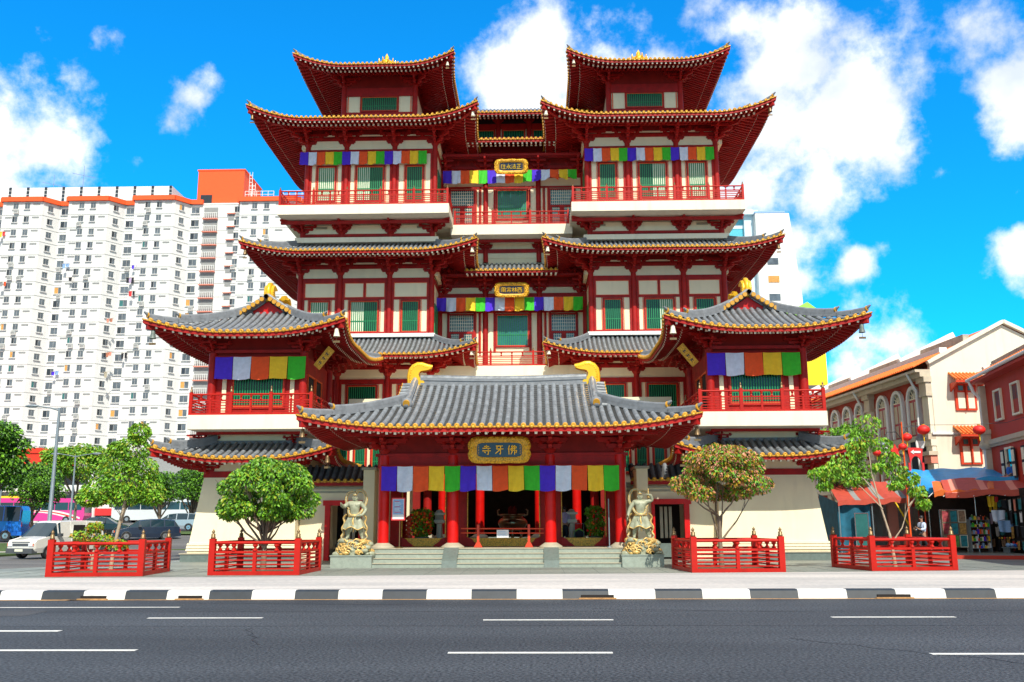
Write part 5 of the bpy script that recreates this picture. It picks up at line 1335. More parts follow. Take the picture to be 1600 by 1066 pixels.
for xx, lb in ((-3.02, 'pale carved stone post behind the left flower stand'), (3.05, 'pale carved stone post behind the right flower stand')):
    p = thing('stone_lantern', (xx, 43.4, .74), lb, 'stone lantern', 'carved stone posts inside the gate'); b = MB()
    b.lathe((xx, 43.4, .745), [(.26,0),(.26,.12),(.15,.18),(.13,.95),(.2,1.0)], 'tip', 8, False); b.build('shaft', p)
    b = MB(); b.box(xx-.24, xx+.24, 43.16, 43.64, 1.75, 1.9, 'tip'); b.box(xx-.19, xx+.19, 43.2, 43.6, 1.9, 2.12, 'granite_edge'); b.box(xx-.27, xx+.27, 43.12, 43.68, 2.12, 2.22, 'tip'); b.lathe((xx, 43.4, 2.22), [(.2,0),(.12,.12),(.001,.16)], 'tip', 8); b.build('cap', p)
# visitor with a push-chair
mat('shirt_lilac', (.50, .40, .60), .8, var=.08); mat('shirt_blue', (.52, .62, .82), .8, var=.06); mat('cloth_dark', (.02, .022, .03), .85, var=.1); mat('shirt_royal', (.02, .14, .55), .8, var=.1)
person((2.72, 43.2, .75), pi+.15, 'shirt_lilac', 'cloth_dark', 'man in a pale purple shirt seen from behind inside the gate',
       dict(armL=[(-.25,.02,1.12),(-.25,-.1,.9),(-.24,-.14,.84)], armR=[(.25,.02,1.12),(.24,-.12,.92),(.22,-.2,.88)], legL=[(-.1,0,.48),(-.11,.02,.08)], legR=[(.1,-.02,.48),(.12,.0,.08)]), h=1.72)
p = thing('pushchair', (3.35, 42.7, .75), 'green and black pushchair beside the man in the purple shirt', 'pushchair')
mat('lime', (.18, .5, .06), .6, var=.1); T = Matrix.Translation((3.35, 42.6, .75))
b = MB(); b.T = T; b.tube([(-.2,0,.35),(-.22,-.02,.6),(0,-.05,.72),(.22,-.02,.6),(.2,0,.35)], .035, 'lime', 6); b.sphere((0,.05,.5), .24, 'cloth_dark', 10, 8, (1, .7, 1)); b.build('seat', p)
b = MB(); b.T = T; b.tube([(-.24,.1,.1),(-.2,-.1,.55),(-.2,-.3,.95),(.2,-.3,.95),(.2,-.1,.55),(.24,.1,.1)], .018, 'grey_metal', 6); b.build('frame', p)
for q in (-1, 1):
    b = MB(); b.T = T; b.cyl((q*.24-.02, .1, .1), (q*.24+.02, .1, .1), .1, .1, 'rubber', 12); b.build('wheel', p)
    b = MB(); b.T = T; b.cyl((q*.2-.02, -.25, .09), (q*.2+.02, -.25, .09), .09, .09, 'rubber', 12); b.build('wheel', p)
p = thing('red_banner_stand', (-4.3, 42.4, .74), 'narrow red hanging cloth left of the orange flower stand', 'banner stand')
b = MB(); b.cyl((-4.3, 42.45, .745), (-4.3, 42.45, 2.1), .02, .02, 'gold_dark', 6); b.build('pole', p)
b = MB()
for k in range(6): b.sphere((-4.3, 42.4, 1.95-.2*k), .13, 'orange_red', 8, 6, (.9+.1*k, .5, 1))
b.build('tassel', p)
# ------------------------------------------------------------ rising ground of the car park at the left
b = MB(); b.add([(-120,58,.02),(-30,58,.02),(-30,80,1.1),(-120,80,1.1),(-30,130,2.1),(-120,130,2.1),(-30,400,2.1),(-400,400,2.1),(-16,62,-.02),(-16,80,1.0),(-10,130,2.1),(40,400,2.1),(-400,58,.02),(-400,130,2.1)],
      [(0,1,2,3),(3,2,4,5),(5,4,6,7,13),(1,8,9,2),(2,9,10,4),(4,10,11,6)], 'asphalt_far'); struct(b.build('car_park', fix=True))
b = MB(); b.add([(-60,59,.12),(-27,59,.12),(-27,66,.5),(-60,66,.5)], [(0,1,2,3)], 'grass_base'); b.add([(-60,59,.0),(-27,59,.0),(-27,59,.12),(-60,59,.12)], [(0,1,2,3)], 'pavement')
b.add([(-44,76,1.0),(-18,76,1.0),(-18,79,1.2),(-44,79,1.2)], [(0,1,2,3)], 'grass_base'); struct(b.build('lawn', fix=True), 'stuff')

# ------------------------------------------------------------ vehicles
for nm, c in dict(car_white=(.72,.71,.66), car_blue=(.01,.14,.62), car_black=(.012,.014,.02), car_navy=(.02,.035,.07), car_silver=(.35,.42,.48), car_teal=(.02,.09,.20), car_pink=(.75,.03,.28), car_bus=(.70,.74,.76)).items(): mat(nm, c, .22, metal=.15 if nm != 'car_white' else 0, var=.03, coat=.8)
mat('car_glass', (.012,.035,.05), .05, var=.1, spec=.9); mat('lamp_clear', (.75,.78,.8), .1, var=.1); mat('lamp_amber', (.75,.12,.02), .2, var=.1); mat('lamp_red', (.6,.01,.01), .2, var=.1); mat('plate', (.78,.8,.62), .6, var=.03); mat('bumper', (.07,.08,.09), .6, var=.1)
def vehicle(name, loc, hd, label, cat, paint, st, L, W, wheels, wr, front_z, glass=True, door_open=False, group=None, bumper=None, grille=True):
    """st: stations (x from front, z_sill, z_belt, z_roof, belt half-width, roof half-width); front at x=0, car runs to x=L"""
    root = thing(name, (0,0,0), label, cat, group)
    b = MB(); n = len(st); ring = []
    for (x, zs, zb, zr, hb, hr) in st:
        zc = max(zr, zb+.002); r = [(x,-hb*.93,zs),(x,-hb,zs+(zb-zs)*.35),(x,-hb,zb-.02),(x,-hb*.985,zb),(x,-hr,zc-.04),(x,-hr*.86,zc),(x,0,zc+.02)]
        r = r + [(p[0], -p[1], p[2]) for p in r[::-1][1:]]; ring.append(r)
    K = len(ring[0])
    for i in range(n-1):
        cab = (st[i][3]-st[i][2] > .1) or (st[i+1][3]-st[i+1][2] > .1); full = (st[i][3]-st[i][2] > .1) and (st[i+1][3]-st[i+1][2] > .1)
        for k in range(K-1):
            m = paint; v = [ring[i][k], ring[i][k+1], ring[i+1][k+1], ring[i+1][k]]
            if glass and cab and k in (3, 8) and (glass is True or i < 4): m = 'car_glass'
            if glass and cab and not full and 3 <= k <= 8: m = 'car_glass'
            b.add(v, [(0,1,2,3)], m, m == paint)
    b.add(ring[0], [tuple(range(K))], paint); b.add(ring[-1], [tuple(range(K))[::-1]], paint)
    b.add([ring[0][0], ring[-1][0], ring[-1][K-1], ring[0][K-1]], [(0,1,2,3)], 'black')
    bo = b.build('body', root); recalc(bo)
    # pillars
    for i in range(1, n-1):
        if st[i][3]-st[i][2] > .1:
            for q in (-1, 1): p = MB(); p.bar((st[i][0], q*st[i][4]*.992, st[i][2]), (st[i][0], q*st[i][5]*1.003, st[i][3]-.03), .07, .03, paint, upv=(0,1,0)); p.build('pillar', bo)
    for x in wheels:
        for q in (-1, 1):
            w = MB(); w.cyl((x, q*(W/2-.20), wr), (x, q*(W/2+.005), wr), wr, wr, 'rubber', 20); w.cyl((x, q*(W/2-.2), wr), (x, q*(W/2+.012), wr), wr*.62, wr*.6, 'chrome', 14); w.cyl((x, q*(W/2+.01), wr), (x, q*(W/2+.02), wr), wr*.2, wr*.18, 'bumper', 8); w.build('wheel', root)
            a_ = MB(); a_.tube([(x+wr*1.12*cos(t), q*(W/2+.004), wr+wr*1.12*sin(t)) for t in [pi*k/8 for k in range(9)]], .025, 'bumper', 5); a_.build('wheel_arch', bo)
    f = st[0]; hw = f[4]
    for q in (-1, 1):
        h = MB(); h.box(-.03, .04, q*hw*.62, q*hw*.95, front_z-.08, front_z+.08, 'lamp_clear'); h.build('headlight', root)
        h = MB(); h.box(-.025, .05, q*hw*.95, q*hw*1.0, front_z-.08, front_z+.08, 'lamp_amber'); h.build('indicator', root)
        h = MB(); e = st[-1]; h.box(L-.03, L+.02, q*e[4]*.8, q*e[4]*.99, e[2]-.35, e[2]-.02, 'lamp_red'); h.build('tail_light', root)
    g = MB(); g.box(-.02, .03, -hw*.6, hw*.6, front_z-.06, front_z+.06, 'bumper'); g.build('grille', root)
    g = MB(); g.box(-.09, .25, -hw*1.0, hw*1.0, f[1]-.02, f[1]+.24, bumper or paint); g.build('bumper', root); g = MB(); g.box(L-.2, L+.08, -e[4]*1.0, e[4]*1.0, e[1]-.02, e[1]+.24, bumper or paint); g.build('bumper', root)
    g = MB(); g.box(-.105, -.09, -.26, .26, f[1]+.08, f[1]+.2, 'plate'); g.build('number_plate', root)
    for q in (-1, 1):
        g = MB(); k = next(i for i in range(n) if st[i][3]-st[i][2] > .1); x = st[k][0]; g.box(x-.1, x+.1, q*(st[k][4]), q*(st[k][4]+.2), st[k][2]+.0, st[k][2]+.16, 'bumper'); g.build('wing_mirror', root)
    root.location = loc; root.rotation_euler = (0, 0, hd); root.scale = (1, 1, 1)
    return root, bo
VAN = [(0,.3,.80,.80,.86,.8),(.12,.3,.95,.95,.90,.82),(.85,.3,1.12,1.12,.92,.84),(1.55,.3,1.12,1.82,.92,.74),(1.75,.3,1.12,1.92,.92,.78),(2.45,.3,1.14,1.95,.92,.8),(3.6,.3,1.14,1.95,.92,.8),(4.75,.3,1.12,1.92,.92,.78),(4.86,.32,1.1,1.6,.91,.76)]
CARS = [(0,.28,.58,.58,.72,.6),(.15,.25,.70,.70,.82,.7),(1.1,.22,.92,.92,.88,.75),(1.95,.2,.96,1.40,.89,.62),(2.5,.2,.97,1.46,.89,.64),(3.3,.2,.97,1.42,.89,.62),(4.1,.22,.98,.99,.88,.74),(4.55,.28,.94,.94,.82,.7),(4.65,.3,.85,.85,.78,.66)]
WAGON = [(0,.28,.58,.58,.72,.6),(.15,.25,.70,.70,.82,.7),(1.0,.22,.95,.95,.88,.75),(1.75,.2,.98,1.48,.89,.64),(2.5,.2,.98,1.56,.89,.68),(3.5,.2,.99,1.55,.89,.68),(4.25,.22,1.0,1.48,.88,.64),(4.6,.28,.98,1.02,.84,.6),(4.65,.3,.85,.86,.8,.66)]
# headings: model front is at -x end of its length, so hd turns -x towards where it points
v, bo = vehicle('parked_van', (-25.15, 48.3, .02), pi/2-.3, 'old white van with grey bumper and its side door slid open, parked by the verge', 'van', 'car_white', VAN, 4.86, 1.84, (.95, 3.85), .32, .72, glass='front', bumper='bumper')
d = MB(); d.box(2.5, 3.35, -.94, -.915, .42, 1.72, 'dark'); d.box(2.5, 3.35, -.945, -.94, .9, .95, 'grey_metal'); d.box(2.46, 2.5, -.95, -.9, .4, 1.75, 'car_white'); d.box(3.4, 4.5, -.985, -.945, .42, 1.78, 'car_white'); d.box(3.45, 3.5, -1.0, -.985, 1.0, 1.1, 'bumper')
o = d.build('sliding_door', None, fix=True); o.parent = v
g = MB(); g.box(.03, .8, -.55, .55, 1.13, 1.135, 'bumper') if False else g.box(-.02, .0, -.6, .6, .84, .88, 'bumper'); o = g.build('grille', None, fix=True); o.parent = v
BV = [(x, a_+.05, b_+.25, c_+.55 if c_ > b_+.1 else c_+.25, d_*1.05, e_*1.08) for x, a_, b_, c_, d_, e_ in VAN]
vehicle('parked_van', (-41.3, 68.5, .65), .18, 'tall bright blue van partly cut off at the left edge of the picture', 'van', 'car_blue', BV, 4.86, 1.95, (.95, 3.85), .34, .8)
vehicle('parked_car', (-31.3, 76, .92), pi+.06, 'black saloon car parked behind the slender tree', 'car', 'car_black', CARS, 4.65, 1.8, (.85, 3.6), .31, .62, group='cars in the car park')
vehicle('parked_car', (-30.3, 70.3, .6), .5, 'dark blue estate car, the nearest car beside the pavilion wall', 'car', 'car_navy', WAGON, 4.65, 1.8, (.85, 3.6), .31, .64, group='cars in the car park')
vehicle('parked_car', (-33.2, 84.0, 1.2), .1, 'silver estate car with red tail lights parked behind the dark estate car', 'car', 'car_silver', WAGON, 4.65, 1.8, (.85, 3.6), .31, .64, group='cars in the car park')
vehicle('parked_car', (-31.5, 90.0, 1.3), -.2, 'small dark teal car half hidden by the pavilion wall', 'car', 'car_teal', WAGON, 4.65, 1.8, (.85, 3.6), .31, .64, group='cars in the car park')
def coach(loc, hd, label, base, swoosh):
    root = thing('coach', loc, label, 'coach', 'coaches in the car park'); T = Matrix.Translation(loc) @ Matrix.Rotation(hd, 4, 'Z')
    b = MB(); b.T = T; L = 11.5
    prof = [(-L/2,.35),(L/2-.2,.35),(L/2,1.0),(L/2-.15,3.0),(L/2-.6,3.3),(-L/2+.3,3.35),(-L/2,3.1)]
    b.prism(prof, 'y', -1.25, 1.25, base); bo = b.build('body', root); recalc(bo)
    for k in range(6):
        w = MB(); w.T = T; x = -L/2+.4+k*1.8; w.box(x, x+1.7, -1.27, -1.251, 1.75, 2.75, 'car_glass'); w.build('window', bo)
    w = MB(); w.T = T; w.box(L/2-.16, L/2-.02, -1.1, 1.1, 1.4, 2.8, 'car_glass'); w.build('windscreen', bo)
    if swoosh:
        for j, m in ((0, 'white'), (1, 'poster_red'), (2, 'white')):
            s = MB(); s.T = T
            for k in range(10):
                u0_, u1_ = k/10, (k+1)/10; f = lambda u: (1.65-1.1*u**2.2)
                xa, xb = -1.5+6*u0_+j*.35, -1.5+6*u1_+j*.35
                s.add([(xa,-1.256-.002*j,f(u0_)-.02+j*.1-.16),(xb,-1.256-.002*j,f(u1_)-.02+j*.1-.16),(xb,-1.256-.002*j,f(u1_)+.2+j*.1-.16),(xa,-1.256-.002*j,f(u0_)+.2+j*.1-.16)], [(0,1,2,3)], m)
            s.build('livery_stripe', bo)
        s = MB(); s.T = T; s.sphere((-4.6,-1.22,1.1), .35, 'white', 8, 6, (1,.1,1)); s.build('livery_spot', bo); s = MB(); s.T = T; s.sphere((-4.0,-1.22,1.35), .22, 'poster_blue', 8, 6, (1,.1,1)); s.build('livery_spot', bo)
    for x in (-3.6, 3.4):
        for q in (-1, 1):
            w = MB(); w.T = T; w.cyl((x, q*1.0, .48), (x, q*1.27, .48), .48, .48, 'rubber', 16); w.cyl((x, q*1.1, .48), (x, q*1.28, .48), .27, .25, 'chrome', 10); w.build('wheel', root)
coach((-64.5, 125, 1.98), .06, 'bright pink coach with white and red swooshes parked behind the white van', 'car_pink', True)
coach((-50.5, 128, 2.05), 0, 'pale grey-white coach with dark windows parked right of the pink coach', 'car_bus', False)

# ------------------------------------------------------------ street lamps
def street_lamp(loc, h, label, arms, r=.1):
    root = thing('street_lamp', loc, label, 'street lamp', 'street lamps along the side road'); x, y, z = loc
    b = MB(); b.tube([(x,y,z-.1),(x,y,z+1.2),(x,y,z+1.25),(x,y,z+h)], [r*1.25,r*1.2,r,r*.6], 'grey_metal', 10); b.lathe((x,y,z), [(r*2.4,0),(r*2.4,.05),(r*1.2,.08)], 'grey_metal', 10); b.build('pole', root)
    for q, ln in arms:
        b = MB(); b.tube([(x,y,z+h-.15),(x+q*ln*.4,y,z+h),(x+q*ln,y,z+h+.12)], [r*.5,r*.4,r*.35], 'grey_metal', 6); ao = b.build('arm', root)
        b = MB(); b.sphere((x+q*(ln+.35),y,z+h+.13), .42, 'grey_metal', 10, 6, (1.1,.4,.22)); b.sphere((x+q*(ln+.35),y,z+h+.08), .3, 'lamp_clear', 8, 5, (1,.4,.25)); b.build('lamp_head', ao)
street_lamp((-28.3, 57, .02), 8.9, 'tall grey street lamp with one arm, nearest the white van', [(-1, 1.4)], .13)
street_lamp((-40.5, 84, 1.1), 6.9, 'grey street lamp with two arms behind the slender tree', [(-1, 1.5), (1, 1.6)], .1)
street_lamp((-54, 96, 1.3), 6.3, 'thin grey street lamp behind the blue van', [(1, 1.2)], .08)

# ------------------------------------------------------------ trees behind
def bushy(loc, label, w, h0, h1, n, seed, cols=('leaf_a','leaf_f','leaf_b'), bark='bark', ls=.3, th=1.2, group='trees round the car park', r=.15):
    r_ = random.Random(seed); cz = (h0+h1)/2
    tree(loc, label, [(r_.uniform(-.1,.1),0,h0*.6),(r_.uniform(-.2,.2),0,h0*1.05)], dome(r_, 0, 0, cz, w*.42, w*.38, (h1-h0)*.46, 24, th), n, ls, list(cols), bark, r, group, seed+50)
bushy((-37.4, 66, .4), 'dark green broad-leaved tree cut off by the left edge of the picture', 3.6, 2.8, 8.8, 4200, 31, ls=.36)
bushy((-39.6, 76, .9), 'dark green round tree between the blue van and the tall street lamp', 4.8, 2.0, 5.6, 3600, 32, ls=.28)
bushy((-50.0, 104, 1.5), 'wide flat-crowned light green tree behind the two-armed street lamp', 9.5, 4.5, 9.2, 4600, 33, ('leaf_b','leaf_g','leaf_a','leaf_c'), ls=.4)
bushy((-32.4, 84, 1.1), 'small green tree behind the silver car', 3.6, 1.9, 5.6, 2600, 34, ls=.28, th=.8)
bushy((-31.0, 88, 1.1), 'green tree beside the sloping pavilion wall', 4.2, 1.8, 6.2, 3200, 35, ls=.28, th=.9)
bushy((-36.6, 86, 1.1), 'slight light green sapling behind the black saloon car', 3.2, 2.0, 4.8, 1800, 36, ('leaf_b','leaf_g'), ls=.28, th=.7, r=.08)
bushy((-62, 100, 1.5), 'dark green tree beyond the pink coach', 7, 2.2, 7.5, 2600, 37, ls=.4)
bushy((21.3, 63, 0), 'green tree rising behind the right pavilion skirt roof', 4.2, 5.0, 8.6, 3000, 38, ('leaf_b','leaf_g','leaf_a'), ls=.26, th=.9, group='trees by the shophouses')
bushy((20.6, 58, 0), 'small green tree between the right pavilion and the striped stall', 2.6, 3.4, 6.3, 1600, 39, ('leaf_b','leaf_g','leaf_a'), ls=.22, th=.6, group='trees by the shophouses', r=.08)

# ------------------------------------------------------------ apartment block
mat('hdb_white', (.70, .70, .69), .8, var=.05, scale=.2, dirt=.2); mat('hdb_orange', (.88, .10, .015), .7, var=.05); mat('hdb_glass', (.10,.125,.15), .2, var=.5, scale=.6, spec=.7); mat('hdb_frame', (.52,.52,.50), .7, var=.05)
mat('hdb_grey', (.27,.28,.28), .8, var=.1); mat('salmon', (.80,.28,.20), .7, var=.05); mat('curtain', (.62,.30,.08), .8, var=.3, scale=3); mat('curtain_green', (.05,.35,.18), .8, var=.3)  # first one is a plain grey for vents, balcony backs and podium wall
apt = thing('apartment_block', (-85, 180, 0), 'long white high-rise apartment block with orange roof edge, behind the car park', 'apartment block')
ZT = 67.7; ZB = 14.5; FL_N = 19; FH = 2.83
outline = []   # front line from left to right
x = -139.0; modules = []
P2 = 13.75
x0 = -99.84-8.3-P2*2
seg = []
for k in range(5):
    a0 = x0+P2*k; modules.append(a0)
    outline += [(a0, 180), (a0+8.3, 180), (a0+10.5, 183), (a0+P2, 183)]
xe = outline[-1][0]
outline = outline[:-1] + [(-67.6, 183), (-59.3, 183), (-59.3, 181.5), (-48, 181.5), (-45.5, 184.5), (-36, 184.5)]
w = MB()
for (ax, ay), (bx_, by_) in zip(outline[:-1], outline[1:]):
    w.add([(ax,ay,8),(bx_,by_,8),(bx_,by_,ZT),(ax,ay,ZT)], [(0,1,2,3)], 'hdb_white')
w.add([(p[0],p[1],ZT) for p in outline]+[(-36,200,ZT),(outline[0][0],200,ZT)], [tuple(range(len(outline)+2))], 'hdb_white')
w.add([(-36,184.5,8),(-36,200,8),(-36,200,ZT),(-36,184.5,ZT)], [(0,1,2,3)], 'hdb_white')
w.build('wall', apt)
w = MB()
for (ax, ay), (bx_, by_) in zip(outline[:-1], outline[1:]):
    if ay == 183 and by_ == 183 and ax > -68.2: continue
    d = Vector((bx_-ax, by_-ay, 0)).normalized(); n_ = Vector((d.y, -d.x, 0)); A = Vector((ax,ay,0))+n_*.25-d*.15; B = Vector((bx_,by_,0))+n_*.25+d*.15
    w.bar(A+Vector((0,0,ZT+.15)), B+Vector((0,0,ZT+.15)), .6, .95, 'hdb_orange')
w.build('roof_edge', apt)
w = MB(); w.box(-140, -76, 187, 199, ZT, ZT+5.4, 'hdb_white')
w.build('parapet', apt)
for k in range(17):
    v_ = MB(); xx = -138.5+k*3.87
    for j in range(4): v_.box(xx, xx+.55, 186.9, 187.02, ZT+2.3+j*.85, ZT+2.95+j*.85, 'glass_dark')
    v_.build('vent_slits', apt)
w = MB(); w.box(-69.4, -59.6, 184.2, 196, ZT-2.2, ZT+7.6, 'hdb_orange'); w.box(-69.6, -59.4, 184.1, 196.2, ZT+7.6, ZT+7.9, 'hdb_orange'); w.build('lift_tower', apt)
w = MB(); w.box(-68.6, -66.2, 184.05, 184.2, ZT+.2, ZT+2.2, 'glass_dark'); w.build('opening', apt)
w = MB()
for a0, a1 in ((-58.5, -52.5), (-50.5, -44)):
    for j in range(3): w.cyl((a0, 182, ZT+.7+.7*j), (a1, 182, ZT+.7+.7*j), .06, .06, 'white', 5)
    for j in range(6): w.cyl((a0+(a1-a0)*j/5, 182, ZT), (a0+(a1-a0)*j/5, 182, ZT+2.1), .06, .06, 'white', 5)
w.build('roof_railing', apt)
w = MB()
for (ax, az) in ((-58.7, 7.5), (-58.0, 5)): 
    for j in range(int(az/.8)): w.box(ax, ax+.6, 185, 185.1, ZT+.4+j*.8, ZT+.5+j*.8, 'white')
    w.cyl((ax,185,ZT),(ax,185,ZT+az),.06,.06,'white',5); w.cyl((ax+.6,185,ZT),(ax+.6,185,ZT+az),.06,.06,'white',5)
for ax, az in ((-97, 9.5), (-103.5, 7.5)):
    w.cyl((ax,190,ZT+5),(ax,190,ZT+az+2),.07,.04,'grey_metal',5); w.cyl((ax-2.5,190,ZT+az+.3),(ax+2.5,190,ZT+az-.8),.05,.05,'grey_metal',5)
w.build('aerials', apt)
# windows: shared meshes
def win_mesh(kind, ww, hh, inner):
    b = MB(); b.box(-ww/2, ww/2, -.02, .0, 0, hh, 'hdb_frame')
    t = .07; b.box(-ww/2+t, -.03, -.04, -.02, t, hh-t, inner); b.box(.03, ww/2-t, -.04, -.02, t, hh-t, 'hdb_glass')
    b.box(-ww/2-.12, ww/2+.12, -.28, 0, -.14, -.02, 'hdb_white'); b.box(-ww/2, ww/2, -.12, 0, hh, hh+.06, 'hdb_frame')
    o = b.build('window', fix=True); me = o.data; bpy.data.objects.remove(o); return me
WM = [win_mesh('w', 1.12, 1.25, m) for m in ('hdb_glass', 'glass_dark', 'hdb_glass', 'curtain', 'glass_teal', 'hdb_glass', 'curtain_green', 'hdb_grey')]
WW = [win_mesh('w', 1.7, 1.35, m) for m in ('hdb_glass', 'glass_dark', 'hdb_glass', 'curtain', 'glass_teal', 'hdb_glass', 'curtain_green', 'hdb_grey')]
pos = []; rw = random.Random(77)
for a0 in modules[1:]:
    for f in range(FL_N):
        z = ZT-1.9-FH*f
        for u in (2.75, 5.15): pos.append((a0+u, 179.99, z, 0, 0))
        if a0 < -70 or True:
            an = math.atan2(3, 2.2); pos.append((a0+9.3, 181.36, z-.25, an, 0))
            pos.append((a0+11.6, 182.99, z-.35, 0, 1)) if a0+11.6 < -68.3 else None
for f in range(FL_N):
    z = ZT-1.9-FH*f
    for u in (-56.2, -53.7): pos.append((u, 181.49, z, 0, 0))
    pos.append((-47, 183.0, z-.2, math.atan2(3, 2.5), 0)); pos.append((-43.6, 184.49, z-.4, 0, 1)); pos.append((-60.3, 182.99, z-.2, 0, 0))
pos = [p for p in pos if p and p[0] > -113]
pos.sort(key=lambda p: (abs(p[0]+85)*.3 + p[2]))
rest = MB()
for i, (x_, y_, z_, an, wide) in enumerate(pos):
    me = (WW if wide else WM)[min(7, int(abs(rw.gauss(0, 1.9))))]
    if i < 100:
        o = bpy.data.objects.new('window', me); COL.objects.link(o); o.parent = apt; o.location = Vector((x_, y_, z_))-apt.location; o.rotation_euler = (0, 0, an)
    else:
        T = Matrix.Translation((x_, y_, z_)) @ Matrix.Rotation(an, 4, 'Z'); ms = [m.name for m in me.materials]
        base = len(rest.v)
        rest.v += [tuple(T @ v.co) for v in me.vertices]
        for p in me.polygons: rest.f.append(tuple(base+k for k in p.vertices)); rest.m.append(rest.mi(ms[p.material_index].split('.')[0])); rest.sm.append(False)
o = rest.build('windows', apt); o['kind'] = 'stuff'
# slim vents beside the windows, balconies of the stair core
vn = MB()
for a0 in modules:
    for f in range(FL_N):
        z = ZT-1.0-FH*f
        for u in (.7, 6.35): vn.box(a0+u, a0+u+1.4, 179.93, 180, z+.0, z+.3, 'hdb_grey')
        vn.box(a0+8.3, a0+8.34, 179.99, 180, z, z+.05, 'hdb_grey')
for f in range(FL_N): vn.box(-58.9, -57.6, 181.43, 181.5, ZT-1-FH*f, ZT-.7-FH*f, 'hdb_grey'); vn.box(-51.8, -50.2, 181.43, 181.5, ZT-1-FH*f, ZT-.7-FH*f, 'hdb_grey')
o = vn.build('vents', apt); o['kind'] = 'stuff'
for f in range(FL_N):
    z = ZT-3.5-FH*f; bl = MB()
    bl.box(-67.3, -64.2, 182.2, 183, z-.15, z, 'salmon'); bl.box(-67.2, -64.3, 182.9, 182.98, z, z+2.5, 'hdb_grey')
    for k in range(8): bl.box(-67.2+.4*k, -67.12+.4*k, 182.22, 182.3, z, z+1.1, 'white')
    bl.box(-67.3, -64.2, 182.2, 182.28, z+1.1, z+1.2, 'white'); bl.build('balcony', apt)
    bl = MB(); bl.box(-63.2+.9, -60.6, 182.5, 183, z+1.0, z+1.15, 'salmon'); bl.box(-62.1, -60.9, 182.92, 182.98, z-.3, z+.9, 'hdb_grey'); bl.build('stair_opening', apt)
# air-conditioner boxes, floor joints
am = MB(); am.box(-.45, .45, -.5, -.1, 0, .6, 'hdb_frame'); am.box(-.35, .35, -.52, -.5, .08, .52, 'hdb_grey'); am.box(-.5, .5, -.55, 0, -.08, 0, 'hdb_white'); ao_ = am.build('air_conditioner', fix=True); ame = ao_.data; bpy.data.objects.remove(ao_)
ra_ = random.Random(8)
for p_ in ra_.sample([p_ for p_ in pos if p_[4] or p_[3] == 0], 45):
    o = bpy.data.objects.new('air_conditioner', ame); COL.objects.link(o); o.parent = apt; o.location = Vector((p_[0]+ra_.choice((-.2, .3)), p_[1], p_[2]-.95))-apt.location
fj = MB()
for f in range(FL_N+1):
    z = ZT-.35-FH*f
    for (ax, ay), (bx_, by_) in zip(outline[:-1], outline[1:]):
        d = Vector((bx_-ax, by_-ay, 0)).normalized(); n_ = Vector((d.y, -d.x, 0))*.03
        A, B = Vector((ax,ay,z))+n_, Vector((bx_,by_,z))+n_; fj.bar(A, B, .06, .10, 'hdb_frame')
o = fj.build('floor_joints', apt); o['kind'] = 'stuff'
# low podium with red canopy
mat('fascia_red', (.75,.035,.01), .6, var=.08)
pd = thing('podium_building', (-85, 165, 0), 'low white market podium with a red roof band at the foot of the apartment block', 'podium')
w = MB(); w.box(-150, -30, 166, 179, 2, 14.5, 'hdb_grey'); w.build('wall', pd)
w = MB(); w.box(-150, -81, 160, 166.5, 11.6, 14.1, 'fascia_red'); w.prism([(-89,14.1),(-83,14.1),(-84.5,15.0),(-87.5,15.0)], 'y', 159.8, 166, 'fascia_red'); w.build('roof_band', pd)
w = MB()
for k in range(12): w.cyl((-146+10*k, 162, 2), (-146+10*k, 162, 11.2), 1.0, 1.0, 'white', 12)
w.build('columns', pd) if False else None
for k in range(9):
    c = MB(); c.cyl((-116+10*k, 162, 2), (-116+10*k, 162, 11.2), .95, .95, 'white', 12); c.build('column', pd)
w = MB()
for z_ in (4.2, 7.6): w.box(-150, -30, 163, 166, z_, z_+1.1, 'white'); w.box(-150, -30, 165.9, 166, z_+1.1, z_+2.8, 'glass_dark')
w.build('gallery', pd)
for (x_, z_, m, ww) in ((-92, 5.6, 'flag_yellow', 7), (-56, 5.2, 'flag_orange', 9), (-50, 6.6, 'flag_yellow', 5), (-75, 3.4, 'poster_red', 5)):
    w = MB(); w.box(x_, x_+ww, 161.5, 163, z_, z_+1.2, m); w.build('awning', pd)
# laundry poles
rl = random.Random(9); LC = ['flag_orange','poster_red','flag_blue','paper','poster_blue','leaf_e','flag_white','cloth_dark']
spots = [(-107, 60.2, 'red, yellow and blue laundry high at the left of the apartment block', ['poster_red','flag_yellow','flag_blue']),
 (-93.0, 53.3, 'bright blue shirts drying on a pole in the middle of the apartment block', ['poster_blue','poster_blue']),
 (-105.5, 49.6, 'orange and grey laundry on a pole left of centre of the apartment block', ['flag_orange','hdb_grey']),
 (-91.8, 50.4, 'single dark garment on a pole just below the bright blue shirts', ['cloth_dark']),
 (-79.2, 52.8, 'small navy garment on a pole on the third bay of the apartment block', ['flag_blue']),
 (-79.6, 50.2, 'row of dark socks drying on a pole below the navy garment', ['cloth_dark','shirt_lilac','cloth_dark']),
 (-79.0, 47.4, 'black and red clothes on a pole beside a window of the third bay', ['cloth_dark','poster_red']),
 (-83.1, 41.8, 'pink towels on a pole of the third bay of the apartment block', ['leaf_e','salmon']),
 (-79.6, 34.8, 'black trousers on a pole above the left pavilion roof', ['cloth_dark','cloth_dark']),
 (-83.0, 34.9, 'mixed pink and brown washing left of the black trousers', ['salmon','leaf_e','cloth_dark']),
 (-93.2, 31.2, 'blue washing on a pole low on the second bay of the apartment block', ['poster_blue','flag_blue']),
 (-83.0, 31.0, 'tan cloth on a pole under the pink and brown washing', ['granite_edge'])]
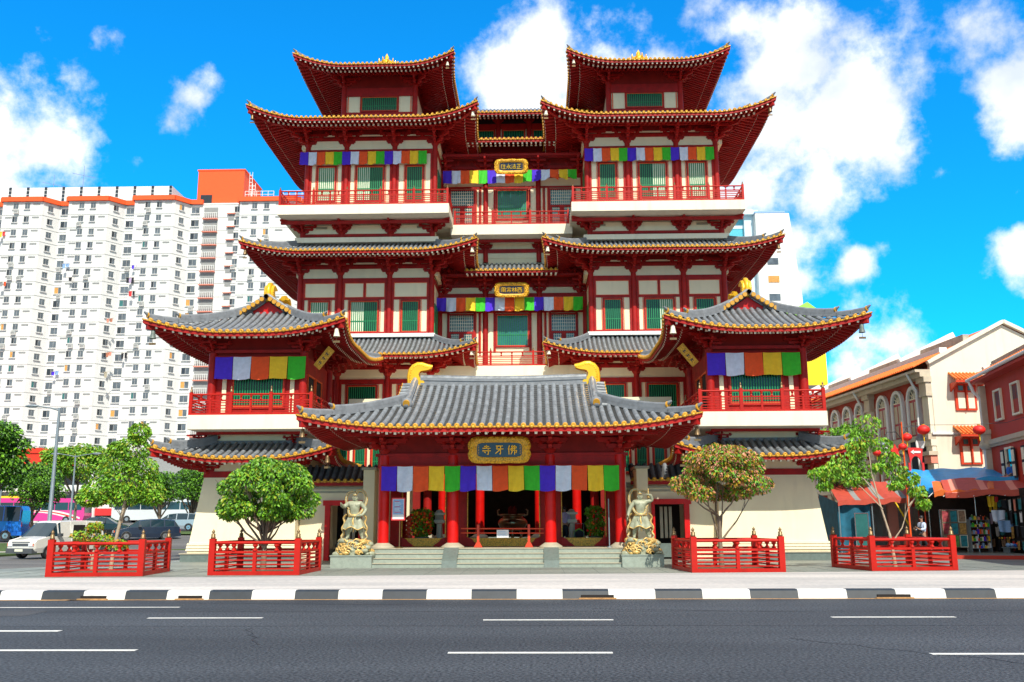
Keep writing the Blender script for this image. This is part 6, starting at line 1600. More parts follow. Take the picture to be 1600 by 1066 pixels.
for x_, z_, lb, cs in spots:
    p = thing('laundry_pole', (x_, 179.5, z_), lb, 'laundry', 'laundry poles on the apartment block')
    c = MB(); c.cyl((x_, 180, z_+.8), (x_-.7, 178.0, z_+.2), .03, .03, 'bark_pale', 5); c.build('pole', p)
    for i, m in enumerate(cs):
        c = MB(); t = (i+.7)/(len(cs)+.4); px_, py_ = x_-.7*t, 180-2*t; zt = z_+.8-.6*t
        ww, hh = rl.uniform(.45, .8), rl.uniform(.7, 1.2)
        c.grid(lambda u, v: (px_+(u-.5)*ww*(1-.2*v), py_-.08*sin(u*9), zt-.03-hh*v), 6, 4, m); c.build('garment', p)

# ------------------------------------------------------------ buildings behind on the right
mat('pale_blue', (.62,.78,.86), .7, var=.04); mat('teal_glass', (.10,.50,.62), .3, var=.2); mat('yellow_wall', (.90,.62,.01), .7, var=.05); mat('lime_wall', (.30,.62,.10), .7, var=.05)
t = thing('office_tower', (54, 200, 0), 'pale blue and white office tower behind the right-hand roofs of the temple', 'tower block')
w = MB(); w.box(51.1, 57.6, 200, 215, 0, 69.9, 'white'); w.prism([(57.6, 40), (60.4, 44), (60.4, 50.5), (58.6, 69.8), (57.6, 69.8)], 'y', 200, 215, 'white'); w.box(49.0, 51.1, 202, 216, 0, 71.5, 'pale_blue'); w.box(42, 49.0, 203, 218, 0, 73.5, 'teal_glass'); w.box(42, 52, 201, 203, 70, 71, 'pale_blue') ; w.build('wall', t)
w = MB(); w.box(51.0, 57.7, 199.9, 215, 69.9, 70.3, 'poster_blue'); w.build('roof_edge', t)
for k in range(12):
    w = MB(); z_ = 62-4.1*k; w.box(53.2, 55.6, 199.9, 200, z_, z_+1.5, 'hdb_glass' if k % 4 != 2 else 'curtain'); w.build('window', t)
for k in range(4):
    w = MB(); z_ = 46-4.1*k; w.box(57.0, 59.8, 199.85, 199.99, z_, z_+1.4, 'teal_glass'); w.build('window', t)
for k in range(10):
    w = MB(); w.box(42, 49.1, 202.9, 203, 40+3.4*k, 40.9+3.4*k, 'pale_blue'); w.build('floor_band', t)
t = thing('yellow_building', (34.8, 110, 0), 'plain bright yellow building wall behind the right pavilion balcony', 'building')
w = MB(); w.box(30.5, 36.2, 110, 120, 0, 23.6, 'yellow_wall'); w.build('wall', t); w = MB(); w.box(30.4, 36.3, 109.9, 110, 21.9, 22.15, 'pale_blue'); w.box(30.4, 36.3, 109.85, 110, 17.3, 17.7, 'bumper'); w.build('ledge', t)
t = thing('green_building', (36.9, 120, 0), 'small lime green rooftop peeping above the right pavilion roof', 'building')
w = MB(); w.box(32, 38.9, 120, 130, 0, 29.1, 'lime_wall'); w.prism([(35.2, 29.1), (37.4, 30.3), (38.9, 29.1)], 'y', 120, 130, 'lime_wall'); o = w.build('wall', t); recalc(o); w = MB(); w.box(37.0, 38.6, 119.9, 120, 28.2, 28.5, 'bumper'); w.build('vent', t)

# ------------------------------------------------------------ shophouses
mat('house_cream', (.80, .74, .60), .75, var=.05, scale=.6, dirt=.3, bump=.1); mat('house_red', (.50, .04, .018), .75, var=.07, scale=.8, dirt=.25); mat('house_brown', (.40, .05, .028), .8, var=.1); mat('stone_trim', (.58, .50, .38), .75, var=.1, dirt=.3)
mat('roof_orange', (.78, .20, .04), .8, var=.25, scale=3); mat('shutter_red', (.42, .015, .02), .5, var=.1); mat('old_roof', (.42, .38, .31), .85, var=.25, scale=2, bump=.4, bscale=8)
sh = thing('shophouse', (26.9, 60, 0), 'cream and brown shophouse row with tall arched red-shuttered windows beside the temple', 'shophouse')
YA, YB = 60, 104; SA = R(4.2)
TS = Matrix.Translation((27.0, 60, 0)) @ Matrix.Rotation(SA, 4, 'Z')   # local: +y runs away along the facade, -x faces the side street
w = MB(); w.T = TS
w.prism([(0,0),(9.5,0),(9.5,12.2),(5.1,14.4),(0,11.9)], 'y', 0, .3, 'house_cream')
w.box(.0, .3, .3, 44, 0, 11.6, 'house_brown'); w.box(9.2, 9.5, .3, 44, 0, 12, 'house_cream'); o = w.build('wall', sh); recalc(o)
w = MB(); w.T = TS
w.add([(-1.1,-.15,11.55),(5.1,-.15,14.55),(5.1,44,14.55),(-1.1,44,11.55)], [(0,1,2,3)], 'roof_orange'); w.add([(5.1,-.15,14.55),(10,-.15,12.1),(10,44,12.1),(5.1,44,14.55)], [(0,1,2,3)], 'roof_orange')
for k in range(150): w.cyl((-1.1, .1+k*.295, 11.60), (.9, .1+k*.295, 12.57), .07, .07, 'roof_orange', 5)
ro = w.build('roof', sh)
w = MB(); w.T = TS; w.bar((-.2,-.1,11.85), (5.1,-.1,14.6), .35, .22, 'house_cream'); w.bar((5.1,-.1,14.6), (9.8,-.1,12.3), .35, .22, 'house_cream')
for k in range(5): w.bar((.9, 8.6*k+6, 12.9), (5.0, 8.6*k+6, 14.9), .5, .45, 'white')
w.bar((1.0,0,12.7), (1.0,44,12.7), .5, .35, 'white'); w.bar((2.6,0,13.5), (2.6,44,13.5), .4, .5, 'old_roof'); w.build('parapet', ro)
w = MB(); w.T = TS; w.box(-1.0, 0, 0, 44, 11.25, 11.42, 'stone_trim'); w.box(-.7, 0, 0, 44, 10.95, 11.25, 'stone_trim'); w.box(-.5, 0, 0, 44, 6.9, 7.25, 'stone_trim'); w.box(-.35, 0, 0, 44, 6.5, 6.9, 'house_cream'); w.box(-.9, -.02, 0, 44, 3.9, 4.2, 'stone_trim')
w.box(-.25, 9.5, -.12, 0, 7.2, 7.35, 'white'); w.build('cornice', sh)
for k in range(6):
    c = MB(); c.T = TS; y0 = 8.6*k
    c.box(-.28, 0, y0+.05, y0+.85, 0, 10.0, 'house_cream'); c.box(-.42, 0, y0-.05, y0+.95, 9.7, 9.9, 'stone_trim'); c.box(-.38, 0, y0, y0+.9, 9.9, 10.6, 'stone_trim'); c.box(-.52, 0, y0-.1, y0+1.0, 10.6, 10.95, 'stone_trim')
    c.box(-.6, 0, y0-.1, y0+1.0, 5.9, 6.15, 'stone_trim'); c.box(-.45, 0, y0, y0+.9, 5.4, 5.9, 'salmon'); c.build('pilaster', sh)
    if k < 5:
        c = MB(); c.T = TS; c.tube([(-1.0,y0+1.2,11.3),(-.6,y0+1.3,10.6),(-.45,y0+1.2,10.2),(-.45,y0+1.2,7.4),(-.75,y0+1.1,6.8),(-.6,y0+1.1,4.2)], .09, 'white', 7); c.build('downpipe', sh)
def arch_win(y0, z0, wd, ht, lower=False):
    # local plane x=0 facing -x
    hw = wd/2; zs = z0+ht-hw; TRM = 'white'
    def arc(r, n=10): return [(y0+cos(a_)*r, zs+sin(a_)*r) for a_ in [pi*k/n for k in range(n+1)]]
    f = MB(); f.T = TS
    o_, i_ = arc(hw+.22), arc(hw)
    for k in range(10):
        p = [(-.22,)+o_[k], (-.22,)+o_[k+1], (-.22,)+i_[k+1], (-.22,)+i_[k]]; f.add(p+[(0,)+o_[k], (0,)+o_[k+1], (-.02,)+i_[k+1], (-.02,)+i_[k]], [(0,1,2,3),(0,4,5,1),(3,2,6,7)], TRM)
    for q in (-1, 1): f.box(-.22, 0, y0+q*hw, y0+q*(hw+.28), z0, zs, TRM)
    fo = f.build('window', sh)
    g = MB(); g.T = TS; g.add([(-.05, y0, zs)]+[(-.05,)+q for q in i_], [(0, k+1, k+2) for k in range(10)], 'house_cream' if False else 'glass_dark')
    for k in range(1, 6): a_ = pi*k/6; g.bar((-.07, y0, zs), (-.07, y0+cos(a_)*hw, zs+sin(a_)*hw), .04, .05, 'tip', upv=(1,0,0))
    g.tube([(-.08, y0+cos(pi*k/8)*hw*.5, zs+sin(pi*k/8)*hw*.5) for k in range(9)], .03, 'tip', 4); g.build('fanlight', fo)
    s = MB(); s.T = TS; s.box(-.10, -.02, y0-hw, y0+hw, z0, zs, 'shutter_red')
    for q in (-1, 1):
        a_, c_ = sorted((y0+q*.08, y0+q*(hw-.1))); s.box(-.125, -.10, a_, c_, z0+(zs-z0)*.42, zs-.25, 'stone_trim'); 
        for k in range(3): t0 = a_+(c_-a_)*(k+.1)/3; s.box(-.125, -.10, t0, t0+(c_-a_)*.22, z0+.08, z0+(zs-z0)*.36, 'stone_trim')
    s.box(-.13, -.1, y0-hw, y0+hw, zs-.08, zs, 'tip'); s.build('shutters', fo)
for k in range(5):
    for j in range(3):
        arch_win(8.6*k+2.35+2.35*j, 7.35, 1.25, 3.1); arch_win(8.6*k+2.35+2.35*j, 4.0, 1.2, 2.35)
w = MB(); w.T = TS; w.box(-.45, -.3, .9, 2.6, 4.6, 7.0, 'cloth_dark'); w.build('signboard', sh); w = MB(); w.T = TS; w.box(-.5, -.46, 1.0, 2.3, 4.1, 4.6, 'paper'); w.build('notice', sh)
for (xw, z0) in ((1.55, 8.75), (1.55, 5.3)):   # end wall windows with little tiled hoods
    f = MB(); f.T = TS; f.box(xw-.1, xw+1.3, -.12, 0, z0, z0+1.75, 'orange_red'); fo = f.build('window', sh)
    s = MB(); s.T = TS
    for q in (0, .62): s.box(xw+.06+q, xw+.52+q, -.15, -.12, z0+.12, z0+1.15, 'tip'); s.box(xw+.14+q, xw+.44+q, -.15, -.12, z0+1.28, z0+1.6, 'glass_teal')
    s.box(xw+.56, xw+.64, -.3, -.15, z0+.1, z0+1.65, 'orange_red'); s.build('shutters', fo)
    h = MB(); h.T = TS; h.add([(xw-.45,-1.0,z0+1.85),(xw+1.65,-1.0,z0+1.85),(xw+1.55,0,z0+2.4),(xw-.35,0,z0+2.4)], [(0,1,2,3)], 'roof_orange')
    for k in range(9): h.cyl((xw-.38+.25*k, -1.02, z0+1.89), (xw-.33+.235*k, 0, z0+2.44), .07, .07, 'roof_orange', 6)
    h.box(xw-.42, xw+1.62, -.98, -.9, z0+1.7, z0+1.85, 'orange_red')
    for q in (-.35, 1.5): h.prism([(-.95, z0+1.75), (0, z0+1.75), (0, z0+1.2)], 'x', xw+q, xw+q+.1, 'orange_red')
    h.build('tiled_hood', fo)

rh = thing('shophouse', (26.3, 52, 0), 'deep red shophouse with cream trim and small square windows at the right edge', 'shophouse')
TR = Matrix.Translation((26.55, 53.0, 0)) @ Matrix.Rotation(R(180-9), 4, 'Z')   # local +x faces away; facade plane x=0, +y comes towards the street
TR = Matrix.Translation((27.0, 53.0, 0)) @ Matrix.Rotation(-R(9), 4, 'Z')
w = MB(); w.T = TR; w.box(0, 9, -24, 0, 0, 9.9, 'house_red'); w.build('wall', rh)
w = MB(); w.T = TR; w.add([(-.7,-24,9.75),(-.7,.6,9.75),(5,.6,11.7),(5,-24,11.7)], [(0,3,2,1)], 'roof_orange'); w.add([(5,-24,11.7),(5,.6,11.7),(10,.6,10),(10,-24,10)], [(0,3,2,1)], 'roof_orange')
for k in range(80): w.cyl((-.72, .5-k*.3, 9.8), (2, .5-k*.3, 10.74), .07, .07, 'roof_orange', 5)
ro = w.build('roof', rh)
w = MB(); w.T = TR; w.bar((.2,.55,10.3), (5,.55,11.95), .35, .35, 'white'); w.box(.6, .9, -20, .4, 10.4, 10.75, 'old_roof'); w.build('parapet', ro)
w = MB(); w.T = TR; w.cyl((-.75,.6,9.7), (-.75,-24,9.7), .09, .09, 'white', 8); w.tube([(-.72,.3,9.65),(-.6,.1,9.0),(-.3,0,8.6),(-.3,0,2)], .09, 'white', 7); w.box(-.68, 0, -24, .5, 9.45, 9.6, 'house_red'); w.build('gutter', rh)
w = MB(); w.T = TR; w.box(-.3, .8, -.1, .25, 0, 9.3, 'stone_trim'); w.box(-.5, .8, -.35, .3, 6.55, 6.8, 'stone_trim'); w.box(-.42, .8, -.25, .28, 6.1, 6.55, 'stone_trim'); w.lathe((-.2, .05, 5.7), [(.25,0),(.4,.2),(.3,.45)], 'stone_trim', 10); w.build('pilaster', rh)
w = MB(); w.T = TR; w.box(-.18, 0, -24, -.1, 5.95, 6.2, 'stone_trim'); w.box(-.1, 0, -24, -.1, 5.8, 5.95, 'stone_trim'); w.build('cornice', rh)
for y_, z_ in ((-2.2, 7.2), (-5.0, 7.2), (-7.8, 7.2), (-10.6, 7.2), (-13.4, 7.2), (-16.2, 7.2), (-19, 7.2)):
    f = MB(); f.T = TR
    f.box(-.12, 0, y_-.6, y_-.5, z_-.1, z_+1.6, 'tip'); f.box(-.12, 0, y_+.5, y_+.6, z_-.1, z_+1.6, 'tip'); f.box(-.12, 0, y_-.5, y_+.5, z_+1.5, z_+1.6, 'tip'); f.box(-.16, 0, y_-.5, y_+.5, z_-.1, z_, 'tip'); fo = f.build('window', rh)
    g = MB(); g.T = TR; g.box(-.04, -.01, y_-.5, y_+.5, z_, z_+1.5, 'house_brown')
    for k in range(10): g.box(-.06, -.04, y_-.45, y_-.05, z_+.75+.07*k, z_+.78+.07*k, 'bumper'); g.box(-.06, -.04, y_+.05, y_+.45, z_+.75+.07*k, z_+.78+.07*k, 'bumper')
    g.build('shutters', fo)
for y_, z_ in ((-3.1, 4.0), (-6.3, 4.0), (-10, 4.0), (-13.4, 4.0), (-16.8, 4.0)):
    f = MB(); f.T = TR
    f.box(-.12, 0, y_-.55, y_-.45, z_-.1, z_+1.6, 'tip'); f.box(-.12, 0, y_+.45, y_+.55, z_-.1, z_+1.6, 'tip'); f.box(-.12, 0, y_-.45, y_+.45, z_+1.5, z_+1.6, 'tip'); f.box(-.2, 0, y_-.6, y_+.6, z_-.12, z_, 'tip'); f.box(-.03, -.01, y_-.45, y_+.45, z_, z_+1.5, 'glass_dark'); fo = f.build('window', rh)
    for q in (-1, 1):
        g = MB(); g.T = TR; g.box(-.16, -.1, y_+q*.6, y_+q*1.1, z_-.05, z_+1.5, 'cloth_dark'); a_, c_ = sorted((y_+q*.66, y_+q*1.04))
        for zz in (.05, .8): g.box(-.18, -.16, a_, c_, z_+zz, z_+zz+.6, 'tip')
        g.build('shutter', fo)
# figure at the open window
pp = TR @ Vector((-.12, -3.1, 3.15))
person(tuple(pp), -pi/2, 'shirt_royal', 'cloth_dark', 'person in a bright blue shirt at the red shophouse window', dict(armL=[(-.25,.0,1.12),(-.2,-.15,1.0),(-.15,-.2,1.0)], armR=[(.25,0,1.12),(.2,-.15,1.0),(.15,-.2,1.0)], legL=[(-.1,0,.48),(-.1,0,.08)], legR=[(.1,0,.48),(.1,0,.08)]), h=1.65)

# ------------------------------------------------------------ market stalls
mat('tarp_blue', (.01,.30,.68), .5, var=.15, scale=2, bump=.4, bscale=3); mat('tarp_dark', (.01,.12,.20), .6, var=.3, scale=2, bump=.5, bscale=3); mat('tarp_orange', (.72,.15,.02), .6, var=.1); mat('tarp_red', (.50,.07,.04), .6, var=.12, scale=4); mat('tarp_grey', (.30,.26,.23), .8, var=.12, bump=.4, bscale=3); mat('tarp_cream', (.70,.45,.24), .8, var=.1)
def canopy(name_root, part, P, m, nu=16, nv=8, sag=.12, wr=.04, stripes=None):
    """P: four corners (front-left, front-right, back-right, back-left)"""
    P = [Vector(p) for p in P]; b = MB(); rr_ = random.Random(int(P[0].x*10)); ph = rr_.uniform(0, 6)
    def S(u, v, dz=0):
        p = P[0].lerp(P[1], u).lerp(P[3].lerp(P[2], u), v); return p + Vector((0, 0, dz - sag*sin(pi*u)*sin(pi*v) + wr*sin(u*23+ph+v*2)*(1-.3*v)))
    if stripes:
        for i in range(nu):
            b.grid(lambda u, v: S((i+u)/nu, v), 1, nv, stripes[i % len(stripes)])
    else: b.grid(S, nu*2, nv, m)
    b.grid(lambda u, v: S(u, 0)+Vector((0, 0, -.28*v+.03*sin(u*31)*v)), nu*2, 2, m if not stripes else stripes[0])
    return b.build(part, name_root)
st1 = thing('market_stall', (21.5, 56, 0), 'market stall with red and grey striped sloping canopy and dark blue tarpaulin sides', 'market stall', 'market stalls along the side street')
canopy(st1, 'canopy', [(18.9,55,2.95),(23.6,55,3.15),(24.2,59,4.25),(19.6,59,4.1)], 'tarp_red', 14, 5, stripes=['tarp_red','tarp_red','tarp_red','hdb_grey'])
w = MB(); w.grid(lambda u, v: (18.95+1.9*u, 55.3+.15*sin(u*9), 2.85-2.8*v), 12, 6, 'tarp_dark'); w.grid(lambda u, v: (18.95, 55.3+3.5*u, 2.85-2.8*v+.6*u*(1-v)), 6, 4, 'tarp_dark'); w.build('side_sheet', st1)
w = MB(); w.grid(lambda u, v: (20.9+2.9*u, 58.5+.12*sin(u*18), 3.6-3.5*v), 24, 4, 'tarp_grey'); w.build('back_sheet', st1)
for xx, yy in ((18.95, 55.05), (23.55, 55.05), (20.9, 55.2)):
    w = MB(); w.cyl((xx, yy, 0), (xx, yy, 2.95), .04, .04, 'orange_red' if xx > 23 else 'grey_metal', 7); w.build('pole', st1)
w = MB(); w.bar((22.2,55.1,2.9), (22.9,55.0,1.5), .18, .06, 'flag_yellow'); w.build('hanging_strip', st1)
t = thing('glass_door_panel', (20.1, 54.9, 0), 'upright silver-framed panel leaning by the blue tarpaulin', 'panel'); w = MB()
w.box(19.8, 20.5, 54.9, 54.94, .15, 2.2, 'glass_teal'); w.build('pane', t); w = MB(); w.box(19.75, 19.8, 54.88, 54.96, .02, 2.25, 'chrome'); w.box(20.5, 20.55, 54.88, 54.96, .02, 2.25, 'chrome'); w.box(19.8, 20.5, 54.88, 54.96, 2.2, 2.25, 'chrome'); w.box(19.8, 20.5, 54.88, 54.96, .1, .15, 'chrome'); w.build('frame', t)
t = thing('traffic_cone', (19.35, 54.7, 0), 'orange traffic cone beside the blue tarpaulin', 'cone'); w = MB(); w.lathe((19.35,54.7,0), [(.2,0),(.2,.04),(.15,.05),(.03,.75),(.001,.75)], 'orange_red', 12); w.box(19.13,19.57,54.48,54.92,0,.03,'orange_red'); w.build('cone', t)
st2 = thing('market_stall', (24.3, 57, 0), 'middle market stall screened by hanging grey-brown cloth under a blue tarpaulin', 'market stall', 'market stalls along the side street')
canopy(st2, 'canopy', [(22.0,51.5,3.35),(27.5,49.5,4.1),(29.5,55,4.85),(23.6,57,4.8)], 'tarp_blue', 14, 6, .25, .06)
canopy(st2, 'canopy', [(24.6,50.3,3.95),(30.5,46.5,4.4),(32,51,4.9),(27,54,4.75)], 'tarp_blue', 14, 6, .2, .07)
w = MB(); w.grid(lambda u, v: (23.3+2.6*u, 57.6+.14*sin(u*22), 3.2-3.1*v), 26, 4, 'tarp_grey'); w.build('curtain', st2); w = MB(); w.box(22.6, 23.2, 57.4, 57.6, 0, 3.4, 'salmon'); w.build('panel', st2)
for xx, yy in ((22.5, 51.7), (24.2, 56.8), (27.4, 55.0)):
    w = MB(); w.cyl((xx, yy, 0), (xx, yy, 3.4), .04, .04, 'orange_red', 7); w.build('pole', st2)
st3 = thing('market_stall', (26.5, 51, 0), 'goods stall with orange and maroon canopy packed with clothes, pictures and souvenirs', 'market stall', 'market stalls along the side street')
canopy(st3, 'canopy', [(22.6,49.2,3.2),(30.0,44.5,3.55),(31.5,48.5,4.3),(23.2,51.0,3.95)], 'tarp_red', 26, 6, .1, .05, stripes=['tarp_orange','tarp_orange','tarp_red'] if False else ['tarp_red','salmon','tarp_red','tarp_red'])
canopy(st3, 'canopy', [(22.2,49.6,3.3),(24.6,48.1,3.35),(25.6,50.2,3.95),(22.8,51.2,3.85)], 'tarp_orange', 8, 5, .2, .05)
w = MB(); w.grid(lambda u, v: (22.7+5.5*u, 53-.6*u+.1*sin(u*15), 3.8-3.7*v), 20, 4, 'dark_room'); w.grid(lambda u, v: (22.6+.3*u, 49.6+3.5*u, 3.3-3.2*v), 6, 4, 'house_brown') if False else None; w.build('back_sheet', st3)
for xx, yy in ((24.4, 49.9), (27.3, 47.9), (23.0, 52.4)):
    w = MB(); w.cyl((xx, yy, 0), (xx, yy, 3.4), .035, .035, 'chrome', 7); w.build('pole', st3)
for k in range(9):
    w = MB(); xx = 21.9+.6*k; yy = 49.6-.38*k; w.cyl((xx, yy, 3.0), (xx+.55, yy+.5, 3.32), .022, .022, 'white', 5); w.build('awning_rod', st3)
# picture rack
mat('canvas_a', (.30,.04,.05), .6, var=.8, scale=6); mat('canvas_b', (.02,.22,.26), .6, var=.6, scale=5); mat('canvas_c', (.34,.20,.12), .6, var=.7, scale=8); mat('canvas_d', (.10,.34,.08), .6, var=.7, scale=5); mat('canvas_e', (.45,.25,.06), .6, var=.7, scale=9)
rk = thing('picture_rack', (23.6, 49.7, 0), 'tall rack showing nine framed colourful pictures at the front of the goods stall', 'display rack')
w = MB()
for q in (22.45, 23.75): w.box(q-.03, q+.03, 49.7, 49.76, 0, 2.35, 'chrome'); w.box(q-.03, q+.03, 49.3, 50.1, 0, .05, 'chrome')
w.box(22.45, 23.75, 49.72, 49.76, 2.3, 2.36, 'chrome'); w.box(22.45, 23.75, 49.72, 49.76, .42, .47, 'chrome'); w.build('rack_frame', rk)
cv = ['canvas_a','canvas_b','canvas_c','canvas_a','canvas_b','canvas_e','canvas_c','canvas_d','canvas_b']
lb = ['dark red picture', 'blue seascape picture', 'brown patterned picture', 'crimson floral picture', 'turquoise picture', 'ochre picture', 'muted brown picture', 'bright green picture', 'teal picture']
rows_ = ['top', 'middle', 'bottom']; cols_ = ['left', 'centre', 'right']
for i in range(9):
    r0_, c0_ = divmod(i, 3); xx = 22.52+.42*c0_; z_ = 1.72-.63*r0_
    t = thing('framed_picture', (xx+.17, 49.65, z_), '%s, %s row %s on the picture rack' % (lb[i], rows_[r0_], cols_[c0_]), 'picture', 'pictures on the rack')
    w = MB(); w.box(xx, xx+.34, 49.64, 49.68, z_, z_+.56, cv[i]); w.build('canvas', t)
    w = MB(); m = 'tip' if i in (2, 8) else 'bark'
    for a_ in ((xx-.03, xx, z_-.03, z_+.59), (xx+.34, xx+.37, z_-.03, z_+.59), (xx, xx+.34, z_-.03, z_), (xx, xx+.34, z_+.56, z_+.59)): w.box(a_[0], a_[1], 49.62, 49.69, a_[2], a_[3], m)
    w.build('frame', t)
# shelves with small goods
sf = thing('goods_shelf', (25.7, 50, 0), 'low shelves full of small mixed souvenirs beside the picture rack', 'shelf')
w = MB()
for j in range(5):
    w.box(23.95, 24.95, 49.7, 50.1, .35+.36*j, .38+.36*j, 'chrome')
for q in (23.95, 24.95): w.box(q-.02, q+.02, 49.7, 50.1, 0, 1.85, 'grey_metal')
w.build('shelf_frame', sf)
GC = ['poster_red','flag_blue','flag_yellow','paper','canvas_d','flag_orange','poster_blue','salmon','cloth_dark','tip','flag_green','canvas_c']
rs = random.Random(5)
ORD = ['first','second','third','fourth','fifth','sixth','seventh','eighth','ninth','tenth','eleventh','twelfth','thirteenth','fourteenth','fifteenth','sixteenth']
CN = dict(zip(GC, ['red','dark blue','yellow','white','leafy green','orange','sky blue','salmon','black','cream','green','brown']))
for j in range(5):
    for k in range(9):
        x_ = 23.98+.107*k; z_ = .382+.36*j; c_ = rs.choice(GC); ww = rs.uniform(.07,.1); hh = rs.uniform(.1,.25)
        w = MB(); w.box(x_, x_+ww, 49.72, 49.85, z_, z_+hh, c_); w.lathe((x_+ww/2, 49.78, z_+hh), [(ww*.3,0),(ww*.2,.03),(.001,.05)], rs.choice(GC), 7)
        tag(w.build('souvenir'), '%s souvenir, %s from the left on the %s goods shelf' % (CN[c_], ORD[k], ['lowest','second lowest','middle','second highest','top'][j]), 'souvenir', 'small souvenirs on the goods shelves')
for k, (x_, z_, ww, hh, c_, lb_) in enumerate(((24.75,2.75,.35,.5,'flag_yellow','yellow garment hanging under the orange canopy'),(25.45,2.6,.6,.4,'cloth_dark','black printed shirt hanging high in the goods stall'),(25.05,2.02,.7,.55,'flag_white','pale blue rectangular cloth hanging in the goods stall'),
      (25.35,1.5,.9,.55,'poster_blue','crumpled light blue shirt hanging below the pale blue cloth'),(26.0,2.2,.5,.6,'cloth_dark','dark jacket hanging at the right of the goods stall'),(26.2,2.9,.4,.3,'flag_orange','orange scarf hanging at the right edge under the canopy'),(25.0,2.85,.16,.25,'poster_red','small red pouch beside the yellow garment'),
      (26.15,1.4,.45,.7,'canvas_b','dark teal bag hanging at the right of the goods stall'))):
    t = thing('hanging_garment', (x_, 49.4, z_), lb_, 'clothing', 'clothes hung in the goods stall')
    w = MB(); w.grid(lambda u, v: (x_+(u-.5)*ww*(1-.15*v), 49.2-(x_-24)*.35+.05*sin(u*11+k), z_+hh/2-hh*v-.04*sin(u*pi)*v), 10, 8, c_); w.build('cloth', t)
    w = MB(); w.tube([(x_-ww*.4, 49.2-(x_-24)*.35, z_+hh/2), (x_, 49.2-(x_-24)*.35, z_+hh/2+.08), (x_+ww*.4, 49.2-(x_-24)*.35, z_+hh/2)], .012, 'chrome', 5); w.build('hanger', t)
w = MB(); d_ = Vector((-.158,-.987,0)); p0_ = Vector((26.25,52.2,0)); p1_ = p0_+d_*8.5
w.grid(lambda u, v: tuple(p0_.lerp(p1_, u)+Vector((.03*sin(u*40),0,3.35-3.3*v))), 40, 4, 'dark'); w.build('side_sheet', st3)
RN = ['top','upper','lower','bottom']; KN = {'cloth_dark':'black','poster_blue':'light blue','canvas_b':'dark teal','poster_red':'red','canvas_e':'ochre','paper':'white','flag_yellow':'yellow','salmon':'salmon pink','canvas_c':'brown','shirt_lilac':'lilac'}
KL = ['cloth_dark','cloth_dark','canvas_b','poster_blue','canvas_c','cloth_dark','poster_red','canvas_e','paper','shirt_lilac','salmon','flag_yellow']
for r_i in range(4):
    for k in range(10):
        p = p0_.lerp(p1_, (k+.9)/11)+Vector((-.16,0,2.85-.68*r_i+rs.uniform(-.08,.08))); c_ = rs.choice(KL); ww = rs.uniform(.4,.6); hh = rs.uniform(.35,.58)
        w = MB(); w.grid(lambda u, v: tuple(p+d_*(u-.5)*ww*(1-.2*v)+Vector((-.03-.04*sin(u*9+k),0,-hh*v-.03*sin(u*5)))), 6, 5, c_); w.bar(p-d_*ww*.45+Vector((-.05,0,.01)), p+d_*ww*.45+Vector((-.05,0,.01)), .02, .02, 'chrome')
        tag(w.build('hanging_garment'), '%s garment, %s from the left in the %s row along the dark stall sheet' % (KN[c_], ORD[k], RN[r_i]), 'clothing', 'clothes hung in the goods stall')
tb = thing('goods_table', (27.5, 48.6, 0), 'long low table of folded blue and pink goods at the front of the goods stall', 'table')
w = MB(); w.box(24.9, 28, 47.9, 48.6, .42, .47, 'grey_metal'); w.build('table_top', tb)
for q in (24.95, 26.4, 27.9):
    w = MB(); w.box(q, q+.05, 47.95, 48.55, 0, .42, 'grey_metal'); w.build('leg', tb)
for k in range(16):
    x_ = 24.95+.17*k; c_ = ['poster_blue','poster_blue','shirt_royal','flag_orange','salmon','poster_blue','canvas_b','shirt_royal'][k % 8]; h_ = rs.uniform(.1,.3)
    w = MB(); w.sphere((x_+.09, 48.2, .47+h_/2), .5*.2, c_, 8, 6, (.95, 1.6, h_/.2)); tag(w.build('folded_cloth'), 'folded bright cloth, %s from the left on the low goods table' % ORD[k], 'cloth', 'folded cloths on the low table')
for k in range(14):
    x_ = 25.0+.13*k; w = MB(); w.tube([(x_,48.9,1.25),(x_,48.9,.95)], .01, 'cloth_dark', 4); w.sphere((x_,48.9,.9), .05, ['canvas_e','gold','poster_red'][k % 3], 7, 5); tag(w.build('trinket'), 'tiny hanging trinket, %s from the left above the low goods table' % ORD[k], 'trinket', 'trinkets hung in a row')
t = thing('bulb_lamp', (28.2, 48, 3.2), 'lit white bulb hanging under the maroon canopy', 'lamp'); w = MB(); w.sphere((27.75, 47.4, 3.18), .09, 'bulb', 10, 7, (1.3,1,.8)) if False else None
mat('bulb', (1,1,1), .4, var=0, emit=(1,.97,.9), estr=3)
w = MB(); w.sphere((27.6, 47.2, 3.12), .1, 'bulb', 10, 7, (1.3,1,.8)); w.build('bulb', t); w = MB(); w.cyl((27.6,47.2,3.2),(27.6,47.2,3.45),.02,.02,'white',6); w.build('socket', t)
b_ = MB(); b_.prism([(19.6,45.6),(34,40.5),(34,64),(19.6,64)], 'z', -.05, .17, 'plaza_stone'); b_.bar((19.6,45.6,.10),(34,40.5,.10), .12, .17, 'house_red'); struct(b_.build('footway'))
person((20.25, 46.7, .17), -R(70), 'shirt_blue', 'cloth_dark', 'man in a pale blue shirt with black shoulder bag walking past the stalls',
       dict(armL=[(-.25,.03,1.12),(-.2,-.18,1.08),(-.17,-.25,1.12)], armR=[(.24,-.06,1.14),(.2,-.3,1.12),(.15,-.38,1.18)], legL=[(-.1,-.12,.5),(-.1,-.05,.09)], legR=[(.1,.08,.5),(.12,.30,.12)], sleeve=.9), h=1.8)
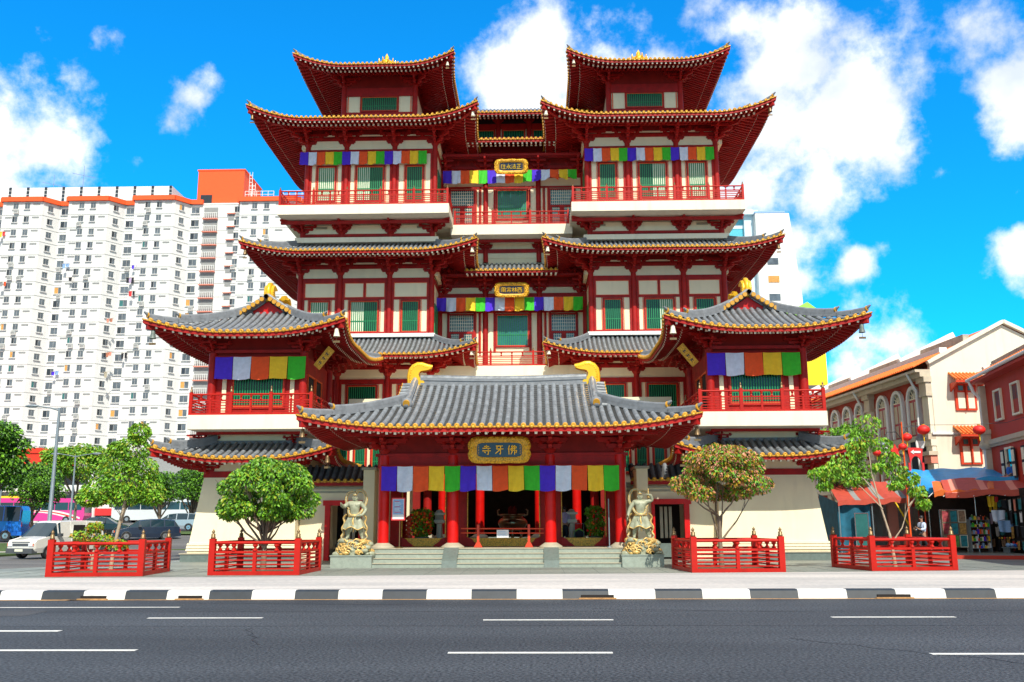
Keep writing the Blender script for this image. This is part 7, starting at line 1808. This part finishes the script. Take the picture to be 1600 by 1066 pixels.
t = thing('shoulder_bag', (20.2, 46.6, 1.2), 'black shoulder bag carried by the man in the pale blue shirt', 'bag'); w = MB(); w.T = Matrix.Translation((-.9,-2.5,.22)); w.box(20.93, 21.05, 48.95, 49.25, .95, 1.25, 'cloth_dark'); w.build('bag_body', t)
w = MB(); w.T = Matrix.Translation((-.9,-2.5,.22)); w.tube([(20.97,49.0,1.2),(21.05,49.0,1.48),(21.2,49.1,1.5),(21.25,49.3,1.3)], .015, 'cloth_dark', 5); w.build('strap', t)
# lantern post, lanterns, arch sign
lp = thing('lantern_post', (19.6, 46.5, 0), 'slim orange lamp post with two old-fashioned glass street lanterns', 'lamp post')
w = MB(); w.cyl((19.6,46.5,0),(19.6,46.5,6.6),.05,.035,'orange_trim',8); w.build('pole', lp)
for q, zz in ((-1, 5.35), (1, 5.65)):
    w = MB(); w.tube([(19.6,46.5,zz+.3),(19.6+q*.3,46.5,zz+.75),(19.6+q*.75,46.5,zz+.75),(19.6+q*.9,46.5,zz+.45)], .022, 'black', 6); ao = w.build('arm', lp)
    w = MB(); w.lathe((19.6+q*.9,46.5,zz), [(.10,0),(.2,.02),(.27,.12),(.06,.42),(.02,.5)], 'grey_metal', 8, False); w.lathe((19.6+q*.9,46.5,zz-.38), [(.001,0),(.10,.02),(.20,.38)], 'lamp_clear', 6, False); w.build('lantern_head', ao)
mat('paper_red', (.80,.02,.015), .55, var=.08)
def lantern(loc, r, lb_):
    t = thing('paper_lantern', loc, lb_, 'lantern', 'red paper lanterns over the side street'); x, y, z = loc; w = MB(); n = 16; vs = []; fs = []
    for j in range(9):
        a_ = pi*(j/8)*.86+pi*.07
        for k in range(n): b_ = 2*pi*k/n; rr_ = r*sin(a_)*(1+.04*(k % 2)); vs.append((x+rr_*cos(b_), y+rr_*sin(b_), z+r*.82*cos(a_)))
    for j in range(8):
        for k in range(n): fs.append((j*n+k, (j+1)*n+k, (j+1)*n+(k+1) % n, j*n+(k+1) % n))
    w.add(vs, fs, 'paper_red', True); w.build('shade', t)
    w = MB(); w.cyl((x,y,z+r*.78),(x,y,z+r*.95),r*.3,r*.3,'gold_cap',8); w.cyl((x,y,z-r*.95),(x,y,z-r*.78),r*.3,r*.3,'gold_cap',8); w.cyl((x,y,z-r*1.9),(x,y,z-r*.95),.02,r*.12,'flag_yellow',6); w.build('tassel', t)
lantern((18.1,46,5.05), .19, 'small red paper lantern leftmost, in front of the thin forked tree')
lantern((20.45,46,6.15), .29, 'large red paper lantern beside the right lamp of the lantern post')
lantern((19.85,46.6,5.85), .24, 'red paper lantern just right of the lantern post pole')
lantern((19.45,46.2,5.35), .2, 'pinkish red lantern just left of the lantern post pole')
lantern((23.15,46,6.13), .28, 'red paper lantern with yellow tassel hanging before the cream end wall')
t = thing('star_lantern', (19.1,46.3,5.0), 'red star-shaped lantern below the left lamp of the lantern post', 'lantern'); w = MB()
pts = [(19.1+cos(pi/2+pi*k/5)*(.34 if k % 2 == 0 else .15), 5.15+sin(pi/2+pi*k/5)*(.34 if k % 2 == 0 else .15)) for k in range(10)]
w.prism(pts, 'y', 46.25, 46.38, 'paper_red'); w.cyl((19.1,46.3,4.45),(19.1,46.3,4.85),.015,.04,'flag_yellow',5); w.build('star', t)
t = thing('overhead_wire', (22,46.2,6), 'thin cable strung between the lantern post and the red shophouse', 'cable')
w = MB(); w.tube([(19.6,46.5,6.3),(20.8,46.3,6.42),(22,46.1,6.4),(23.15,46,6.42),(24.6,46.2,6.5),(26,46.4,6.9)], .012, 'bumper', 4); w.build('cable', t)
t = thing('arch_sign', (24.0,57.2,0), 'red arched gate sign with a white arrow pointing left', 'sign')
w = MB(); T_ = Matrix.Translation((24.2, 56.5, 0)); w.T = T_
ar = [(cos(pi*k/10)*.33, 5.0+sin(pi*k/10)*.6) for k in range(11)]
vs = [(-.45,0,3.7),(-.45,0,6.1),(.45,0,6.1),(.45,0,3.7)]
for k in range(10):
    a_, b_ = ar[k], ar[k+1]; w.add([(a_[0],0,a_[1]),(b_[0],0,b_[1]),(b_[0]*1.36,0,6.1),(a_[0]*1.36,0,6.1)], [(0,1,2,3)], 'poster_red')
    w.add([(a_[0],-.0,a_[1]),(b_[0],-.0,b_[1]),(b_[0],.1,b_[1]),(a_[0],.1,a_[1])], [(0,1,2,3)], 'poster_red')
for q in (-1, 1): w.box(q*.33, q*.46, -.01, .1, 2.6, 5.2, 'poster_red')
w.build('arch', t)
w = MB(); w.T = T_; w.box(-.12, .3, -.03, -.015, 5.78, 5.9, 'white'); w.prism([(-.3,5.84),(-.1,5.7),(-.1,5.98)], 'y', -.03, -.015, 'white'); w.build('arrow', t)
